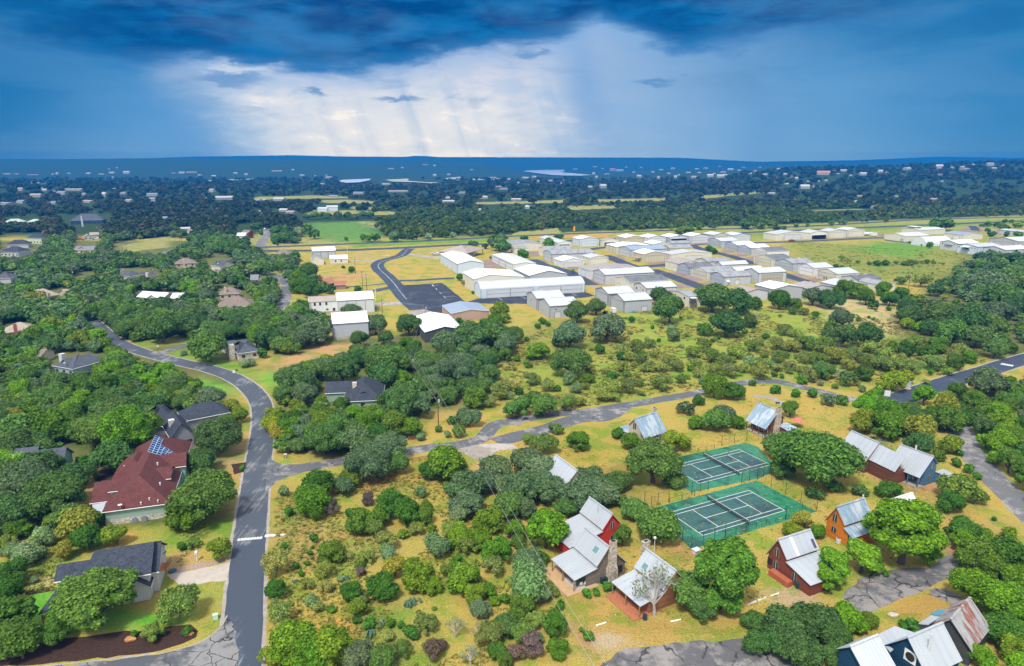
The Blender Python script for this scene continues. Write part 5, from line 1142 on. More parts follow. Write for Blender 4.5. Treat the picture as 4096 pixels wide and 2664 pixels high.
def house(key,label,f,wings,roof,wall,stone=None,name='house',cat='house',group=None,wins=True,chim=None,sat=None,base=None):
    """wings: (A, B, z, W, rise, g, hip0, hip1); A may be a survey point or a length in m (then B anchors and the wing runs along the house axis)"""
    G=[]; ang0=AX
    for w in wings:
        A,B,z,W,rise=w[:5]; g=w[5] if len(w)>5 else 'x'; h0=w[6] if len(w)>6 else False; h1=w[7] if len(w)>7 else False
        if isinstance(A,(int,float)):
            Bp=q(f,*B,z); Ap=Bp-Vector((math.cos(ang0),math.sin(ang0),0))*A
        elif isinstance(B,(int,float)):
            Ap=q(f,*A,z); Bp=Ap+Vector((math.cos(ang0),math.sin(ang0),0))*B
        else: Ap,Bp=q(f,*A,z),q(f,*B,z)
        if not G: ang0=math.atan2(Bp.y-Ap.y,Bp.x-Ap.x)
        G.append(wing_geo(Ap,Bp,W,rise,g,h0,h1))
    o=Vector((*(G[0][2][3](G[0][2][2]/2,wings[0][3]/2,0)).xy,0))
    t=thing(name,label,cat,o,0,group,land=key); HS[key]=(t,G,o)
    rf=MB(); wl=MB()
    for k,(rs,ws,_) in enumerate(G):
        for r in rs: rf.slab([p-o+Vector((0,0,.02*k)) for p in r],.16)
        for w in ws: wl.face([p-o for p in w])
    rf.build('roof',roof,t); wl.build('wall',wall,t)
    # pale fascia along every eave
    fa=MB()
    for k,(rs,ws,_) in enumerate(G):
        for r in rs:
            zmin=min(p.z for p in r)
            e=[p for p in r if abs(p.z-zmin)<.01]
            if len(e)==2: fa.tube([e[0]-o-Vector((0,0,.16)),e[1]-o-Vector((0,0,.16))],.10,4)
    fa.build('fascia',M_LTRIM,t)
    if wins:
        a,b,L,P=G[0][2]; n=max(2,int(L/3.5))
        for k in range(n):
            x=L*(k+.5)/n; c=P(x,.45,1.6)-o
            MB().box((c-b*.03)[:],(1.3,.08,1.2),rz=math.atan2(a.y,a.x)).build('window',M_GLASS,t)
    if stone:
        a,b,L,P=G[0][2]; c=P(L/2,.45,.6)-o
        MB().box((c-b*.04)[:],(L-.7,.16,1.2),rz=math.atan2(a.y,a.x)).build('stone_base',W_STONE,t)
    for ch in (chim or ()):
        (u,v),zt,s,m=ch; p=q(f,u,v,zt)-o; MB().box((p.x,p.y,zt/2),(s,s,zt),rz=ang0).build('chimney',m,t)
    for (u,v,z) in (sat or ()):
        p=q(f,u,v,z)-o; MB().lathe([(.05,-.5),(.05,0),(.2,.02),(.45,.16)],p,10).build('satellite_dish',M_LTRIM,t)
    return t
house('the red-roofed house','large mint house with dark red hipped roof carrying solar panels','E1',[
  ((245,1285),(1262,1150),3.5,36,4.8,'y',True,True),
  (4.6,(1270,785),5.2,6.2,1.7,'x'),(9.0,(1490,600),4.8,6.0,2.3,'x'),((60,1155),9.0,3.0,11.5,1.9,'x'),
  ((375,830),9.0,3.5,13,3.2,'y',True,True),((335,985),5.0,4.9,4.6,1.6,'x')],S_RED,W_GREEN,stone=True,wins=False,sat=((515,1185,4.6),(600,605,5.0)))
def red_extra():
    t,G,o=HS['the red-roofed house']; a,b,L,P=G[0][2]
    rr=G[0][0][1]; n=(rr[1]-rr[0]).cross(rr[2]-rr[0]).normalized()
    M_PV,tt,bb=mat('solar_cells',.12,.7); c=tt.coords('UV')
    bk=tt.add('ShaderNodeTexBrick'); bk.offset=0; tt.l.new(c,bk.inputs['Vector']); bk.inputs['Scale'].default_value=1; bk.inputs['Brick Width'].default_value=1; bk.inputs['Row Height'].default_value=1; bk.inputs['Mortar Size'].default_value=.07
    bk.inputs['Color1'].default_value=(.015,.05,.13,1); bk.inputs['Color2'].default_value=(.02,.07,.17,1); bk.inputs['Mortar'].default_value=(.55,.62,.70,1)
    tt.l.new(bk.outputs[0],bb.inputs['Base Color'])
    for pts,nu,nv in((((1030,160),(1148,215),(1048,440),(918,398)),2,8),(((1112,300),(1235,368),(1165,458),(1048,440)),2,4),(((1232,372),(1340,437),(1255,450),(1168,458)),2,2)):
        V=[pick('E1',u,v,rr[0],n)+n*.22 for u,v in pts]
        me=D.meshes.new('solar_panel'); mb=MB(); s=[p-o for p in V]
        me.from_pydata([p[:] for p in s]+[(p-n*.1)[:] for p in s],[],[(0,3,2,1),(4,5,6,7),(0,1,5,4),(1,2,6,5),(2,3,7,6),(3,0,4,7)]); me.materials.append(M_PV)
        uv=me.uv_layers.new(name='UVMap'); U={0:(0,nv),1:(nu,nv),2:(nu,0),3:(0,0)}
        for li,l in enumerate(me.loops): uv.data[li].uv=U.get(l.vertex_index%4,(0,0))
        link('solar_panel',me,t)
    V=[q('E1',*p)-o for p in((105,1172,3.0),(312,1137,3.0),(238,1312,2.5),(128,1314,2.5))]
    MB().slab(V,.1).build('metal_awning',M_SMOOTHTIN,t)
    for p in((118,1170,2.9),(135,1316,2.4)):
        v=q('E1',*p)-o; MB().box((v.x,v.y,v.z/2),(.2,.2,v.z)).build('awning_post',plain('brown_post',(.16,.07,.04)),t)
    for u,v in((950,1100),(827,1165),(1078,1132),(1070,580),(1108,873)):
        p=pick('E1',u,v,G[0][0][2][0],(G[0][0][2][1]-G[0][0][2][0]).cross(G[0][0][2][2]-G[0][0][2][0]).normalized())-o
        MB().lathe([(.14,-.2),(.14,.35),(.2,.36),(.2,.45)],p,8).build('roof_pipe',M_LTRIM,t)
    for k,(u,v) in enumerate(((745,1420),(882,1405))):
        p=q('E1',u,v); s=thing('air_conditioner',('left' if k==0 else 'right')+' of two grey air conditioner units under the mint wall of the red-roofed house','air conditioner',p,.3,'air conditioners by the mint wall')
        MB().box((0,0,.5),(1.0,1.0,1.0)).build('casing',plain('grey_casing',(.20,.22,.26),.5,.1),s); MB().lathe([(.42,0),(.42,.05),(.1,.08)],(0,0,1.0),12).build('fan_grille',M_TRIM,s)
    p=q('E1',352,1460); s=thing('utility_box','dark green utility box at the corner of the mint house','utility box',p,.3)
    MB().box((0,0,.5),(.9,.7,1.0)).build('casing',plain('green_casing',(.02,.09,.06),.5),s); MB().box((0,0,1.03),(1.0,.8,.06)).build('lid',plain('green_casing',(.02,.09,.06),.5),s)
red_extra()
house('the charcoal-roofed white house','white two-storey house with charcoal shingle roof behind the elm and the concrete drive','E2',[
  (11.5,(1370,465),5.0,11.4,3.1,'x',True,False),((270,560),7.5,4.5,5.6,1.7,'x'),(2.0,(1462,440),4.2,9.6,3.2,'x'),(5.2,(1372,610),2.9,6.0,2.0,'y')],S_CHAR,W_WHITE,sat=())
def char_extra():
    t,G,o=HS['the charcoal-roofed white house']
    MB().slab([q('E2',*p)-o for p in((300,640,4.2),(600,640,4.2),(340,850,2.8),(85,930,2.8))],.16).build('porch_roof',S_CHAR,t)
    for p in((135,935,2.6),(330,870,2.6)):
        v=q('E2',*p)-o; MB().box((v.x,v.y,v.z/2),(.22,.22,v.z)).build('porch_post',plain('brown_post',(.16,.07,.04)),t)
    p=q('E2',512,545,4.6)-o; MB().tube([(p.x,p.y,3.8),(p.x,p.y,5.6)],.17,8).build('flue',M_TRIM,t)
    p=q('E2',1522,378,3.0)-o; MB().box((p.x,p.y,2.9),(1.5,2.6,.2),rz=.3).build('balcony',plain('orange_deck',(.48,.16,.05),.8),t)
    d=MB()
    for k in range(8): d.box((p.x+.75,p.y-1.2+.34*k,3.5),(.05,.05,1.0))
    d.box((p.x+.75,p.y,4.0),(.07,2.6,.07)); d.build('balcony_railing',M_BLACKPOST,t)
    d=MB(); v=q('E2',1525,235,6.0)-o; d.box((v.x,v.y,6.2),(.3,.8,.4)); d.build('wall_lamp',M_TRIM,t)
char_extra()
house('the aqua house','aqua gabled house with slate roof half hidden by the dense oaks at the far left','E8',[
  (12.0,(385,440),3.4,9.5,3.4,'x'),(9.0,(215,405),3.2,8.5,2.4,'x',True,False)],S_SLATE,W_AQUA,sat=((205,290,5.0),))
house('the grey gabled house','grey-sided house with charcoal roof and white chimney above the red-roofed house','E8',[
  ((1040,272),(1192,240),3.4,15.5,3.9,'y',False,True),((905,205),9.0,3.4,12.0,4.4,'x',True,True),((1120,160),13.0,3.3,9.0,3.0,'x',True,True)],S_CHAR,W_GREY,chim=(((1044,150),6.6,1.5,W_WHITE),),sat=((1112,206,5.4),))
house('the charcoal-roofed house by the bend','pale green house with charcoal roof and front gable, among oaks beside the bend','B2',[
  ((765,1200),(1118,1185),3.1,17,4.6,'y',True,True),((610,1126),9.5,3.2,9.5,2.4,'x'),((835,1168),8.5,3.5,9,2.0,'y')],S_CHAR,GREENB,chim=(((872,1030),7.0,1.4,W_STONE),))
house('the stone-walled house','grey-roofed house with a broad pale stone wall behind a round oak','B1',[
  ((2105,775),(2300,745),3.2,13,3.4,'x',True,True),((1985,720),5.5,3.0,10,1.2,'x')],S_SLATE,W_STONE,chim=(((2040,695),6.0,2.2,W_STONE),))
house('the slate-roofed house in the woods','long blue-grey house with slate roof and white chimney, sunk in yellow-green trees','B1',[
  ((460,880),(640,912),3.4,13,3.2,'x',True,True),((620,905),(950,830),3.2,9,2.6,'x',False,True)],S_SLATE,boards('blue_grey_siding',(.36,.44,.50),.25,.06),chim=(((548,775),7.2,1.7,W_WHITE),),sat=((570,860,5.2),))
house('the tan hipped house','tan house with brown-grey hipped roof and brick chimney at the far left','B1',[
  ((40,590),(310,560),3.2,11,3.0,'x',True,True)],S_TAN,W_BEIGE,chim=(((128,510),7.0,1.3,S_TERRA),))
house('the brown roof in the thicket','low house showing only a brown roof edge left of the slate-roofed house','B1',[
  ((220,800),(360,800),3.0,9,1.8,'x')],S_BROWN,W_BEIGE,wins=False)
house('the grey-brown hipped house','house with wide grey-brown hipped roof and pointed gable among grey oaks','B1',[
  ((1925,372),(2240,352),3.4,16,4.4,'x',True,True),((2040,352),7,3.4,7,2.6,'y')],S_BROWN,W_BEIGE)
house('the small grey hip roof','small grey-roofed house with brick chimney just behind the wide grey-brown roof','B1',[
  ((1935,250),(2120,240),3.2,10,3.0,'x',True,True)],S_BROWN,W_BEIGE,chim=(((1990,185),7.0,1.2,W_BEIGE),))
house('the white tin roof','house whose white metal roof shows above the oaks, its small gable facing forward','B1',[
  ((1205,272),(1440,288),3.2,10,2.4,'x'),((1290,285),8,3.2,8,2.2,'y')],rm('bright',0),W_WHITE)
house('the white tin shed roof','plain white metal roof to the right of the gabled white roof','B1',[
  ((1500,285),(1648,285),3.2,9,2.2,'x')],rm('bright',0),W_WHITE,name='shed',cat='shed')
house('the tan roof behind the orange brush','tan house with brick chimney and dark blue ridge behind yellow-green brush','B1',[
  ((355,275),(530,250),3.4,12,3.6,'x',False,True),((575,235),9,3.0,8,1.2,'x')],S_TAN,W_BEIGE,chim=(((425,235),6.5,1.4,W_BEIGE),))
house('the white house at the left edge','white house with dark hipped roof and big garage door at the left edge','R3',[
  ((-60,392),(72,388),5.6,14,3.2,'x',True,True)],S_SLATE,W_WHITE)
house('the pale house by the side lane','pale two-part house with dark roofs beside the side lane','R3',[
  ((868,378),(960,362),5.2,11,2.8,'x',True,True),((935,388),15,3.2,10,2.6,'x',True,True)],S_SLATE,W_CREAM,chim=(((985,352),6.4,1.5,W_CREAM),))
house('the long brown-grey roof','house with brown-grey roof and tan chimney right of the side lane','R3',[
  ((1172,292),(1310,285),3.2,11,3.0,'x',True,True)],S_BROWN,W_BEIGE,chim=(((1228,262),7.0,1.4,W_BEIGE),))
house('the cream gabled house','cream two-storey house with charcoal gables, above the lower oaks','R2',[
  ((35,300),(100,310),6.0,12,3.2,'x',True,False),((62,300),8.0,6.0,9,3.0,'y'),((60,330),18,3.2,8,2.2,'x',True,True)],S_SLATE,W_CREAM)
house('the small grey roof by the parked car','small house with grey roof beside a parked car','R2',[
  ((300,400),(357,398),3.2,9,2.6,'x')],S_GREY,W_BEIGE)
house('the brown brick house','low brown house with red-brown roof and chimney on the golden field','R2',[
  ((805,425),(870,418),3.2,10,2.4,'x'),((866,435),(946,432),2.8,8,1.8,'x')],S_TERRA,plain('brown_brick',(.30,.17,.12)),chim=(((805,382),5.6,1.3,W_WHITE),),group='buildings along the airport road')
house('the brown hip by the taxiway','low brown hipped roof showing between trees beside the taxiway','R2',[
  ((460,224),(560,226),3.2,12,3.0,'x',True,True)],S_BROWN,W_BEIGE)
house('the white pavilion','dark-roofed house with twin gables at the far left','R3',[
  ((-5,212),(120,215),4.0,14,4.0,'x',True,True),((40,165),(190,160),3.6,12,3.6,'x',True,True)],S_CHAR,W_WHITE)
house('the pale green house','pale green two-storey house with dark pyramid roof at the far left','R3',[
  ((172,118),(275,122),5.6,12,3.4,'x',True,True)],S_CHAR,plain('pale_green_render',(.46,.52,.36)))
house('the grey gable house','grey-roofed low house with pale chimney beside the round dark oak','R3',[
  ((492,202),(628,200),3.0,11,2.8,'x'),((510,200),8,3.0,6,2.6,'y')],S_GREY,W_CREAM)
house('the white garage','white garage with pitched roof and white door, red and white trucks beside it','R3',[
  ((560,115),(618,112),3.2,9,2.6,'y'),((600,100),9,3.0,8,2.2,'x')],S_TAN,W_WHITE)
house('the small white gable','small white gabled house behind the power poles','R3',[
  ((1218,82),(1280,82),3.6,9,2.8,'y')],S_TAN,W_WHITE)
house('the big blue-roofed house','big house with grey hipped roof and dark glazed veranda, alone in the woods','C1',[
  ((650,655),(955,648),5.0,22,7.0,'x',True,True)],S_SLATE,plain('navy_glazing',(.03,.06,.11),.3,.1,.5,.6),chim=(((755,612),13,1.8,W_WHITE),))
house('the green roofs','low house with pale green roof at the far left behind the power line','C1',[
  ((30,672),(215,668),3.2,14,3.6,'x',True,True),((245,668),(365,668),4.2,12,3,'x',True,True)],shingle('pale_green_roof',(.36,.45,.36)),W_CREAM,wins=False)
house('the red cottage by the gravel lane','small red cottage with dark roof at the end of the gravel lane','R2',[
  ((243,82),(290,84),6.0,8,2.2,'x')],S_BROWN,plain('dark_red_boards',(.22,.035,.03)))
house('the white shed by the gravel lane','white low shed with white roof left of the red cottage','R2',[
  ((208,104),(268,104),3.6,9,2.4,'x')],rm('bright',0),W_WHITE,name='shed',cat='shed',wins=False)
house('the silver farm shed','long silver farm shed with curved roof line beyond the green field','C2',[
  ((568,545),(660,545),4.2,14,2.0,'x'),((655,530),(762,528),6.4,16,2.0,'x')],rm('pale',0),wm('paleblue',PALEBLUE,0),name='farm_shed',cat='shed',wins=False)
house('the white roof by the green field','white roof in the bushes beside the green field','C2',[
  ((215,718),(318,720),2.6,9,2.0,'x')],rm('bright',0),W_CREAM,name='shed',cat='shed',wins=False)
# ------------------------------------------------------------------ far houses, each a few pixels
M_FW=plain('far_house_pale_wall',(.36,.33,.30),.9,.05); M_FR=[plain('far_roof_%s'%n,c,.9,.05) for n,c in(('white',(.42,.42,.42)),('grey',(.22,.23,.26)),('tan',(.34,.28,.23)),('red',(.50,.20,.14)))]
def far_house(f,u,v,wpx,hpx,rk,label,group,name='house'):
    U,V=fp(f,u,v); s=FR[f][2]
    # find the point of the land under that spot
    lo,hi=300.0,9000.0; x=(U-2048)/FPX; k=(1332-V)/FPX; dy=CP+k*SP; dz=-SP+k*CP
    y=lo; prev=y
    while y<hi:
        t=y/dy; z=CAMH+dz*t
        if z<=tz(x*t,y): break
        y*=1.004
    else: return
    t=y/dy; dist=t; wm_=max(4.0,wpx*s*dist/FPX); h=max(2.5,hpx*s*dist/FPX)
    rise=h*.45; hh=h*.6; dpt=min(max(7,wm_*.6),18)
    rz=random.uniform(-.5,.5); z0=tz(x*t,y)-.8
    mb=MB(); L,W=wm_,dpt
    mb.box((0,0,(hh+.8)/2),(L,W,hh+.8),0)
    mb.prism([(-L/2-.4,-W/2-.5,hh+.8),(-L/2-.4,W/2+.5,hh+.8),(-L/2-.4,0,hh+.8+rise)],(L+.8,0,0),1)
    ob=mb.build(name,[M_FW,M_FR[rk]]); ob.location=(x*t,y,z0); ob.rotation_euler=(0,0,rz); tag(ob,label,'house',group)
FAR=[('C1',[(195,380,42,28,2),(300,315,30,14,0),(350,312,30,12,0),(410,312,36,10,2),(385,357,55,14,1),(418,382,40,20,0),(520,385,30,16,2),(690,378,160,18,2),(782,420,30,20,2),(1062,364,24,8,0),(975,440,46,46,0),(1150,412,60,20,1),(1205,482,70,24,2),(1418,478,50,34,1),(1420,428,90,26,1),(1975,392,56,30,2),(2085,460,150,30,0),(2455,470,30,14,0),(340,437,90,30,2),(575,415,70,30,1),(205,498,80,30,1),(70,508,150,22,1),(500,505,50,26,1),(830,490,120,22,2),(1540,650,60,30,1),(0,350,40,16,0),(100,320,20,10,0),(1930,460,30,14,2),(20,578,40,14,2),(1720,750,90,30,0)],'pale house among dark trees on the distant left plain','houses on the distant left plain'),
 ('C2',[(610,318,60,8,0),(1210,325,70,16,2),(955,410,90,20,1),(1320,390,190,14,2),(1790,485,110,18,0),(1785,452,44,16,0),(1915,408,60,18,1),(2115,455,66,26,0),(2300,370,70,16,1),(720,440,76,20,1),(220,470,100,26,0),(20,485,50,26,1),(260,572,76,26,0),(330,588,90,22,2),(50,582,40,20,2),(2078,565,26,20,0),(2250,345,60,10,2)],'pale house in the wooded belt beyond the green field','houses beyond the green field'),
 ('C3',[(125,265,60,14,0),(205,258,40,16,0),(240,300,28,20,3),(360,290,36,10,0),(725,350,44,14,0),(845,355,60,36,0),(60,308,24,12,0),(450,318,16,14,0),(40,468,90,18,0),(150,546,46,30,0),(935,195,50,24,3),(1000,200,70,18,0),(1050,300,34,12,0),(760,228,26,18,0),(785,262,20,22,0),(880,228,40,10,0),(1180,255,40,22,0),(1520,262,26,24,0),(1690,262,46,20,2),(1845,252,56,26,0),(1940,255,66,26,0),(1800,178,40,16,2),(1495,180,40,16,2),(1385,190,36,12,0),(1060,165,24,8,0),(845,178,24,8,0),(1200,168,24,8,0),(1640,215,40,10,0),(1550,238,20,10,0),(1460,222,30,10,0),(2030,188,50,16,0),(2150,165,30,8,0),(1930,160,24,8,0),(1960,212,50,12,0),(2260,200,30,12,2),(2110,195,26,10,0),(1980,238,36,14,0),(2210,225,34,12,0),(2350,235,40,14,0),(2300,165,30,8,0),(770,160,36,8,0),(590,182,40,8,0),(470,285,26,12,2),(1310,210,30,10,0),(1740,215,30,10,0),(1130,212,26,10,0),(1360,268,24,24,2),(1720,182,36,10,0),(1880,225,26,10,0)],'tiny pale house on the blue wooded rise right of the lake','houses right of the lake'),
 ('C4',[(515,230,110,34,3),(880,235,60,26,0),(700,200,50,18,0),(160,232,34,16,0),(340,360,80,36,0),(430,350,26,18,0),(495,355,16,16,0),(350,345,60,20,0),(262,272,26,20,0),(172,322,34,14,0),(215,270,16,12,0),(372,298,20,10,0),(455,298,50,12,0),(537,292,24,16,0),(760,242,34,12,0),(1045,210,40,24,0),(1105,212,26,18,2),(1290,185,70,22,0),(1590,172,56,34,0),(1800,170,50,20,0),(1840,185,110,16,2),(1905,145,24,14,0),(2060,148,60,28,2),(2175,148,36,14,2),(1715,172,30,16,2),(1615,296,20,10,0),(2100,175,40,12,0),(815,490,34,18,0),(850,435,46,14,3),(985,545,46,26,0),(30,410,60,14,0),(1600,235,40,12,1),(1415,218,30,14,1),(370,455,16,16,0),(2030,480,30,10,0),(100,180,40,10,0),(225,250,20,10,0),(600,215,24,10,0),(1200,440,50,14,2),(1540,465,60,16,2),(650,225,26,10,0)],'pale house on the dark wooded hillside at the far right','houses on the right hillside')]
for f,L,label,group in FAR:
    for u,v,w,h,rk in L: far_house(f,u,v,w,h,rk,label,group)
for k,(u,v,w,h,rk) in enumerate([(75,228,90,10,2),(165,228,50,10,2),(535,230,26,18,0),(645,222,30,8,0),(830,225,60,14,0),(950,228,70,8,0),(1045,220,50,16,0),(1180,222,56,24,0),(1090,172,16,10,0),(1015,182,20,8,0),(1690,220,50,16,0),(1780,214,90,12,2),(1990,250,40,14,0),(2190,222,34,14,0),(2290,235,30,14,0),(1620,218,50,6,0),(1860,238,40,10,0),(1050,262,30,12,0),(490,230,16,10,0),(310,234,90,6,2)]):
    far_house('C1',u,v,w,h,rk,'tiny pale house at the foot of the blue ridge on the left','houses below the blue ridge')
for k,(u,v,w,h,rk) in enumerate([(195,200,90,12,2),(345,190,30,10,0),(430,242,40,12,0),(180,264,24,8,0),(265,264,16,8,0),(680,262,60,16,2),(1255,180,46,10,0),(1575,142,50,8,2),(1660,150,26,10,0),(2005,187,30,8,0),(1790,235,26,14,0),(1660,245,30,20,0),(1360,170,24,8,0),(550,245,14,10,0),(2200,262,60,10,0),(655,238,14,8,0)]):
    far_house('C2',u,v,w,h,rk,'tiny pale house on the blue slope below the middle of the ridge','houses on the middle slope')
# ------------------------------------------------------------------ vegetation
def foliage_mat(name,attr):
    m=D.materials.new(name); m.use_nodes=True; t=NT(m.node_tree); b=t.n['Principled BSDF']; out=t.n['Material Output']
    b.inputs['Roughness'].default_value=.75; b.inputs['Specular IOR Level'].default_value=.18
    base=t.add('ShaderNodeAttribute',attribute_name='tint').outputs['Color'] if attr else t.add('ShaderNodeObjectInfo').outputs['Color']
    geo=t.add('ShaderNodeNewGeometry'); c=t.coords()
    n=t.noise(c,1.6 if not attr else .12,3,.6)
    isl=geo.outputs['Random Per Island']
    f=t.m('ADD',.42,t.m('ADD',t.m('MULTIPLY',isl,1.05),t.m('MULTIPLY',t.m('SUBTRACT',n,.5),.9)))
    cc=t.add('ShaderNodeCombineXYZ'); t.l.new(t.m('MULTIPLY',f,t.m('ADD',.86,t.m('MULTIPLY',isl,.30))),cc.inputs[0]); t.l.new(f,cc.inputs[1]); t.l.new(t.m('MULTIPLY',f,.9),cc.inputs[2])
    col=t.mix(1.0,base,cc.outputs[0],'MULTIPLY')
    t.l.new(col,b.inputs['Base Color'])
    tr=t.add('ShaderNodeBsdfTranslucent'); t.l.new(t.mix(1.0,col,(1.3,1.25,.6),'MULTIPLY'),tr.inputs['Color'])
    mx=t.add('ShaderNodeMixShader'); mx.inputs[0].default_value=.30; t.l.new(b.outputs[0],mx.inputs[1]); t.l.new(tr.outputs[0],mx.inputs[2])
    t.l.new(mx.outputs[0],out.inputs['Surface'])
    return m
M_LEAF=foliage_mat('foliage',False); M_LEAFT=foliage_mat('woodland_foliage',True)
M_BARK=plain('bark',(.10,.085,.07),.95,.35,4); M_PALEBARK=plain('pale_bark',(.36,.34,.31),.95,.3,4)
def ico(sub):
    bm=bmesh.new(); bmesh.ops.create_icosphere(bm,subdivisions=sub,radius=1); v=np.array([x.co[:] for x in bm.verts]); f=np.array([[y.index for y in x.verts] for x in bm.faces]); bm.free(); return v,f
ICO={1:ico(1),2:ico(2)}
# kind: crown centre height / R, lobe shell (x,z), lobe size range, lobe count, leaves, leaf size, upness, core, name, category
KIND=dict(
 O=dict(zc=.74,sx=.68,sz=.36,lr=(.22,.46),n=22,nl=6800,ls=.052,core=.72,low=.24,name='live_oak',cat='oak tree'),
 J=dict(zc=.62,sx=.62,sz=.50,lr=(.17,.38),n=30,nl=6600,ls=.050,core=.72,low=.0,name='juniper',cat='juniper'),
 D=dict(zc=.95,sx=.66,sz=.60,lr=(.20,.42),n=26,nl=6800,ls=.056,core=.66,low=.30,name='broadleaf_tree',cat='tree'),
 M=dict(zc=.62,sx=.70,sz=.30,lr=(.20,.36),n=17,nl=2700,ls=.050,core=0,low=.15,name='mesquite_tree',cat='mesquite'),
 W=dict(zc=.60,sx=.50,sz=.36,lr=(.34,.52),n=11,nl=4200,ls=.050,core=.78,low=.0,name='sage_bush',cat='bush'),
 Y=dict(zc=.72,sx=.62,sz=.42,lr=(.26,.42),n=17,nl=4200,ls=.060,core=.66,low=.12,name='yellow_green_tree',cat='tree'),
 S=dict(zc=.58,sx=.48,sz=.34,lr=(.34,.50),n=9,nl=2600,ls=.085,core=.82,low=.0,name='green_shrub',cat='shrub'),
 X=dict(zc=.80,sx=.68,sz=.46,lr=(.16,.28),n=12,nl=420,ls=.034,core=0,low=.3,name='bare_tree',cat='tree'),
 B=dict(zc=.55,sx=.55,sz=.36,lr=(.25,.4),n=12,nl=3000,ls=.045,core=.6,low=.0,name='dead_shrub',cat='dead shrub'),
 T=dict(zc=1.5,sx=.5,sz=1.2,lr=(.2,.3),n=30,nl=5200,ls=.06,core=.8,low=.0,name='spruce_tree',cat='spruce'),
)
def lobes_of(k,rs,big=False):
    K=KIND[k]; C=[];r=[]
    for i in range(int(K['n']*(2.1 if big else 1))):
        a=rs.uniform(0,6.283)+i*2.4; 
        if k=='T':
            h=(i+.5)/K['n']; rad=(1-h)*.75; C.append((rad*math.cos(a),rad*math.sin(a),.2+h*2.7)); r.append(.34*(1-h*.75)+.05); continue
        e=rs.uniform(-.35,1.0); of=rs.uniform(.60,1.06) if rs.rand()<.72 else rs.uniform(1.06,1.30)
        rad=math.sqrt(max(0,1-e*e*.8))*of*K['sx']
        if i<2: rad*=.25; e=.8
        if i in(2,3): e=rs.uniform(1.0,1.3); rad=rs.uniform(.1,.45)*K['sx']; of=1.2
        x,y=rad*math.cos(a),rad*math.sin(a); z=K['zc']+e*K['sz']
        lr=rs.uniform(*K['lr'])*(.72 if big else 1.0)*(1.0 if e<.6 else 1.1)*(1.0 if of<1.06 else .62)
        if K['low']>.1: z=max(z,K['low']+lr*.62)
        else: z=max(z,lr*.55)
        C.append((x,y,z)); r.append(lr)
    return np.array(C),np.array(r)
def crown_arrays(k,seed,nl=None,ls=None,core=True,csub=1,big=False):
    K=KIND[k]; rs=np.random.RandomState(seed); C,r=lobes_of(k,rs,big)
    if not big and k in'OJDMYSW':
        an=rs.uniform(0,6.28); ex=rs.uniform(.82,1.0); ca,sa=math.cos(an),math.sin(an); x_,y_=C[:,0]*ca+C[:,1]*sa,(-C[:,0]*sa+C[:,1]*ca)*ex; C[:,0],C[:,1]=x_*ca-y_*sa,x_*sa+y_*ca
    nl=nl or K['nl']; ls=ls or K['ls']; w=r**2; w/=w.sum()
    idx=rs.choice(len(r),nl*2,p=w); d=rs.normal(size=(nl*2,3)); d/=np.linalg.norm(d,axis=1)[:,None]
    d[:,2]=np.where((d[:,2]<-.2)&(rs.rand(nl*2)<.6),-d[:,2],d[:,2])
    rad=rs.uniform(.74,1.10,nl*2); rad=np.where(rs.rand(nl*2)<.14,rad*1.20,rad)
    p=C[idx]+d*(r[idx]*rad)[:,None]
    dist=np.linalg.norm(p[:,None,:]-C[None],axis=2)/r[None]; dist[np.arange(nl*2),idx]=9
    keep=(dist.min(1)>.82)&(p[:,2]>.015); p,d=p[keep][:nl],d[keep][:nl]; n=len(p)
    nrm=d+rs.normal(size=(n,3))*.36+np.array([0,-.0,.45]); nrm/=np.linalg.norm(nrm,axis=1)[:,None]
    t=rs.normal(size=(n,3)); t-=nrm*(t*nrm).sum(1)[:,None]; t/=np.linalg.norm(t,axis=1)[:,None]; b=np.cross(nrm,t)
    s=ls*rs.uniform(.55,1.5,n)[:,None]; asp=rs.uniform(.55,.95,n)[:,None]
    V=np.stack([p-t*s,p-b*s*asp+nrm*s*.12,p+t*s,p+b*s*asp-nrm*s*.12],1).reshape(-1,3)
    F=[np.arange(n*4).reshape(n,4)]; T=None
    if core and K['core']:
        iv,jf=ICO[csub]; cv=[];cf=[];o=len(V)
        for c,q_ in zip(C,r):
            wob=1+.16*np.sin(iv[:,0]*5+seed+c[0]*9)*np.cos(iv[:,1]*6+c[1]*7)
            cv.append(c+iv*(q_*K['core'])*wob[:,None]); cf.append(jf+o); o+=len(iv)
        cv=np.concatenate(cv); cv[:,2]=np.maximum(cv[:,2],.01); V=np.concatenate([V,cv]); T=np.concatenate(cf)
    return V,F[0],T,C,r
def arrays_mesh(name,V,Q,T,mats,mi_tail=None):
    me=D.meshes.new(name); nq=len(Q); nt=0 if T is None else len(T)
    me.vertices.add(len(V)); me.vertices.foreach_set('co',np.ascontiguousarray(V,dtype=np.float32).ravel())
    li=np.concatenate([Q.ravel(),T.ravel()]) if nt else Q.ravel()
    me.loops.add(len(li)); me.loops.foreach_set('vertex_index',li.astype(np.int32))
    st=np.concatenate([np.arange(nq)*4,nq*4+np.arange(nt)*3]).astype(np.int32)
    me.polygons.add(nq+nt); me.polygons.foreach_set('loop_start',st)
    for m in mats: me.materials.append(m)
    me.update(); me.validate(); return me
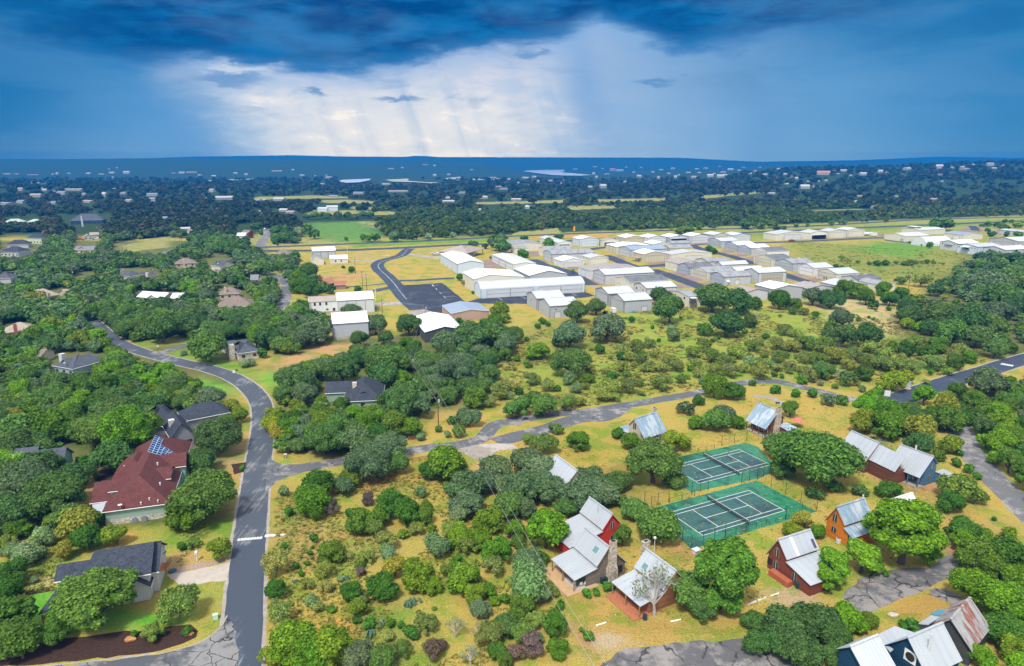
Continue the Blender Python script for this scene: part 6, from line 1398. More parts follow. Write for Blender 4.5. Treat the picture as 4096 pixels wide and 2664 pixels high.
def trunk_mb(k,seed,C,r):
    rs=random.Random(seed); mb=MB(); K=KIND[k]
    if k in'SWBJ':
        mb.tube([(0,0,-.05),(.02,0,.3),(0,.02,K['zc'])],[.06,.05,.02],6)
        for c in C[:5]: mb.tube([(0,0,.1),(c[0]*.6,c[1]*.6,c[2]*.6),tuple(c)],[.03,.022,.01],5)
        return mb
    if k=='T': mb.tube([(0,0,0),(0,0,2.9)],[.08,.02],6); return mb
    f=K['low']+.06; lean=(rs.uniform(-.06,.06),rs.uniform(-.06,.06)); big=1.0 if k in'OD' else .75
    mb.tube([(0,0,-.04),(lean[0]*.3,lean[1]*.3,f*.5),(lean[0],lean[1],f)],[.095*big,.07*big,.062*big],8)
    order=list(range(len(C))); rs.shuffle(order)
    for i in order[:(9 if k in'OD' else 12)]:
        c=C[i]; m=(c[0]*.45+rs.uniform(-.05,.05),c[1]*.45+rs.uniform(-.05,.05),f+(c[2]-f)*.42+rs.uniform(0,.06))
        q0=.042*big; mb.tube([(lean[0],lean[1],f-.02),m,tuple(c)],[q0,q0*.7,q0*.28],5)
        for j in range(3 if k in'XM' else 1):
            e=(c[0]+rs.uniform(-.22,.22),c[1]+rs.uniform(-.22,.22),c[2]+rs.uniform(-.04,.22)); mb.tube([m,tuple((m[x]+c[x])/2+rs.uniform(-.03,.03) for x in range(3)),e],[q0*.45,q0*.3,q0*.12],4)
        if k=='X':
            for j in range(7):
                e=(c[0]+rs.uniform(-.3,.3),c[1]+rs.uniform(-.3,.3),c[2]+rs.uniform(-.1,.3)); mb.tube([tuple(c),e],[q0*.26,q0*.06],3)
    return mb
PROTO={}
for k in KIND:
    nv={'O':7,'J':6,'D':5,'M':5,'S':3,'W':3,'Y':4}.get(k,2); PROTO[k]=[]
    for s in range(nv):
        V,Q,T,C,r=crown_arrays(k,100*ord(k)+s)
        crown=arrays_mesh(KIND[k]['name']+'_crown',V,Q,T,[M_LEAF])
        bark=M_PALEBARK if k in'X' else (plain('mesquite_bark',(.20,.17,.13),.95,.3,4) if k=='M' else M_BARK)
        tm=trunk_mb(k,s,C,r); trunk=tm.mesh(KIND[k]['name']+'_trunk',bark)
        # one-piece version for small, distant trees: fewer, larger leaves
        V2,Q2,T2,_,_=crown_arrays(k,100*ord(k)+s,nl=max(260,KIND[k]['nl']//3),ls=KIND[k]['ls']*1.6)
        tv=np.array(tm.v); tq=[f for f in tm.f if len(f)==4]; o=len(V2)
        whole=arrays_mesh(KIND[k]['name'],np.concatenate([V2,tv]),np.concatenate([Q2,np.array(tq)+o]),T2,[M_LEAF,bark])
        mi=np.zeros(len(whole.polygons),np.int32); mi[len(Q2):len(Q2)+len(tq)]=1; whole.polygons.foreach_set('material_index',mi)
        PROTO[k].append((crown,trunk,whole))
BIG={}
for k in 'OD':
    BIG[k]=[]
    for s in range(3):
        V,Q,T,C,r=crown_arrays(k,7000+100*ord(k)+s,nl=17000,ls=KIND[k]['ls']*.62,big=True)
        BIG[k].append((arrays_mesh(KIND[k]['name']+'_crown',V,Q,T,[M_LEAF]),trunk_mb(k,s,C,r).mesh(KIND[k]['name']+'_trunk',M_BARK),None))
TINT=dict(O=((.088,.175,.042),(.064,.145,.034),(.112,.185,.085),(.100,.200,.038)),J=((.092,.205,.010),(.058,.155,.014),(.130,.230,.012),(.095,.175,.018)),D=((.125,.285,.010),(.140,.300,.014),(.095,.205,.024)),
 M=((.215,.285,.050),(.18,.245,.060),(.25,.295,.075),(.14,.23,.038)),W=((.20,.31,.14),(.16,.27,.11)),Y=((.20,.285,.014),(.16,.25,.018),(.24,.255,.03)),S=((.075,.21,.016),(.055,.17,.016)),X=((.18,.25,.12),),B=((.15,.11,.095),),T=((.17,.26,.18),))
TONE=dict(O=('grey-green','dark green','silvery','green'),J=('bright green','dark green','yellowish green','olive green'),D=('bright green','vivid green','deep green'),M=('olive','greyish olive','straw-green','green'),W=('pale sage','sage'),Y=('yellow-green','golden green','golden'),S=('fresh green','dark green'),X=('greyish',),B=('brown',),T=('silvery',))
TREES=[]     # (kind, x, y, R, zscale, tone, rot)
rt=random.Random(5)
def tree_at(k,f,u,v,ru,zs=1.0,tone=None):
    U,V=fp(f,u,v); ru=ru*FR[f][2]; K=KIND[k]; Rr=4.0
    for _ in range(6):
        p=un(U,V,K['zc']*Rr*zs); d=p.y*CP-(p.z-CAMH)*SP; Rr=ru*d/FPX
    TREES.append([k,p.x,p.y,Rr,zs,rt.randrange(len(TINT[k])) if tone is None else tone,rt.uniform(0,6.28)])
def T(f,k,*rows,zs=1.0,tone=None):
    for r in rows: tree_at(k,f,r[0],r[1],r[2],r[3] if len(r)>3 else zs,r[4] if len(r)>4 else tone)
# around the houses at the lower left
T('A1','O',(130,440,190),(330,500,190),(230,330,160),(60,600,150),(430,640,110),(90,110,140),(130,190,130),(270,190,110),(690,250,140),(620,80,150),(1360,110,165),(1240,490,225,1.0,3),(1240,275,110),tone=None)
T('A1','J',(300,80,150),(860,170,100),(545,765,105),(1130,630,120),(1250,600,90),(70,980,115),(30,1110,110))
T('A1','D',(770,95,170),(900,90,110),(330,1345,100,.8,2),(60,1250,150,.9,2),(110,1360,150,.9,2),(20,1420,120,.9,2),(130,1440,90,.8,2))
T('A1','S',(520,290,55),(500,318,40),(600,640,60),(1120,815,40),(1500,320,22),(830,1355,28),(1165,1335,42),(590,375,25),(1000,1340,30))
T('A1','Y',(480,665,125),(720,740,95,.9,1),(390,835,75),(1345,830,95,.9,1))
T('A1','W',(260,765,85),(150,870,95),(245,860,60),(205,1020,30),(60,840,60))
T('A1','M',(40,780,70),(1190,785,60,.9,3),(950,1345,80,.9,0),(930,1340,50,.9,3))
T('A1','D',(610,1125,262,.74,2),(395,1215,95,.8,2))
T('A1','M',(1105,1165,150,1.1,3))
# the field right of the main road
T('A2','Y',(130,105,80),(90,30,60),(860,935,85),(70,1500,75),(640,1185,70))
T('A2','J',(210,90,90),(420,60,90),(760,110,80),(700,60,115),(860,60,110),(960,80,90),(590,385,85),(390,430,125),(350,540,130),(290,500,80),(830,560,115),(930,610,115),(1040,625,70),(650,665,105),(760,640,80),(1160,310,145),(1080,340,80),(1240,310,70),(1010,1000,130),(1090,1050,80),(780,1065,110),(590,1085,85),(465,850,92),(125,1080,90),(1290,1020,125),(1350,1100,90),(1440,660,105),(1490,845,105),(1390,780,80),(1270,745,100),(250,1430,175),(450,1450,165),(150,1390,90),(350,1500,150))
T('A2','O',(310,60,80),(420,145,145,.9,3),(610,150,120),(830,185,130),(690,300,165,.9,2),(860,290,90),(540,445,80,.9,2),(520,60,90),(1290,440,130,.9,2),(1310,545,120,.9,2),(1400,420,100,.9,2),(1480,330,120,.9,2),(1560,430,110,.9,2),(650,1480,120,.9,2),(760,1500,100),(1540,1300,95),(1560,560,110))
T('A2','M',(730,700,80),(800,770,80),(1200,695,70),(1300,800,80),(1480,690,70),(1460,930,85),(430,950,80),(160,1210,105),(1450,1350,105),(1050,1280,90),(1000,700,60),(560,860,40),(680,870,60),(120,905,105,1.2,2),(380,1180,50),(1180,960,60),(900,1440,80),(820,1360,50),(180,1290,70),(420,1050,60),(310,1040,50))
T('A2','W',(170,468,42),(1025,472,46),(1255,612,80),(1110,815,100),(820,855,60),(340,1145,50),(520,1010,30),(800,820,50))
T('A2','B',(460,565,75),(650,965,45),(1100,1450,90),(690,520,60),(1150,1420,60))
T('A2','X',(1230,1310,90),(1380,1320,60),(1330,1480,90))
T('A2','S',(360,765,35),(350,815,15),(335,850,22),(320,915,22),(275,975,25),(280,875,10),(900,1290,30),(950,1340,60),(700,1290,50),(830,1290,40),(1130,85,28),(250,930,30),(200,600,40),(175,800,30))
# around the courts
T('A3','O',(90,275,125,.9,2),(190,430,150,.85,2),(470,470,90,.85,2),(450,380,120,.9,2),(560,485,115,.9,2),(70,450,140,.9,2),(420,500,140,.9,2),(330,570,80,.9,0),(60,570,90,.9,2),(180,330,120,.9,2),(880,275,175,1.15,3),(1000,395,75,.75,3),(690,390,75,.8,3),(760,580,95,.9,3),(690,530,55,.8,3),(890,675,150,1.0,3),(1270,30,90),(640,410,85,.9,0),(100,905,110,.9,2),(1090,1100,150,.8,3),(1180,1200,100,.8,1),(1520,1410,95,.9,1),(1500,1270,85,.9,1))
T('A3','D',(210,700,135,1.0,0),(270,740,90,.9,0),(1305,960,215,1.2,2),(1300,1140,130,.8,2),(690,745,75,.9,2))
T('A3','Y',(1010,170,95,.9,0),(960,200,60,.8,0),(1060,160,55,.8,0))
T('A3','W',(100,1060,150),(60,980,100),(160,1110,90))
T('A3','J',(60,1190,100),(270,1300,100),(280,1440,85),(410,165,82,.9,0),(730,165,78,.9,0),(1140,45,55,1,0),(20,720,80))
T('A3','M',(60,1340,105),(200,170,105,.9,3),(110,140,60,.9,3),(285,92,45,.9,3),(150,1260,80))
T('A3','S',(665,112,55),(465,1105,38),(520,1092,30),(585,1062,45),(620,1050,30),(300,1172,34),(480,1370,45),(430,1325,25),(630,690,40))
T('A3','B',(120,1430,100),(30,1470,80))
T('A3','X',(890,1085,185,1.15),(710,1060,55,1.2))
# the right-hand cabins
T('A4','O',(300,235,265,.95,3),(70,180,115,.9,3),(90,330,85,.8,3),(520,240,110,.8,1),(570,460,55,.8,0),(400,430,60,.7,3),(290,480,60,.7,1),(930,170,90),(100,1270,140,.9,1),(300,1290,150,.85,1),(190,1440,150,.85,1),(420,1370,110,.9,1),(390,1490,85,.9,1),(60,1400,110,.9,1))
T('A4','X',(670,205,115,1.0))
T('A4','Y',(600,40,100,.9,1),(930,85,115,.9,2),(230,640,80,.9,2),(150,708,68,.8,0),(1130,170,85,.9,1))
T('A4','J',(730,70,120),(820,40,100),(1110,30,110),(1060,245,50),(1430,60,110),(1560,150,95),(750,468,85,.75,1),(1130,540,100,.9,1),(1215,715,130,.8,1),(1290,875,130),(1460,880,155),(1540,1010,110),(1400,950,110),(310,720,68,.9,0),(620,1275,65),(1450,1340,135,.9,1),(1530,1450,120),(1360,1290,90,.9,1))
T('A4','D',(1450,170,90),(1500,285,80),(1580,330,70),(850,735,250,.84,1),(610,705,75,.8,1),(1010,860,80,.8,1),(410,940,110,.95,1),(590,880,130,.8,1),(380,1020,90,.9,1),(660,930,70,.7,1),(1270,1060,140,.9,0),(1440,1140,150,.9,0),(1540,1240,100),(1320,1500,85,.9,0),(480,1270,110,.8,0),(560,1300,70,.8,0),(1540,1130,90))
T('A4','M',(1200,450,140,.95,3),(1280,500,80,.9,3))
T('A4','S',(1180,230,30),(1160,288,38),(1240,332,40),(1290,377,36),(900,1312,60),(840,1300,40),(1400,640,20),(730,980,25))
# woods, yards and meadow of the middle distance
T('B2','O',(110,640,130),(250,540,130),(530,560,145),(60,540,100),(400,620,100),(920,650,92),(1060,520,118),(1350,520,128),(1150,640,75),(370,1020,185),(250,1130,110),(430,1130,140),(760,925,160),(640,880,105),(1160,860,215),(1120,980,150),(1680,680,150,.9,2),(1900,620,165),(2100,620,150),(2210,700,120),(1560,960,130,.9,2),(1450,1040,85),(1250,1200,215),(1440,1250,140),(1090,1290,115),(430,1420,85),(680,1440,118),(880,1440,110),(1880,1340,105,.95,2),(400,360,88),(450,40,105),(650,205,58),(840,385,100,.6,2),(220,700,105,.9,3),(1980,760,100,.9,2))
T('B2','O',(1780,920,185,1.05,2),(1680,900,110,.9,2),tone=2)
T('B2','J',(1400,740,105),(1000,1330,125),(1150,1400,140),(760,1240,90),(330,1370,100),(620,1330,105),(1950,1170,135),(1790,1470,72),(1740,1370,55),(380,130,100),(460,180,115),(500,225,90),(360,190,85),(520,1340,80),(1330,690,80,1,0))
T('B2','Y',(130,1400,85),(2140,400,105,1.0,1),(2190,460,70,.9,1),(200,1300,70))
T('B2','J',(2110,490,80,1,0))
T('B2','M',(2080,1190,90),(2170,1100,115),(120,1290,60),(900,1210,40))
T('B2','W',(1990,1000,60),(1465,1520,48),(1690,1490,42),(2230,1150,50))
T('B2','S',(1615,1445,34),(580,370,40),(1800,500,46),(900,205,40),(850,35,35),(2020,510,50),(120,150,80),(60,780,60))
T('B3','O',(575,415,120),(745,360,100),(845,560,158),(510,610,165),(520,830,205),(1400,390,158),(1310,265,105),(1780,290,165),(1980,320,150),(1700,260,110),(1900,510,160),(60,1260,125,.9,3),(280,1240,135,.9,3),(190,1190,95),(1540,1260,85,.9,2),(1850,1330,125,.9,2),(380,1440,65,.9,3),(30,620,90))
T('B3','J',(410,670,70),(225,760,125,.8,2),(775,740,58),(140,870,48),(1700,570,75),(2100,500,80),(960,800,48),(1580,910,38),(880,970,65,.7),(660,1000,78,.7),(400,1085,40),(60,1110,48),(1790,1080,135),(1960,1115,105),(1650,1190,68),(1990,1390,85,1,0),(1630,1390,72,1,0),(40,820,40),(2160,340,70))
T('B3','X',(2150,470,95,.9))
T('B3','W',(1440,625,75),(1410,560,45),(2100,845,75),(500,1010,75),(560,1090,60))
T('B3','M',(960,740,70),(1090,710,95),(1270,780,60),(1150,820,75),(1400,830,85),(1450,880,85),(1050,800,75),(1600,760,85),(1750,790,95),(1700,690,75),(2000,750,105),(2150,700,95),(2200,930,105),(1950,920,105),(1780,920,95),(1650,940,75),(1330,1030,115),(870,1080,140),(1020,1060,105),(800,1140,90),(320,1060,80),(180,1000,85),(480,1220,95,1.1,3),(600,1200,75),(1230,690,60),(900,1160,70),(1500,1000,70),(1880,840,85),(2060,900,70),(1330,900,70),(1170,900,60),(980,900,70),(700,930,60),(1620,860,70))
T('B3','S',(1240,540,28),(2130,1040,36),(1300,660,25),(130,650,30),(2240,630,35),(260,490,45),(230,540,35),(1060,480,40),(320,520,30))
T('B4','O',(400,270,105),(560,290,115),(1480,330,60),(660,470,110),(640,620,145),(870,620,135),(1250,430,125),(1540,450,165),(1800,480,190),(1650,590,165),(1850,620,135),(1450,540,105),(1950,180,170),(2150,150,175),(2100,280,155),(2200,350,130),(1900,260,115),(1570,160,78),(1760,150,70),(1180,130,45),(2010,740,105),(480,920,105),(700,1000,85),(530,1180,65,1.1,2),(655,1185,58,1.0,0),(1050,1400,125),(1950,1030,180),(1900,1420,115),(2050,420,150),(1980,540,130))
T('B4','J',(100,310,115),(210,400,45),(240,350,75),(680,220,105),(800,230,100),(1030,210,88),(870,290,88),(1080,300,88),(1180,250,70),(1250,310,68),(1350,310,68),(560,530,58),(730,560,58),(1330,540,58),(1100,720,68),(1230,740,95),(1500,700,105),(1650,860,98),(1780,810,80),(1400,760,88),(2150,730,68),(300,1010,55),(850,960,88),(945,1170,120),(1260,1275,95),(1480,1350,115),(1680,1130,105),(1830,1200,125),(1950,1290,135),(2150,1250,105),(2200,1400,115),(930,350,50),(420,430,38),(800,470,30))
T('B4','Y',(650,220,55),(1230,510,68),(1120,1020,120,1,0),(1220,985,75,1,0),(830,1390,85,1,1),(1550,1300,150,1,2),(1370,1430,140,1,2),(1020,1060,70,1,0))
T('B4','D',(880,1250,120),(1060,1300,110),(1390,1140,105),(2050,1350,125),(2100,1490,95),(200,1260,82))
T('B4','M',(320,400,58),(1350,130,95),(1550,280,48),(1300,680,115),(1450,850,115),(1700,760,105),(150,560,85),(240,590,68),(80,680,95),(200,700,95),(330,680,105),(500,700,105),(100,800,85),(330,810,85),(580,790,115),(750,780,115),(900,720,85),(330,960,105),(1000,860,105),(1150,880,125),(1280,890,105),(880,850,85),(700,870,85),(450,820,85),(1050,780,85),(200,880,70),(80,900,60),(1600,930,60))
T('B4','X',(620,960,75,.8),(240,580,50,.8))
T('B4','W',(460,1040,34),(960,335,36),(180,900,30))
T('B4','S',(70,1098,54),(245,1130,54),(395,1132,62),(1660,320,34),(60,965,35),(120,975,30),(1440,940,35),(1060,380,28),(890,455,18),(940,470,22),(950,385,15))
T('B1','T',(715,515,72)); T('B1','Y',(700,660,95,1.0,1),(360,280,70),(250,300,80),(460,540,110),(1480,85,60,1,0)); T('B1','D',(890,600,75,.9,1),(780,560,60),(300,650,110))
T('B1','W',(1620,775,40,.7),(2190,862,75,.6),(850,720,70,1.2)); T('B1','O',(1850,730,175,.95,3),(900,400,125,.9,3),(1430,560,165),(1270,540,110),(1060,500,100),(1650,520,130),(1730,440,120)); T('B1','J',(1190,560,105,.9,0),(2240,770,60,1,0)); T('B1','S',(910,705,20),(1050,745,40),(2090,920,12))
# trees at the hangars and along the runway
T('D2','O',(1030,290,105),(1100,335,78),(940,250,60),(870,312,42),(1060,210,70),(740,280,48,.8)); T('D2','S',(1310,405,75),(1620,272,85,1.0,0),(560,690,58),(715,865,26),(930,455,24),(1745,195,80,.5),(1330,210,60,.5)); T('D2','Y',(622,748,48,1,2)); T('D2','D',(1910,610,26,1.1,0))
T('D3','S',(1440,350,60),(1500,375,60,.9),(1020,440,30,.6),(2220,530,22)); T('D3','O',(270,75,55),(435,45,60),(590,50,62),(740,62,52),(870,85,50),(905,40,45),(1010,82,50),(1180,70,65),(1340,75,55),(1480,80,50),(1900,55,75),(2060,65,60),(2200,50,65)); T('D3','J',(390,98,45),(550,103,36),(1330,98,38),(1160,130,140,.4),(2280,105,80,.4))
T('D4','O',(100,120,85),(320,140,58),(480,120,78),(1275,112,48),(1425,92,58),(1730,70,58),(590,180,95,.5),(240,130,50)); T('D4','D',(800,142,34),(955,138,28),(2020,70,35)); T('D4','M',(1420,590,60),(1500,620,60),(1630,640,40),(2320,850,50),(2230,890,55)); T('D4','J',(1900,660,60,.8),(2020,655,60,.8),(1790,660,40,.8),(2280,660,60,.7),(1340,690,50,.6),(1420,700,40,.6),(2370,640,60,.7))
T('D5','O',(1000,150,150,.9),(1150,150,140,.9),(2250,700,160),(2330,780,120),(2120,660,80)); T('D5','S',(870,490,70),(555,438,28),(610,430,28),(740,485,18),(1830,310,60),(1900,310,55),(2110,315,60),(2280,315,70),(1800,240,45)); T('D5','J',(1940,810,80),(560,770,90,.7),(650,760,60,.7),(450,780,50,.7),(830,750,50),(930,755,45),(160,770,60),(60,785,55),(1800,150,80,.7),(1950,160,80,.7),(2080,110,50),(2180,110,45),(2050,190,100,.6),(2280,170,90,.6),(920,930,25),(1700,170,50,.6)); T('D5','M',(330,760,60,.7),(740,640,40,.6),(760,750,50),(2350,110,50),(1090,780,30))
T('C2','O',(465,620,36),(545,612,48),(622,608,40),(676,612,40),(770,605,50),(858,610,50),(916,622,40),(988,600,45),(1060,602,45),(2230,850,85),(2290,900,80)); T('C2','J',(1000,820,45),(1065,822,50),(1125,820,45),(480,740,60),(540,790,60)); T('C2','W',(1290,812,70,.9),(1605,812,42),(1720,795,28),(1830,797,38),(2000,786,26),(400,770,60)); T('C2','S',(170,842,48),(200,880,18),(40,770,34),(840,830,24),(880,1120,34),(810,1090,20),(2000,865,30)); T('C2','O',(220,760,70),(300,750,70),(330,800,60),(250,810,50))
# --- woods filled in between: outline, trees per 100 m2, (kind, weight), size range in m
KEEP=[]
def keep(f,*pts): KEEP.append([fp(f,*p) for p in pts])
keep('O',(500,1560),(545,1250),(585,1000),(560,930),(480,885),(300,825),(200,750),(195,715),(225,740),(320,805),(440,838),(540,868),(610,905),(640,940),(640,1000),(618,1250),(605,1560))
keep('R2',(395,345),(470,345),(560,400),(580,520),(540,620),(470,670),(480,600),(510,500),(490,410))
keep('R3',(1030,250),(1090,215),(1145,195),(1145,210),(1070,250)); keep('R3',(770,345),(850,300),(850,330),(800,350)); keep('R3',(490,360),(600,330),(700,345),(560,410),(500,410))
keep('R3',(770,150),(1100,110),(1300,130),(1140,200),(1000,230),(880,220),(720,200))
keep('A1',(540,110),(1180,230),(1080,560),(1000,670),(560,610)); keep('A1',(220,350),(300,760),(1050,770),(1440,880),(1420,1260),(240,1250)); keep('A1',(410,150),(495,175),(500,270),(380,350)); keep('A1',(215,190),(420,150),(400,250),(230,230)); keep('A1',(1010,60),(1190,60),(1190,220),(1040,150)); keep('A1',(930,60),(1280,0),(1200,100),(1040,130))
keep('A1',(1310,260),(1530,0),(1585,0),(1440,700),(1480,300))
keep('A2',(60,260),(500,260),(500,340),(60,460)); keep('A2',(900,190),(1420,110),(1600,0),(1600,230),(1300,270),(940,250)); keep('A2',(60,0),(0,1548),(100,1548),(100,300))
keep('B1',(200,380),(450,180),(660,210),(640,260),(380,290)); keep('B1',(1190,220),(1660,225),(1650,290),(1200,290)); keep('B1',(1930,180),(2240,240),(2230,360),(1930,370)); keep('B1',(30,500),(320,500),(310,590),(40,640)); keep('B1',(420,760),(560,750),(950,780),(900,880),(650,950),(470,1000)); keep('B1',(750,430),(850,480),(940,600),(1250,760),(1560,720),(1700,640),(1700,700),(1450,800),(2265,900),(2265,1080),(1600,900),(1300,840),(920,640))
keep('B1',(1960,650),(2265,650),(2265,860),(1960,850)); keep('B1',(1490,760),(1700,820),(2265,900),(2265,1010),(1480,800)); keep('B1',(1740,960),(2130,1100),(2120,1220),(1900,1130)); keep('B1',(1440,1230),(1620,1220),(1600,1290),(1430,1330)); keep('B1',(1310,1400),(1640,1270),(1890,1320),(1690,1548),(1500,1548))
keep('B2',(590,970),(1120,970),(1120,1230),(740,1230),(600,1130)); keep('B2',(0,920),(210,930),(560,820),(930,690),(900,640),(640,650),(560,720),(200,850),(0,880)); keep('B2',(660,420),(990,420),(950,640),(680,640)); keep('B2',(460,240),(1060,200),(1060,400),(480,400)); keep('B2',(570,90),(810,90),(800,200),(680,200)); keep('B2',(1480,470),(1850,480),(1850,560),(1490,600)); keep('B2',(1640,310),(2080,310),(2080,500),(1640,470)); keep('B2',(1310,1340),(1700,1340),(1900,1548),(1330,1548)); keep('B2',(1060,200),(1640,140),(1640,460),(1060,420)); keep('B2',(0,1060),(110,1130),(170,1250),(100,1548),(0,1548)); keep('B2',(1600,1130),(1640,1130),(1640,1440),(1600,1440))
keep('R2',(20,230),(170,230),(170,330),(60,370),(20,320)); keep('R2',(80,430),(320,490),(300,590),(80,580)); keep('R2',(290,360),(400,360),(400,415),(290,410)); keep('R2',(200,30),(300,20),(300,120),(200,120)); keep('R2',(300,70),(430,50),(430,180),(300,190)); keep('R2',(640,160),(990,160),(990,310),(640,310)); keep('R2',(380,175),(600,175),(560,240),(400,240)); keep('R2',(80,420),(200,430),(150,500),(80,490))
keep('R3',(-10,90),(290,80),(290,180),(190,250),(-10,250)); keep('R3',(480,150),(640,150),(640,220),(480,220)); keep('R3',(780,320),(1070,320),(1070,390),(800,395)); keep('R3',(1170,250),(1320,250),(1310,325),(1170,320)); keep('R3',(0,340),(80,340),(80,450),(0,450)); keep('R3',(510,60),(670,60),(670,150),(510,150)); keep('R3',(1210,45),(1290,45),(1290,90),(1210,90)); keep('C1',(560,600),(1030,600),(1030,690),(560,690)); keep('C1',(240,610),(370,610),(370,675),(240,675)); keep('C1',(40,620),(220,650),(220,680),(40,670))
keep('C2',(430,660),(1040,660),(1150,790),(1450,850),(900,880),(0,930),(0,880),(600,860)); keep('C2',(0,760),(90,720),(130,740),(110,880),(0,900))
keep('A4',(1170,80),(1230,80),(1330,270),(1585,520),(1585,640),(1380,420),(1250,280)); keep('E5',(200,150),(1040,380),(1870,790),(1800,1100),(1300,1110),(480,830),(500,700),(190,260)); keep('B4',(1080,1160),(1250,1110),(2265,780),(2265,870),(1420,1130),(1240,1190),(1130,1260)); keep('B4',(0,960),(180,1020),(820,1170),(1100,1180),(1050,1230),(700,1200),(0,1060)); keep('B3',(860,1230),(1990,1000),(2265,1000),(2265,1060),(1000,1280),(0,1560),(0,1440),(600,1330)); keep('B4',(1850,470),(1990,600),(1960,640),(1900,640)); keep('B4',(750,470),(950,500),(1400,640),(1040,690),(900,560)); keep('B4',(1300,240),(1900,330),(1700,380),(1400,340)); keep('A4',(880,1130),(1220,1130),(1390,1300),(1220,1500),(500,1548),(500,1380))
def scatter(f,poly,per100,mix,size,seed,zs=.9,tones=None,gap=.62,check=True):
    rs=random.Random(seed); P=[q(f,*p) for p in poly]; xs=[p.x for p in P]; ys=[p.y for p in P]
    A=0
    for i in range(len(P)): A+=P[i].x*P[(i+1)%len(P)].y-P[(i+1)%len(P)].x*P[i].y
    n=int(abs(A)/2/100*per100); ks=[m[0] for m in mix]; wt=[m[1] for m in mix]
    pa=[(p.x,p.y) for p in P]; near=[t for t in TREES if min(xs)-12<t[1]<max(xs)+12 and min(ys)-12<t[2]<max(ys)+12]
    tries=0; got=0
    while got<n and tries<n*14:
        tries+=1
        x,y=rs.uniform(min(xs),max(xs)),rs.uniform(min(ys),max(ys))
        if not inpoly(np.array([x]),np.array([y]),pa)[0]: continue
        k=rs.choices(ks,wt)[0]; Rr=rs.uniform(*size)*(1 if k in'OD' else .72)
        if any((x-t[1])**2+(y-t[2])**2<(gap*(Rr+t[3]))**2 for t in near): continue
        if check:
            h=KIND[k]['zc']*Rr*zs; pts=[prj(x,y,h*1.7),prj(x,y,h),prj(x-Rr*.8,y,h),prj(x+Rr*.8,y,h),prj(x,y,0.2)]
            px=np.array([p[0] for p in pts]); py=np.array([p[1] for p in pts])
            if any(inpoly(px,py,kp).any() for kp in KEEP): continue
        tt=[k,x,y,Rr,zs*rs.uniform(.85,1.15),rs.choice(tones[k]) if tones and k in tones else rs.randrange(len(TINT[k])),rs.uniform(0,6.28)]
        TREES.append(tt); near.append(tt); got+=1
OAKS=(('O',.74),('J',.18),('Y',.05),('D',.03)); MIXED=(('O',.46),('J',.30),('D',.16),('Y',.08))
scatter('O',[(-60,1030),(190,1010),(215,1170),(130,1270),(-60,1300)],3.2,MIXED,(3.0,5),1,gap=.46)
scatter('O',[(-60,770),(200,750),(330,850),(480,880),(560,950),(585,1020),(430,960),(340,1010),(190,1025),(-60,1035)],3.6,MIXED,(3.0,5.2),2,gap=.44)
scatter('O',[(-60,660),(640,640),(660,700),(640,740),(760,740),(770,790),(700,830),(520,800),(420,780),(300,800),(215,760),(-60,770)],2.3,OAKS,(3.6,6),3,gap=.47)
scatter('O',[(-60,560),(620,530),(690,560),(720,610),(640,640),(-60,660)],.95,OAKS,(4.2,6.5),4)
scatter('O',[(620,950),(760,920),(1000,925),(960,1010),(900,1090),(800,1040),(640,1060)],3.4,MIXED,(2.4,4.0),5,gap=.46)
scatter('O',[(640,900),(760,830),(850,810),(1000,850),(1180,770),(1210,800),(1120,920),(1000,950),(880,900),(700,950)],2.2,OAKS,(3,4.8),6,gap=.52)
scatter('O',[(690,600),(720,640),(780,690),(700,700),(660,640)],1.2,OAKS,(3.2,5),7)
scatter('O',[(2080,745),(2260,610),(2330,590),(2560,580),(2560,800),(2300,820),(2180,790)],.8,OAKS,(3.2,6),8)
scatter('O',[(1980,940),(2230,900),(2380,880),(2520,860),(2520,1000),(2380,1020),(2240,1000),(2080,1010)],1.7,MIXED,(2.8,4.6),9)
scatter('O',[(2250,1000),(2380,1010),(2560,1060),(2560,1200),(2400,1190),(2300,1090)],2.2,(('J',.5),('D',.35),('O',.15)),(2.4,3.8),10)
scatter('O',[(2230,1270),(2300,1240),(2500,1250),(2500,1600),(2330,1600),(2260,1400)],2.2,(('J',.55),('D',.35),('O',.1)),(2.2,3.6),11)
scatter('O',[(1260,880),(1500,850),(1900,790),(2230,840),(2230,900),(1990,920),(1760,880),(1420,930),(1250,960)],1.15,(('M',.86),('J',.06),('W',.08)),(1.8,3.2),12,.95,gap=.55)
scatter('O',[(1150,800),(1450,740),(1800,730),(2150,770),(1900,800),(1500,860),(1200,880)],.34,(('M',.75),('S',.12),('W',.13)),(1.4,2.8),13,.9)
scatter('O',[(1900,640),(2260,620),(2100,720),(2000,700)],.12,(('M',.7),('S',.3)),(1.5,3),14,.8)
scatter('O',[(1120,1250),(1260,1230),(1290,1400),(1330,1548),(1050,1560),(1060,1400)],2.3,(('M',.45),('J',.35),('O',.1),('W',.1)),(1.6,2.8),15,.9)
scatter('O',[(800,1170),(1060,1130),(1220,1180),(1250,1300),(1060,1400),(880,1330)],1.5,(('J',.5),('M',.35),('W',.1),('S',.05)),(1.5,2.6),16,.9)
scatter('O',[(610,1300),(800,1290),(1040,1420),(1040,1560),(600,1560)],2.2,(('M',.5),('S',.22),('W',.1),('J',.1),('Y',.08)),(.7,2.0),17,.8)
scatter('O',[(-60,1200),(200,1210),(210,1300),(60,1360),(-60,1400)],2.0,(('S',.4),('W',.2),('J',.2),('Y',.2)),(1.2,2.2),18,.9)
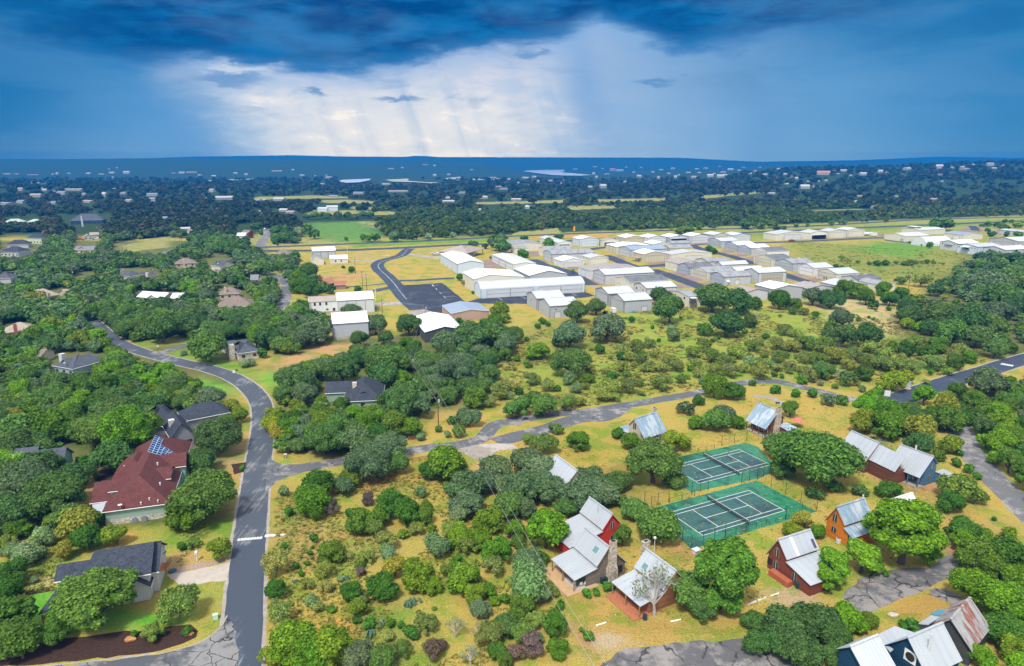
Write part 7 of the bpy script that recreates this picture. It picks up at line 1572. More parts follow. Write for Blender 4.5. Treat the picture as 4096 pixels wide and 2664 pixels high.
# ------------------------------------------------------------------ poles, vehicles and small things
M_POLE=plain('pole_wood',(.11,.065,.045),.9,.2,2)
POLES={}
def pole(key,label,f,u,vt,vb,arm=True,white=False,group='utility poles'):
    b=q(f,u,vb); lo,hi=1.0,22.0; tv=fp(f,u,vt)[1]
    for _ in range(40):
        z=(lo+hi)/2
        if prj(b.x,b.y,z)[1]>tv: lo=z
        else: hi=z
    h=min(max(lo,4),13)
    t=thing('utility_pole',label,'utility pole',(b.x,b.y,0),.4,group); POLES[key]=(b,h)
    m=M_LTRIM if white else M_POLE
    MB().tube([(0,0,0),(0,0,h)],[.17,.12],8).build('pole',m,t)
    if arm:
        MB().box((0,0,h-.5),(2.2,.12,.14)).build('crossarm',m,t)
        for x in(-.95,0,.95): MB().lathe([(.06,0),(.06,.2),(.02,.25)],(x,0,h-.42),6).build('insulator',M_TIN,t)
    if arm=='can':pass
    MB().lathe([(.24,0),(.24,.85),(.1,.95)],(.33,0,h-2.0),10).build('transformer',M_TIN,t)
    return t
for a in (('a','wooden utility pole between the gravel pad oaks and the entrance lane fence','B2',1615,1150,1418),('b','wooden utility pole in the gap between two big oaks beside the brown-olive oak','B2',1385,800,942),('c','wooden utility pole on the pale gravel above the black-walled hangar','B2',1500,345,476),('d','wooden utility pole beside the row of white stones near the white house hangar','B2',1118,290,418),
  ('e','taller of two utility poles near the brown brick house','B2',945,45,214),('f','shorter of two utility poles near the brown brick house','B2',980,70,214),('g','wooden utility pole on the golden field behind the brown brick house','R2',1007,262,360),('h','wooden utility pole behind the red car','A2',1394,285,412),
  ('i','utility pole among dark oaks near the left edge','B1',145,45,162),('j','utility pole beside the small golden clearing','B1',648,35,132),('k','utility pole left of the pale house by the side lane','R3',685,255,342),('l','utility pole beside the white garage','R3',655,42,112),('m','left of two close poles by the small golden clearing house','R3',825,155,238),('n','right of two close poles beyond the clearing','R3',852,160,236),
  ('o','utility pole beside the side lane curve','R3',1022,320,368),('p','left pole of the pair left of the small white gable','R3',1203,88,146),('q','right pole of the pair left of the small white gable','R3',1215,85,146),('r','utility pole at the far end of the meadow, nearer the ribbed tin shed','B4',1238,95,232),('s','leaning grey utility pole in front of the round dark juniper','B4',1580,110,222)):
    pole(*a)
for a in (('t','white service pole beside the white house hangar','B2',1058,195,312),('u','white pole beside the white cottage','C2',850,893,960)):
    pole(*a,arm=False,white=True)
def wire(label,pts):
    o=Vector(pts[0]); t=thing('power_line',label,'wire',o,0); 
    for k,off in enumerate((-.9,.9)):
        mb=MB()
        for a,b in zip(pts[:-1],pts[1:]):
            a,b=Vector(a)-o,Vector(b)-o; d=b-a; n=Vector((-d.y,d.x,0)).normalized()*off*(1 if k<3 else 0); P=[]
            for i in range(13):
                s=i/12; p=a+d*s+n; p.z-=4*.9*s*(1-s)*min(1,d.length/60); P.append(p)
            mb.tube(P,.025,4)
        mb.build('wire',plain('wire_metal',(.35,.36,.37),.5,.05),t)
g=lambda k:(POLES[k][0].x,POLES[k][0].y,POLES[k][1]-.2)
e1=q('A3',560,1560,6.0); e1=(e1.x,e1.y,6.0)
wire('thin wires from the oak gap past the red car to the lower field',[g('c'),g('b'),g('a'),g('h'),e1])
wire('thin wires across the golden field between the poles by the brown brick house',[g('g'),g('e'),g('d'),g('c')])
wire('thin wires over the dark oaks at the left',[g('i'),g('k'),g('m')])
wire('thin wires from the clearing pole towards the small white gable',[g('j'),g('n'),g('p')])
M_TYRE=plain('tyre_rubber',(.02,.02,.02),.9); 
def car(label,f,u,v,rz,col,kind='car',group=None,z=0,big=1.0):
    b=q(f,u,v); t=thing(kind if kind!='car' else 'parked_car',label,'car' if kind=='car' else kind.replace('_',' '),(b.x,b.y,z),rz,group); t.scale=(big,)*3
    m=plain('car_paint_%d_%d_%d'%tuple(int(c*99) for c in col),col,.3,.03,1,.6)
    mb=MB()
    if kind=='pickup_truck':
        body=[(-2.7,.45),(2.6,.45),(2.7,.9),(2.5,1.05),(1.4,1.1),(.75,1.75),(-.7,1.78),(-.85,1.1),(-2.7,1.1)]
        gl=[(1.25,1.12),(.72,1.68),(-.66,1.70),(-.72,1.12)]
    else:
        body=[(-2.3,.4),(2.25,.4),(2.3,.75),(2.05,.95),(1.05,1.02),(.45,1.48),(-1.1,1.5),(-1.95,1.05),(-2.3,.95)]
        gl=[(.95,1.05),(.42,1.42),(-1.05,1.44),(-1.75,1.06)]
    mb.prism([(x,-.9,z_) for x,z_ in body],(0,1.8,0)); mb.build('body',m,t)
    MB().prism([(x,-.93,z_) for x,z_ in gl],(0,1.86,0)).build('side_window',M_GLASS,t)
    for x in(-1.5,1.55):
        for y in(-.85,.85): MB().tube([(x,y-.12,.36),(x,y+.12,.36)],.36,12).build('wheel',M_TYRE,t)
    if kind=='pickup_truck': MB().box((-1.75,0,1.12),(1.6,1.5,.06)).build('cargo_bed',M_DARKIN,t)
    return t
car('red pickup half hidden under the grey oaks by the gravel pad','A2',1410,345,1.2,(.42,.02,.03),'pickup_truck')
car('white pickup standing beside the tan hipped roof building','D2',262,405,.1,(.7,.7,.7),'pickup_truck',big=1.3)
car('small red and black vehicle on the lane before the ivory hangar','D4',737,358,.2,(.25,.03,.03),big=1.3)
car('silver car parked beside the small grey roof','R2',378,410,.4,(.5,.52,.55))
car('white car at the end of the gravel lane','R2',404,62,1.4,(.7,.7,.7))
car('dark car in a gap of the oaks behind the white tin roof','B1',985,243,.3,(.05,.055,.065))
car('red truck left of the white garage','R3',540,136,.1,(.5,.04,.04),'pickup_truck',big=1.3)
car('white truck right of the white garage','R3',645,128,.1,(.7,.72,.74),'pickup_truck',big=1.3)
def small(name,label,cat,f,u,v,parts,rz=0.0,group=None,s=1.0,z=0.0):
    b=q(f,u,v); t=thing(name,label,cat,(b.x,b.y,z),rz,group); t.scale=(s,)*3
    for pn,mb,m in parts: mb.build(pn,m,t)
    return t
def binp(m): return [('body',MB().prism([(-.28,-.28,.06),(.28,-.28,.06),(.28,.28,.06),(-.28,.28,.06)],(0,0,.95)),m),('lid',MB().box((0,.02,1.05),(.62,.66,.08)),m),('wheel',MB().tube([(-.3,.3,.1),(.3,.3,.1)],.1,8),M_TYRE)]
M_BIN=plain('bin_plastic',(.012,.04,.05),.5,.05,1,.5)
small('wheelie_bin','dark wheelie bin beside the grey cabin wall, left one of two','bin','E3',684,1072,binp(M_BIN),.5,'bins at the cabins')
small('wheelie_bin','dark wheelie bin next to the stone chimney, right one of two','bin','E3',730,1060,binp(M_BIN),.5,'bins at the cabins')
small('wheelie_bin','dark wheelie bin at the corner of the cabin behind the bare tree','bin','E3',1172,1490,binp(M_BIN),.2,'bins at the cabins')
small('wheelie_bin','dark round bin against the red-brown cabin','bin','E4',708,1318,[('body',MB().lathe([(.36,0),(.42,.9),(.42,1.0)],seg=14),M_BIN),('lid',MB().lathe([(.45,1.0),(.40,1.12),(.1,1.2)],seg=14),M_BIN)],s=1.15)
small('air_conditioner','grey round air conditioner at the foot of the orange cabin','air conditioner','E4',1255,705,[('casing',MB().lathe([(.5,0),(.5,.85),(.42,.9)],seg=14),M_TIN),('fan_grille',MB().lathe([(.36,.9),(.30,.95),(.05,.96)],seg=12),M_TRIM)])
small('transformer_box','pale green transformer box on the lawn by the side street','utility box','E2',2105,975,[('casing',MB().box((0,0,.4),(.8,.7,.8)),plain('pale_green_casing',(.42,.58,.47),.5)),('lid',MB().box((0,0,.83),(.88,.78,.07)),plain('pale_green_casing',(.42,.58,.47),.5))],.3)
small('mailbox','white mailbox post beside the bed of river stones','mailbox','E2',1893,320,[('post',MB().box((0,0,.6),(.2,.2,1.2)),M_LTRIM),('box',MB().box((0,0,1.35),(.35,.6,.4)),M_LTRIM)],.3,s=1.3)
small('well_cover','round blue-black cover on the stones beside the drive','cover','E2',1615,440,[('disc',MB().lathe([(.75,0),(.75,.18),(.1,.22)],seg=18),plain('blue_black_cover',(.01,.05,.09),.4))])
M_BOULD=plain('orange_boulder',(.42,.20,.07),.9,.3,2)
def boulder(label,f,u,v,s,m=M_BOULD,group=None):
    b=q(f,u,v); iv,jf=ICO[2]; rs=np.random.RandomState(int(u)); w=1+.22*np.sin(iv[:,0]*3+u)*np.cos(iv[:,1]*4+v)+.1*np.sin(iv[:,2]*6)
    V=iv*w[:,None]*np.array([s,s*.6,s*.45]); me=D.meshes.new('boulder'); me.from_pydata(V.tolist(),[],jf.tolist()); me.materials.append(m)
    o=link('boulder',me); o.location=(b.x,b.y,s*.25); tag(o,label,'boulder',group); return o
boulder('flat orange boulder in the mulch below the elm trunk','E2',1140,1222,.95); boulder('orange boulder under the small bush at the mulch bed end','E2',1795,1160,.95)
boulder('grey boulder on the verge by the junction sign','B4',1235,1095,1.2,plain('grey_boulder',(.36,.30,.22),.9,.3,2)); boulder('dark boulder on the dry lawn right of the round shrubs','B4',85,1215,.8,plain('dark_boulder',(.06,.05,.045)))
M_PALEROCK=plain('pale_rock',(.50,.42,.34),.9,.3,2)
for k,u in enumerate((75,105,165,205,245,285,325,350,378,403)):
    boulder(('white painted' if k<3 else 'brown')+' stone, number %d from the road in the line of stones'%(k+1) if False else ('%s stone from the road in the line beside the speed hump'%(('first','second','third','fourth','fifth','sixth','seventh','eighth','ninth','tenth')[k])),'A2',u,748-(u-75)*.1,(.75,.75,.5,.4,.4,.4,.35,.4,.4,.4)[k],M_PAINT if k<3 else plain('brown_rock',(.18,.12,.09)),'stones beside the speed hump')
M_STOP=plain('white_parking_stop',(.74,.73,.70),.8,.12,3)
for f,u,v,ang,lab in (('A3',552,1288,.42,'white parking stop on the grass left of the sparse grey tree'),('A3',1013,1267,.30,'white parking stop right of the sparse grey tree trunk'),('A3',1547,1134,.55,'white parking stop right of the dark green elm'),('A3',1487,1156,.55,'short white parking stop partly behind the dark green elm'),('E4',400,1410,.45,'white parking stop nearest the deck of the red-brown cabin'),('E4',226,1468,.45,'white parking stop in the middle below the red-brown cabin'),('E4',95,1525,.45,'white parking stop farthest from the red-brown cabin, by pale gravel')):
    small('parking_stop',lab,'parking stop',f,u,v,[('bar',MB().prism([(-1.0,-.09,0),(-1.0,.09,0),(-1.0,.05,.15),(-1.0,-.05,.15)],(2.0,0,0)),M_STOP)],ang,'white parking stops')
# timber rail fences, signs, tank, container and other single things
def railfence(label,f,a,b):
    A,B=q(f,*a),q(f,*b); d=B-A; t=thing('rail_fence',label,'fence',(A.x,A.y,0),math.atan2(d.y,d.x)); L=d.length; n=max(2,int(L/2.4)); m=plain('brown_rails',(.20,.09,.045),.9,.2)
    for k in range(n+1): MB().box((L*k/n,0,.6),(.16,.16,1.2)).build('post',m,t)
    for z in(.45,.8,1.1): MB().box((L/2,.09,z),(L,.05,.12)).build('rail',m,t)
railfence('brown timber rail fence behind the entrance lane','A2',(944,150),(1000,148)); railfence('brown timber rail fence in front of the entrance lane','A2',(966,288),(1062,270))
def sign(label,f,u,v,w,h,hb,rz,col):
    small('road_sign',label,'sign',f,u,v,[('board',MB().box((0,0,hb+h/2),(w,.1,h)),col),('post',MB().box((-w*.35,.08,hb/2+.1),(.12,.12,hb+.2)),M_TRIM),('post',MB().box((w*.35,.08,hb/2+.1),(.12,.12,hb+.2)),M_TRIM)],rz)
sign('large pale sign board beside the new dark road','B4',1216,1085,3.2,2.6,.5,-1.0,plain('pale_sign',(.45,.50,.50),.6)); sign('white sign panel on the grass at the junction','B4',1052,1160,1.8,2.0,.3,-.3,M_LTRIM); sign('small white sign on the corner of the entrance road','A2',183,262,.9,.4,1.0,.2,M_LTRIM)
sign('white box sign on the lawn right of the stone-walled house','B1',2070,950,.9,1.1,.1,.2,M_LTRIM); sign('small white sign on the grassy junction','B1',1398,735,.6,.8,.8,.2,M_LTRIM)
small('fuel_tank','white cylindrical tank at the end of the ivory hangar row','tank','D4',1760,280,[('tank',MB().tube([(-6,0,2.0),(-5.4,0,2.0),(5.4,0,2.0),(6,0,2.0)],[.6,1.7,1.7,.6],16),M_LTRIM),('saddle',MB().box((-3.5,0,.4),(.6,2.4,.8)),M_TRIM),('saddle',MB().box((3.5,0,.4),(.6,2.4,.8)),M_TRIM)],.1)
small('tank_trailer','small white box trailer beside the cylindrical tank','trailer','D4',1845,290,[('body',MB().box((0,0,2.2),(7,3.2,3.2)),M_LTRIM),('wheel',MB().tube([(-1.6,-1.7,.5),(-1.6,1.7,.5)],.5,10),M_TYRE),('wheel',MB().tube([(1.6,-1.7,.5),(1.6,1.7,.5)],.5,10),M_TYRE)],.1)
small('shipping_container','cream shipping container beside the pink hangar','container','B2',1590,466,[('body',ribbed and MB().box((0,0,1.3),(2.5,6.4,2.6)),ribbed('cream_container',(.56,.48,.28),.3,.1,.6,.04,1,.3)),('roof',MB().box((0,0,2.63),(2.4,6.3,.06)),plain('cream_container_roof',(.62,.54,.34)))],.35)
small('utility_trailer','small white box trailer between the pair of grey hangars and the meadow','trailer','D3',305,1105,[('body',MB().box((0,0,1.5),(2.0,3.4,2.2)),M_LTRIM),('frame',MB().box((0,0,.35),(1.8,4.6,.15)),M_TRIM),('wheel',MB().tube([(-1.1,0,.36),(1.1,0,.36)],.36,10),M_TYRE)],.3)
small('kayak','teal kayak lying against the grey hangar','kayak','D3',545,1100,[('hull',MB().tube([(-2.2,0,.3),(-1.2,0,.28),(0,0,.26),(1.2,0,.28),(2.2,0,.3)],[.04,.32,.42,.32,.04],8),plain('teal_plastic',(.01,.28,.26),.4,.05,1,.5)),('cockpit',MB().box((0,0,.66),(.9,.36,.06)),M_DARKIN)],.3)
small('tractor','dark small tractor beside the hangar pair','tractor','D3',215,1115,[('body',MB().box((0,0,.9),(2.2,1.0,.7)),plain('navy_paint',(.03,.04,.12),.4)),('seat',MB().box((-.6,0,1.5),(.5,.6,.5)),M_DARKIN),('wheel',MB().tube([(-.7,-.75,.6),(-.7,.75,.6)],.6,12),M_TYRE),('wheel',MB().tube([(.9,-.6,.4),(.9,.6,.4)],.4,12),M_TYRE)],.6)
small('tarpaulin','crumpled blue tarpaulin beside the white house hangar','tarpaulin','B2',1030,382,[('sheet',MB().prism([(-2.2,-1.2,0),(2.0,-1.3,0),(2.3,1.0,0),(.4,1.4,0),(-2.0,1.1,0)],(0.1,0,.8)),plain('blue_sheet',(.02,.14,.5),.6,.3,3))],.2)
def ring():
    b=q('B2',1066,950); t=thing('trampoline','round yellow-rimmed trampoline under the big oaks','trampoline',(b.x,b.y,0),0)
    n=20; mb=MB(); mb.tube([(1.9*math.cos(2*math.pi*k/n),1.9*math.sin(2*math.pi*k/n),.9) for k in range(n+1)],.2,6); mb.build('rim',plain('yellow_pad',(.72,.50,.02),.6),t)
    MB().lathe([(1.8,.86),(.1,.87)],seg=20).build('mat',M_DARKIN,t)
    for k in range(4):
        a=math.pi/4+k*math.pi/2; MB().tube([(1.9*math.cos(a),1.9*math.sin(a),0),(1.9*math.cos(a),1.9*math.sin(a),.9)],.05,5).build('leg',M_TRIM,t)
ring()
small('patio_umbrella','red and white patio umbrella beside the brown timber cabin','umbrella','E7',1285,215,[('canopy',MB().lathe([(1.9,2.1),(1.0,2.6),(.06,2.9)],seg=8),plain('red_white_canvas',(.60,.16,.12),.8,.4,2)),('pole',MB().tube([(0,0,0),(0,0,2.9)],.05,6),M_TRIM)])
small('lamp_post','globe lamp on a white post behind the brown timber cabin','lamp','E7',1226,135,[('post',MB().tube([(0,0,0),(0,0,3.4)],.06,6),M_LTRIM),('globe',MB().lathe([(.1,3.3),(.32,3.5),(.36,3.7),(.25,3.95),(.03,4.02)],seg=12),M_LTRIM)])
small('lamp_post','white lamp post behind the roof of the cabin behind the bare tree','lamp','E3',1280,725,[('post',MB().tube([(0,0,0),(0,0,3.3)],.06,6),M_LTRIM),('lamp_head',MB().lathe([(.12,3.1),(.3,3.3),(.3,3.6),(.05,3.75)],seg=10),M_LTRIM)])
def table():
    b=q('E3',425,1075); t=thing('patio_table','grey table with chairs on the patio of the grey cabin','table',(b.x,b.y,.22),.4)
    MB().box((0,0,.74),(1.6,1.0,.06)).build('table_top',plain('teal_table',(.08,.18,.18)),t)
    for x in(-.7,.7):
        for y in(-.4,.4): MB().box((x,y,.37),(.06,.06,.72)).build('leg',M_TRIM,t)
    for k,(x,y) in enumerate(((-1.1,-.9),(.1,-1.1),(.9,-.9))):
        c=thing('patio_chair',('left','middle','right')[k]+' one of three pale chairs at the patio table of the grey cabin','chair',(b.x+x,b.y+y,.22),.2*k,'chairs on the patio')
        MB().box((0,0,.45),(.5,.5,.06)).build('seat',M_LTRIM,c); MB().box((0,-.24,.75),(.5,.05,.55)).build('backrest',M_LTRIM,c)
        for xx in(-.2,.2):
            for yy in(-.2,.2): MB().box((xx,yy,.22),(.05,.05,.44)).build('leg',M_LTRIM,c)
table()
small('chest','grey-topped stone box on the grass at the near corner of the tennis court','box','A3',1140,852,[('base',MB().box((0,0,.45),(1.4,1.1,.9)),W_STONE),('lid',MB().box((0,0,.96),(1.6,1.3,.12)),M_TIN)],.5)
def cactus(label,f,u,v,s,n):
    b=q(f,u,v); rs=random.Random(int(u)); t=thing('prickly_pear',label,'cactus',(b.x,b.y,0),0,'prickly pears'); m=plain('cactus_skin',(.10,.19,.12),.7,.15,3)
    for k in range(n):
        x,y=rs.gauss(0,s*.45),rs.gauss(0,s*.45); h=rs.uniform(.3,.75)*s; a=rs.uniform(0,3.14); mb=MB(); N=10; w=.30*s
        P=[(x+w*math.cos(2*math.pi*i/N)*math.cos(a),y+w*math.cos(2*math.pi*i/N)*math.sin(a),h+w*1.2*math.sin(2*math.pi*i/N)) for i in range(N)]
        mb.prism(P,(-math.sin(a)*.1,math.cos(a)*.1,0)); mb.build('pad',m,t)
cactus('large prickly pear clump in the grass below the paired junipers','A2',965,1175,1.25,20); cactus('dark prickly pear clump at the bottom of the field','A2',710,1365,1.0,14); cactus('small prickly pear patch above the dark clump','A2',775,1290,.8,10); cactus('small prickly pear beside the thin roadside tree','A2',245,1030,.7,9); cactus('pale prickly pear by the brown dead shrub','A2',565,1012,.7,9)
boulder('pale flat rock in the dry grass above the navy cabin','A4',775,1240,.9,M_PALEROCK)
small('windsock_post','small orange marker post beside the taxiway','marker','D2',1923,168,[('post',MB().tube([(0,0,0),(0,0,6)],.15,6),M_TRIM),('panel',MB().box((0,0,6),(1.6,.5,5)),plain('orange_panel',(.75,.33,.02),.6,.1))])
# ------------------------------------------------------------------ trees into the scene, with labels that say which one
for ph,f,u,v in (('the white speed hump','O',580,1252),('the sharp bend of the main road','O',625,930),('the fork of the entrance road','A2',110,330),('the pale gravel pad','A2',1420,220),('the cracked parking lot','A4',820,1060),('the cracked turning circle','A3',1100,1480),
  ('the mulch bed','A1',700,1430),('the new dark road','B4',1700,990),('the white road sign','B4',1215,1065),('the striped hump on the new road','B4',2110,875),('the dark parking lot','B2',1560,260),('the grassy junction','B1',1400,730),('the green field','C2',750,760),
  ('the runway end','P',2100,950),('the long path at the right edge','A4',1500,480),('the red earth bank','D3',500,190),('the row of white stones','A2',230,745),('the dead white tree','A2',1230,1380),('the gravel lane','R2',400,120),('the open meadow','B3',1250,640),('the bright meadow track','B4',1000,560),('the golden field','D2',150,600),('the big hayfield','D5',500,700),('the concrete drive','A1',1250,980)):
    p=q(f,u,v); LAND.append((ph,p.x,p.y))
KW=dict(O='live oak',J='juniper',D='broadleaf tree',M='mesquite',W='sage bush',Y='tree',S='round shrub',X='bare tree',B='dead shrub',T='spruce')
ORD=('largest','second largest','third largest','fourth largest','fifth largest','sixth largest','seventh largest','eighth largest','ninth largest','tenth largest')
def app(t): return t[3]/math.hypot(t[1],t[2],CAMH)*683
order=sorted(TREES,key=app,reverse=True); cnt={}; INDIV=[]; REST=[]
for t in order:
    u,v=prj(t[1],t[2],KIND[t[0]]['zc']*t[3])
    if not(-260<u<4356 and v<2664+280 and t[2]>0): continue
    cnt[t[0]]=cnt.get(t[0],0)+1
    (INDIV if cnt[t[0]]<=298 else REST).append(t)
la=np.array([(x,y) for _,x,y in LAND])
def relation(t):
    x,y=t[1],t[2]; d=np.hypot(la[:,0]-x,la[:,1]-y); i=int(d.argmin()); dx=x-la[i,0]; dy=(y-la[i,1])
    # seen from the camera: sideways against the line of sight
    r=math.hypot(la[i,0],la[i,1]); cx,cy=la[i,0]/r,la[i,1]/r; fwd=dx*cx+dy*cy; side=dx*cy-dy*cx
    if abs(side)>abs(fwd)*.75: w='right of' if side>0 else 'left of'
    else: w='behind' if fwd>0 else 'in front of'
    return w+' '+LAND[i][0]
groups={}
for t in INDIV:
    tn=TONE[t[0]][t[5]%len(TONE[t[0]])]
    key='%s %s %s'%(tn,KW[t[0]],relation(t)); groups.setdefault(key,[]).append(t)
def jitter(c,rs):
    k=rs.uniform(.84,1.16); return (c[0]*k*rs.uniform(.9,1.12),c[1]*k*rs.uniform(.95,1.06),c[2]*k*rs.uniform(.85,1.15),1)
rj=random.Random(9); WORDS=0
for key,L in groups.items():
    L.sort(key=lambda t:-t[3]); many=len(L)>10
    for i,t in enumerate(L):
        k,x,y,Rr,zs,tone,rot=t; K=KIND[k]
        label=key if (len(L)==1 or many) else ORD[i]+' '+key
        gk={'O':'live oaks','J':'junipers','D':'broadleaf trees','M':'mesquite trees','W':'sage bushes','Y':'yellow-green trees','S':'round shrubs','X':'bare trees','B':'dead shrubs','T':'spruces'}[k]
        group=('%s, %s'%(gk,key.split(' ',1)[1].split(KW[k]+' ',1)[-1]) if many else gk)
        crown,trunk,whole=PROTO[k][rj.randrange(len(PROTO[k]))]
        if k in BIG and Rr>5.2 and app(t)>20: crown,trunk=rj.choice(BIG[k])[:2]
        col=jitter(TINT[k][tone%len(TINT[k])],rj); sc=(Rr*rj.uniform(.92,1.08),Rr*rj.uniform(.92,1.08),Rr*zs*rj.uniform(.93,1.1)); z0=tz(x,y)
        if app(t)>8.5:
            o=D.objects.new(K['name'],None); COL.objects.link(o); o.empty_display_size=.2
            c=D.objects.new('crown',crown); c.color=col; COL.objects.link(c); c.parent=o
            b=D.objects.new('trunk',trunk); COL.objects.link(b); b.parent=o
        else:
            o=D.objects.new(K['name'],whole); o.color=col; COL.objects.link(o)
        o.location=(x,y,z0); o.rotation_euler=(0,0,rot); o.scale=sc; tag(o,label,K['cat'],group)
# the rest of the nearer woods, and the far woods, as masses
def mass(name,items,nl,ls,core):
    VS=[];QS=[];TS=[];CS=[]; o=0; cache={}
    rs=np.random.RandomState(3)
    for (k,x,y,Rr,zs,col) in items:
        s=rs.randint(5)
        if (k,s) not in cache: cache[(k,s)]=crown_arrays(k,900+s+ord(k),nl=nl,ls=ls,core=core)[:3]
        V,Q,Tt=cache[(k,s)]; a=rs.uniform(0,6.28); ca,sa=math.cos(a),math.sin(a)
        P=V@np.array([[ca,sa,0],[-sa,ca,0],[0,0,zs]])*Rr+np.array([x,y,tz(x,y)])
        VS.append(P); QS.append(Q+o); TS.append(Tt+o) if Tt is not None else None; o+=len(P); CS.append(np.tile(np.array([*col[:3],1.0]),(len(P),1)))
    me=arrays_mesh(name,np.concatenate(VS),np.concatenate(QS),np.concatenate(TS) if TS else None,[M_LEAFT])
    at=me.color_attributes.new('tint','FLOAT_COLOR','POINT'); at.data.foreach_set('color',np.concatenate(CS).ravel().astype(np.float32))
    ob=link(name,me); tag(ob,kind='stuff'); return ob
if REST: mass('woodland',[(t[0],t[1],t[2],t[3],t[4],jitter(TINT[t[0]][t[5]%len(TINT[t[0]])],rj)) for t in REST],420,.15,True)
FK=[[fp(f,*p) for p in pts] for f,pts in (
 ('P',[(1480,990),(1480,965),(2048,942),(2450,926),(2800,910),(3450,886),(4350,854),(4350,1010),(1480,1010)]),
 ('C2',[(430,665),(1050,660),(1160,795),(1450,850),(900,880),(600,860)]),('C2',[(0,438),(520,425),(860,432),(860,452),(300,458),(0,464)]),('C2',[(560,466),(860,460),(1080,478),(1090,486),(700,480)]),('C2',[(540,548),(960,548),(940,572),(760,570),(560,575)]),('C2',[(980,575),(1300,580),(1280,598),(1120,610)]),('C2',[(380,600),(480,610),(420,640),(380,625)]),
 ('C2',[(2030,485),(2380,478),(2380,502),(2050,508)]),('C3',[(0,480),(460,468),(470,490),(0,500)]),('C3',[(760,462),(1420,450),(1440,470),(1200,474),(800,482)]),('C3',[(1770,440),(2320,408),(2320,428),(1780,455)]),('C3',[(490,530),(880,520),(980,540),(600,565)]),('C3',[(0,770),(440,730),(1000,750),(2380,730),(2380,800),(0,830)]),
 ('C2',[(0,880),(600,840),(1200,845),(1700,820),(2380,780),(2380,900),(0,960)]),('C4',[(360,552),(940,545),(940,568),(420,568)]),('C4',[(0,700),(800,660),(1500,632),(2380,618),(2380,680),(1950,700),(1880,740),(0,760)]),('C4',[(1650,700),(1960,690),(2380,760),(2380,800),(2000,800),(1880,760)]),
 ('C1',[(640,600),(1040,600),(1040,695),(640,695)]),('C2',[(560,505),(770,505),(770,568),(560,568)]),('C2',[(0,730),(130,720),(110,900),(0,900)]),('C2',[(440,590),(1100,590),(1100,665),(440,665)]),('C3',[(95,180),(745,180),(745,240),(95,240)]),('C2',[(750,266),(1420,264),(1700,285),(1700,312),(800,306)]))]
for f,L,_,_ in FAR:
    for u,v,w,h,rk in L: FK.append([fp(f,u-w*.5,v-h*.7),fp(f,u+w*.5,v-h*.7),fp(f,u+w*.5,v+h*.45),fp(f,u-w*.5,v+h*.45)])
def far_trees():
    rs=np.random.RandomState(21); out=[]
    def band(n,v0,v1,size,kinds,tints,u0=-250,u1=4350,only=None,yr=None):
        U=rs.uniform(u0,u1,n); Vv=v0+(v1-v0)*rs.rand(n)
        for u,v in zip(U,Vv):
            x=(u-2048)/FPX; k=(1332-v)/FPX; dy=CP+k*SP; dz=-SP+k*CP
            if v<705: Y=rs.uniform(3100,5300); t=Y/dy; X=x*t
            elif dz>=-.004: continue
            else: t=-CAMH/dz; X,Y=x*t,dy*t
            if yr and not(yr[0]<Y<yr[1]): continue
            # march to the land
            h=tz(X,Y)
            for _ in range(4 if v>=705 else 0):
                t=(h-CAMH)/dz; X,Y=x*t,dy*t; h=tz(X,Y)
            Rr=rs.uniform(*size); kk=kinds[rs.randint(len(kinds))]; zs=.9*rs.uniform(.8,1.2); hh=KIND[kk]['zc']*Rr
            pts=[prj(X,Y,h+hh*1.7),prj(X,Y,h+hh*.8),prj(X-Rr*.7,Y,h+hh),prj(X+Rr*.7,Y,h+hh),prj(X,Y,h)]
            out.append((kk,X,Y,Rr,zs,tints[rs.randint(len(tints))],pts))
    dark=((.030,.055,.022),(.026,.048,.020),(.042,.066,.028),(.036,.060,.018),(.070,.072,.040)); brt=((.075,.135,.012),(.095,.15,.018),(.06,.11,.014),(.12,.15,.035),(.05,.095,.014))
    band(3600,805,985,(3.2,5.5),('J','J','J','O'),brt,1480,4350)
    band(900,800,850,(3.2,5.5),('J','O'),brt,2400,4350)
    band(3000,730,835,(4.5,8),('O','O','J'),dark)
    band(1500,785,930,(4,7),('O','O','J'),dark,-250,1460)
    band(900,885,960,(4,7),('O','O','J','Y'),dark,-250,1000)
    near=len(out)
    band(3800,692,762,(5,10),('O',),dark,yr=(900,3300))
    pts=np.array([o[6] for o in out]); ok=np.ones(len(out),bool)
    for kp in FK+KEEP:
        ok&=~inpoly(pts[:,:,0],pts[:,:,1],kp).any(1)
    A=[];B=[]
    for i,o in enumerate(out):
        if not ok[i]: continue
        c=jitter(o[5],rj); (A if o[2]<1500 else B).append((*o[:5],c))
    mass('distant_woods',A,90,.30,True); mass('far_woods',B,24,.5,True)
far_trees()
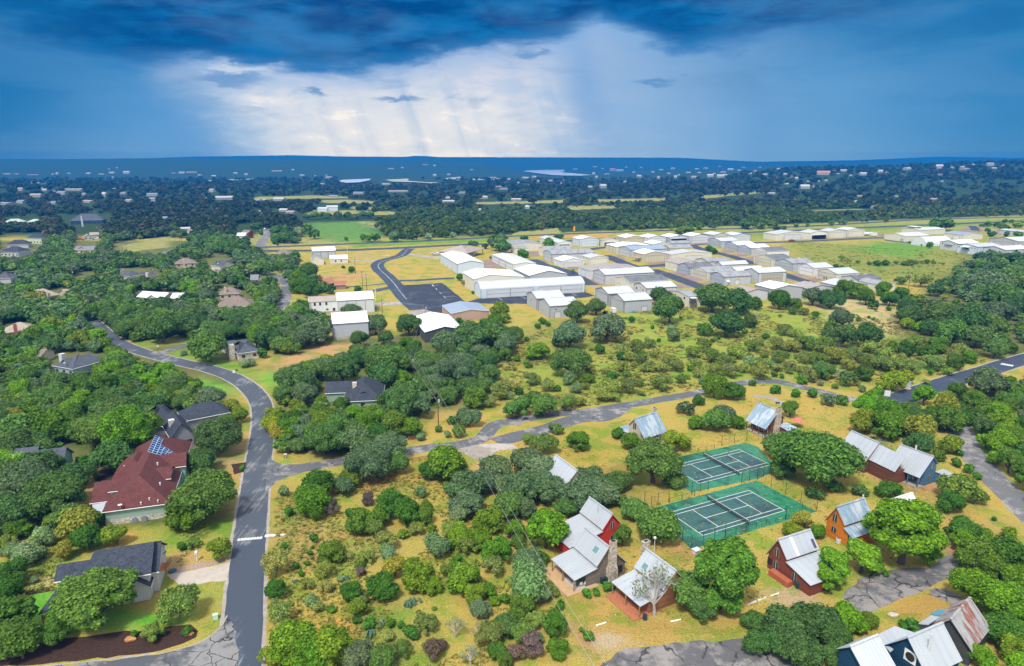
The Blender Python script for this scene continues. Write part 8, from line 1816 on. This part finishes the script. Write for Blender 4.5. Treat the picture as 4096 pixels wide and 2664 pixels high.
# weeds and tall grass: a scatter of small tufts that nobody would count
def tufts():
    rs=np.random.RandomState(8); items=[]
    for f,poly,n,size,tn in (('O',[(1120,860),(1250,770),(1500,710),(2260,740),(2300,880),(1900,890),(1500,920),(1300,955),(1150,930)],8500,(.3,1.2),((.17,.165,.05),(.22,.19,.06),(.12,.14,.035),(.27,.22,.07))),
       ('O',[(600,1060),(700,1100),(1020,1100),(1250,1240),(1330,1560),(590,1560)],6000,(.18,.6),((.20,.19,.05),(.27,.21,.06),(.12,.16,.03),(.10,.15,.025))),
       ('O',[(180,1210),(380,1180),(500,1230),(380,1340),(60,1380),(0,1330)],1000,(.2,.6),((.17,.21,.035),(.22,.22,.06),(.12,.17,.03))),
       ('O',[(1030,1020),(1250,1000),(1600,960),(1900,900),(2230,1010),(2290,1240),(1990,1370),(1450,1480),(1290,1250),(1100,1120)],6500,(.10,.38),((.30,.22,.06),(.22,.21,.05),(.14,.17,.03),(.36,.26,.08))),
       ('O',[(1830,560),(2380,600),(2380,660),(2250,900),(2000,700)],1800,(.4,1.4),((.19,.18,.05),(.15,.17,.035),(.24,.2,.06)))):
        P=[q(f,*p) for p in poly]; pa=[(p.x,p.y) for p in P]; xs=[p.x for p in P]; ys=[p.y for p in P]
        X=rs.uniform(min(xs),max(xs),n*4); Y=rs.uniform(min(ys),max(ys),n*4); m=inpoly(X,Y,pa)&(vnoise(X,Y,.16,12)>-.35)
        X,Y=X[m][:n],Y[m][:n]; ok=np.ones(len(X),bool)
        for S,w in ROADS:
            for s in S[::2]: ok&=np.hypot(X-s.x,Y-s.y)>w/2+1.5
        for x,y in zip(X[ok],Y[ok]): items.append((x,y,rs.uniform(*size)*rs.uniform(.6,1),tn[rs.randint(len(tn))]))
    VS=[];CS=[]; nb=14
    for x,y,s,c in items:
        a=rs.uniform(0,6.28,nb); r=rs.uniform(0,.75,nb)*s; h=rs.uniform(.2,.75,nb)*s*.7; w=s*.22
        bx,by=x+r*np.cos(a),y+r*np.sin(a); t=rs.uniform(0,6.28,nb); lx,ly=rs.normal(0,.55,nb)*s,rs.normal(0,.55,nb)*s
        dx,dy=np.cos(t)*w,np.sin(t)*w
        V=np.stack([np.stack([bx-dx,by-dy,0*h],1),np.stack([bx+dx,by+dy,0*h],1),np.stack([bx+lx+dx*.6,by+ly+dy*.6,h],1),np.stack([bx+lx-dx*.6,by+ly-dy*.6,h],1)],1).reshape(-1,3)
        VS.append(V); k=rs.uniform(.95,1.6); CS.append(np.tile(np.array([c[0]*k,c[1]*k,c[2]*k,1]),(len(V),1)))
    V=np.concatenate(VS); me=arrays_mesh('tall_grass',V,np.arange(len(V)).reshape(-1,4),None,[M_LEAFT])
    at=me.color_attributes.new('tint','FLOAT_COLOR','POINT'); at.data.foreach_set('color',np.concatenate(CS).ravel().astype(np.float32))
    tag(link('tall_grass',me),kind='stuff')
tufts()
# lake
def lake():
    m,t,b=mat('lake_water',.25,.6); b.inputs['Base Color'].default_value=(.58,.62,.68,1)
    n=t.noise(t.coords(),.02,3,.6); bump(t,b,n,.12,2.0)
    for f,pts in (('C3',[(100,196),(180,188),(330,184),(490,182),(485,196),(455,204),(520,212),(640,222),(745,232),(640,238),(500,236),(380,232),(300,222),(200,210)]),('C2',[(750,290),(800,278),(900,272),(1065,266),(1060,280),(960,300),(840,304)])):
        P=[q(f,*p,5.0) for p in pts]; mb=MB(); mb.face(P); o=mb.build('lake',m); tag(o,kind='structure')
    M=plain('shore_meadow',(.40,.40,.28),.9,.2,.01)
    for f,pts in (('C2',[(1200,276),(1420,264),(1410,285),(1600,300),(1700,300),(1640,310),(1500,300),(1260,292)]),('C2',[(1760,262),(1900,248),(1910,280),(1780,282)]),('C2',[(2010,266),(2380,262),(2380,274),(2020,280)]),('C1',[(1880,282),(2380,264),(2380,272),(1900,292)])):
        P=[q(f,*p,3.0) for p in pts]; mb=MB(); mb.face(P); o=mb.build('shore',M); tag(o,kind='structure')
lake()
# haze
def haze():
    m=D.materials.new('haze_air'); m.use_nodes=True; t=NT(m.node_tree); t.n.remove(t.n['Principled BSDF'])
    v=t.add('ShaderNodeVolumePrincipled'); v.inputs['Color'].default_value=(*HALB,1); v.inputs['Density'].default_value=HAZE; v.inputs['Anisotropy'].default_value=0
    t.l.new(v.outputs[0],t.n['Material Output'].inputs['Volume'])
    mb=MB(); mb.box((0,4750,HTOP/2-1),(16400,10500,HTOP+2)); o=mb.build('haze',m); tag(o,kind='stuff')
haze()
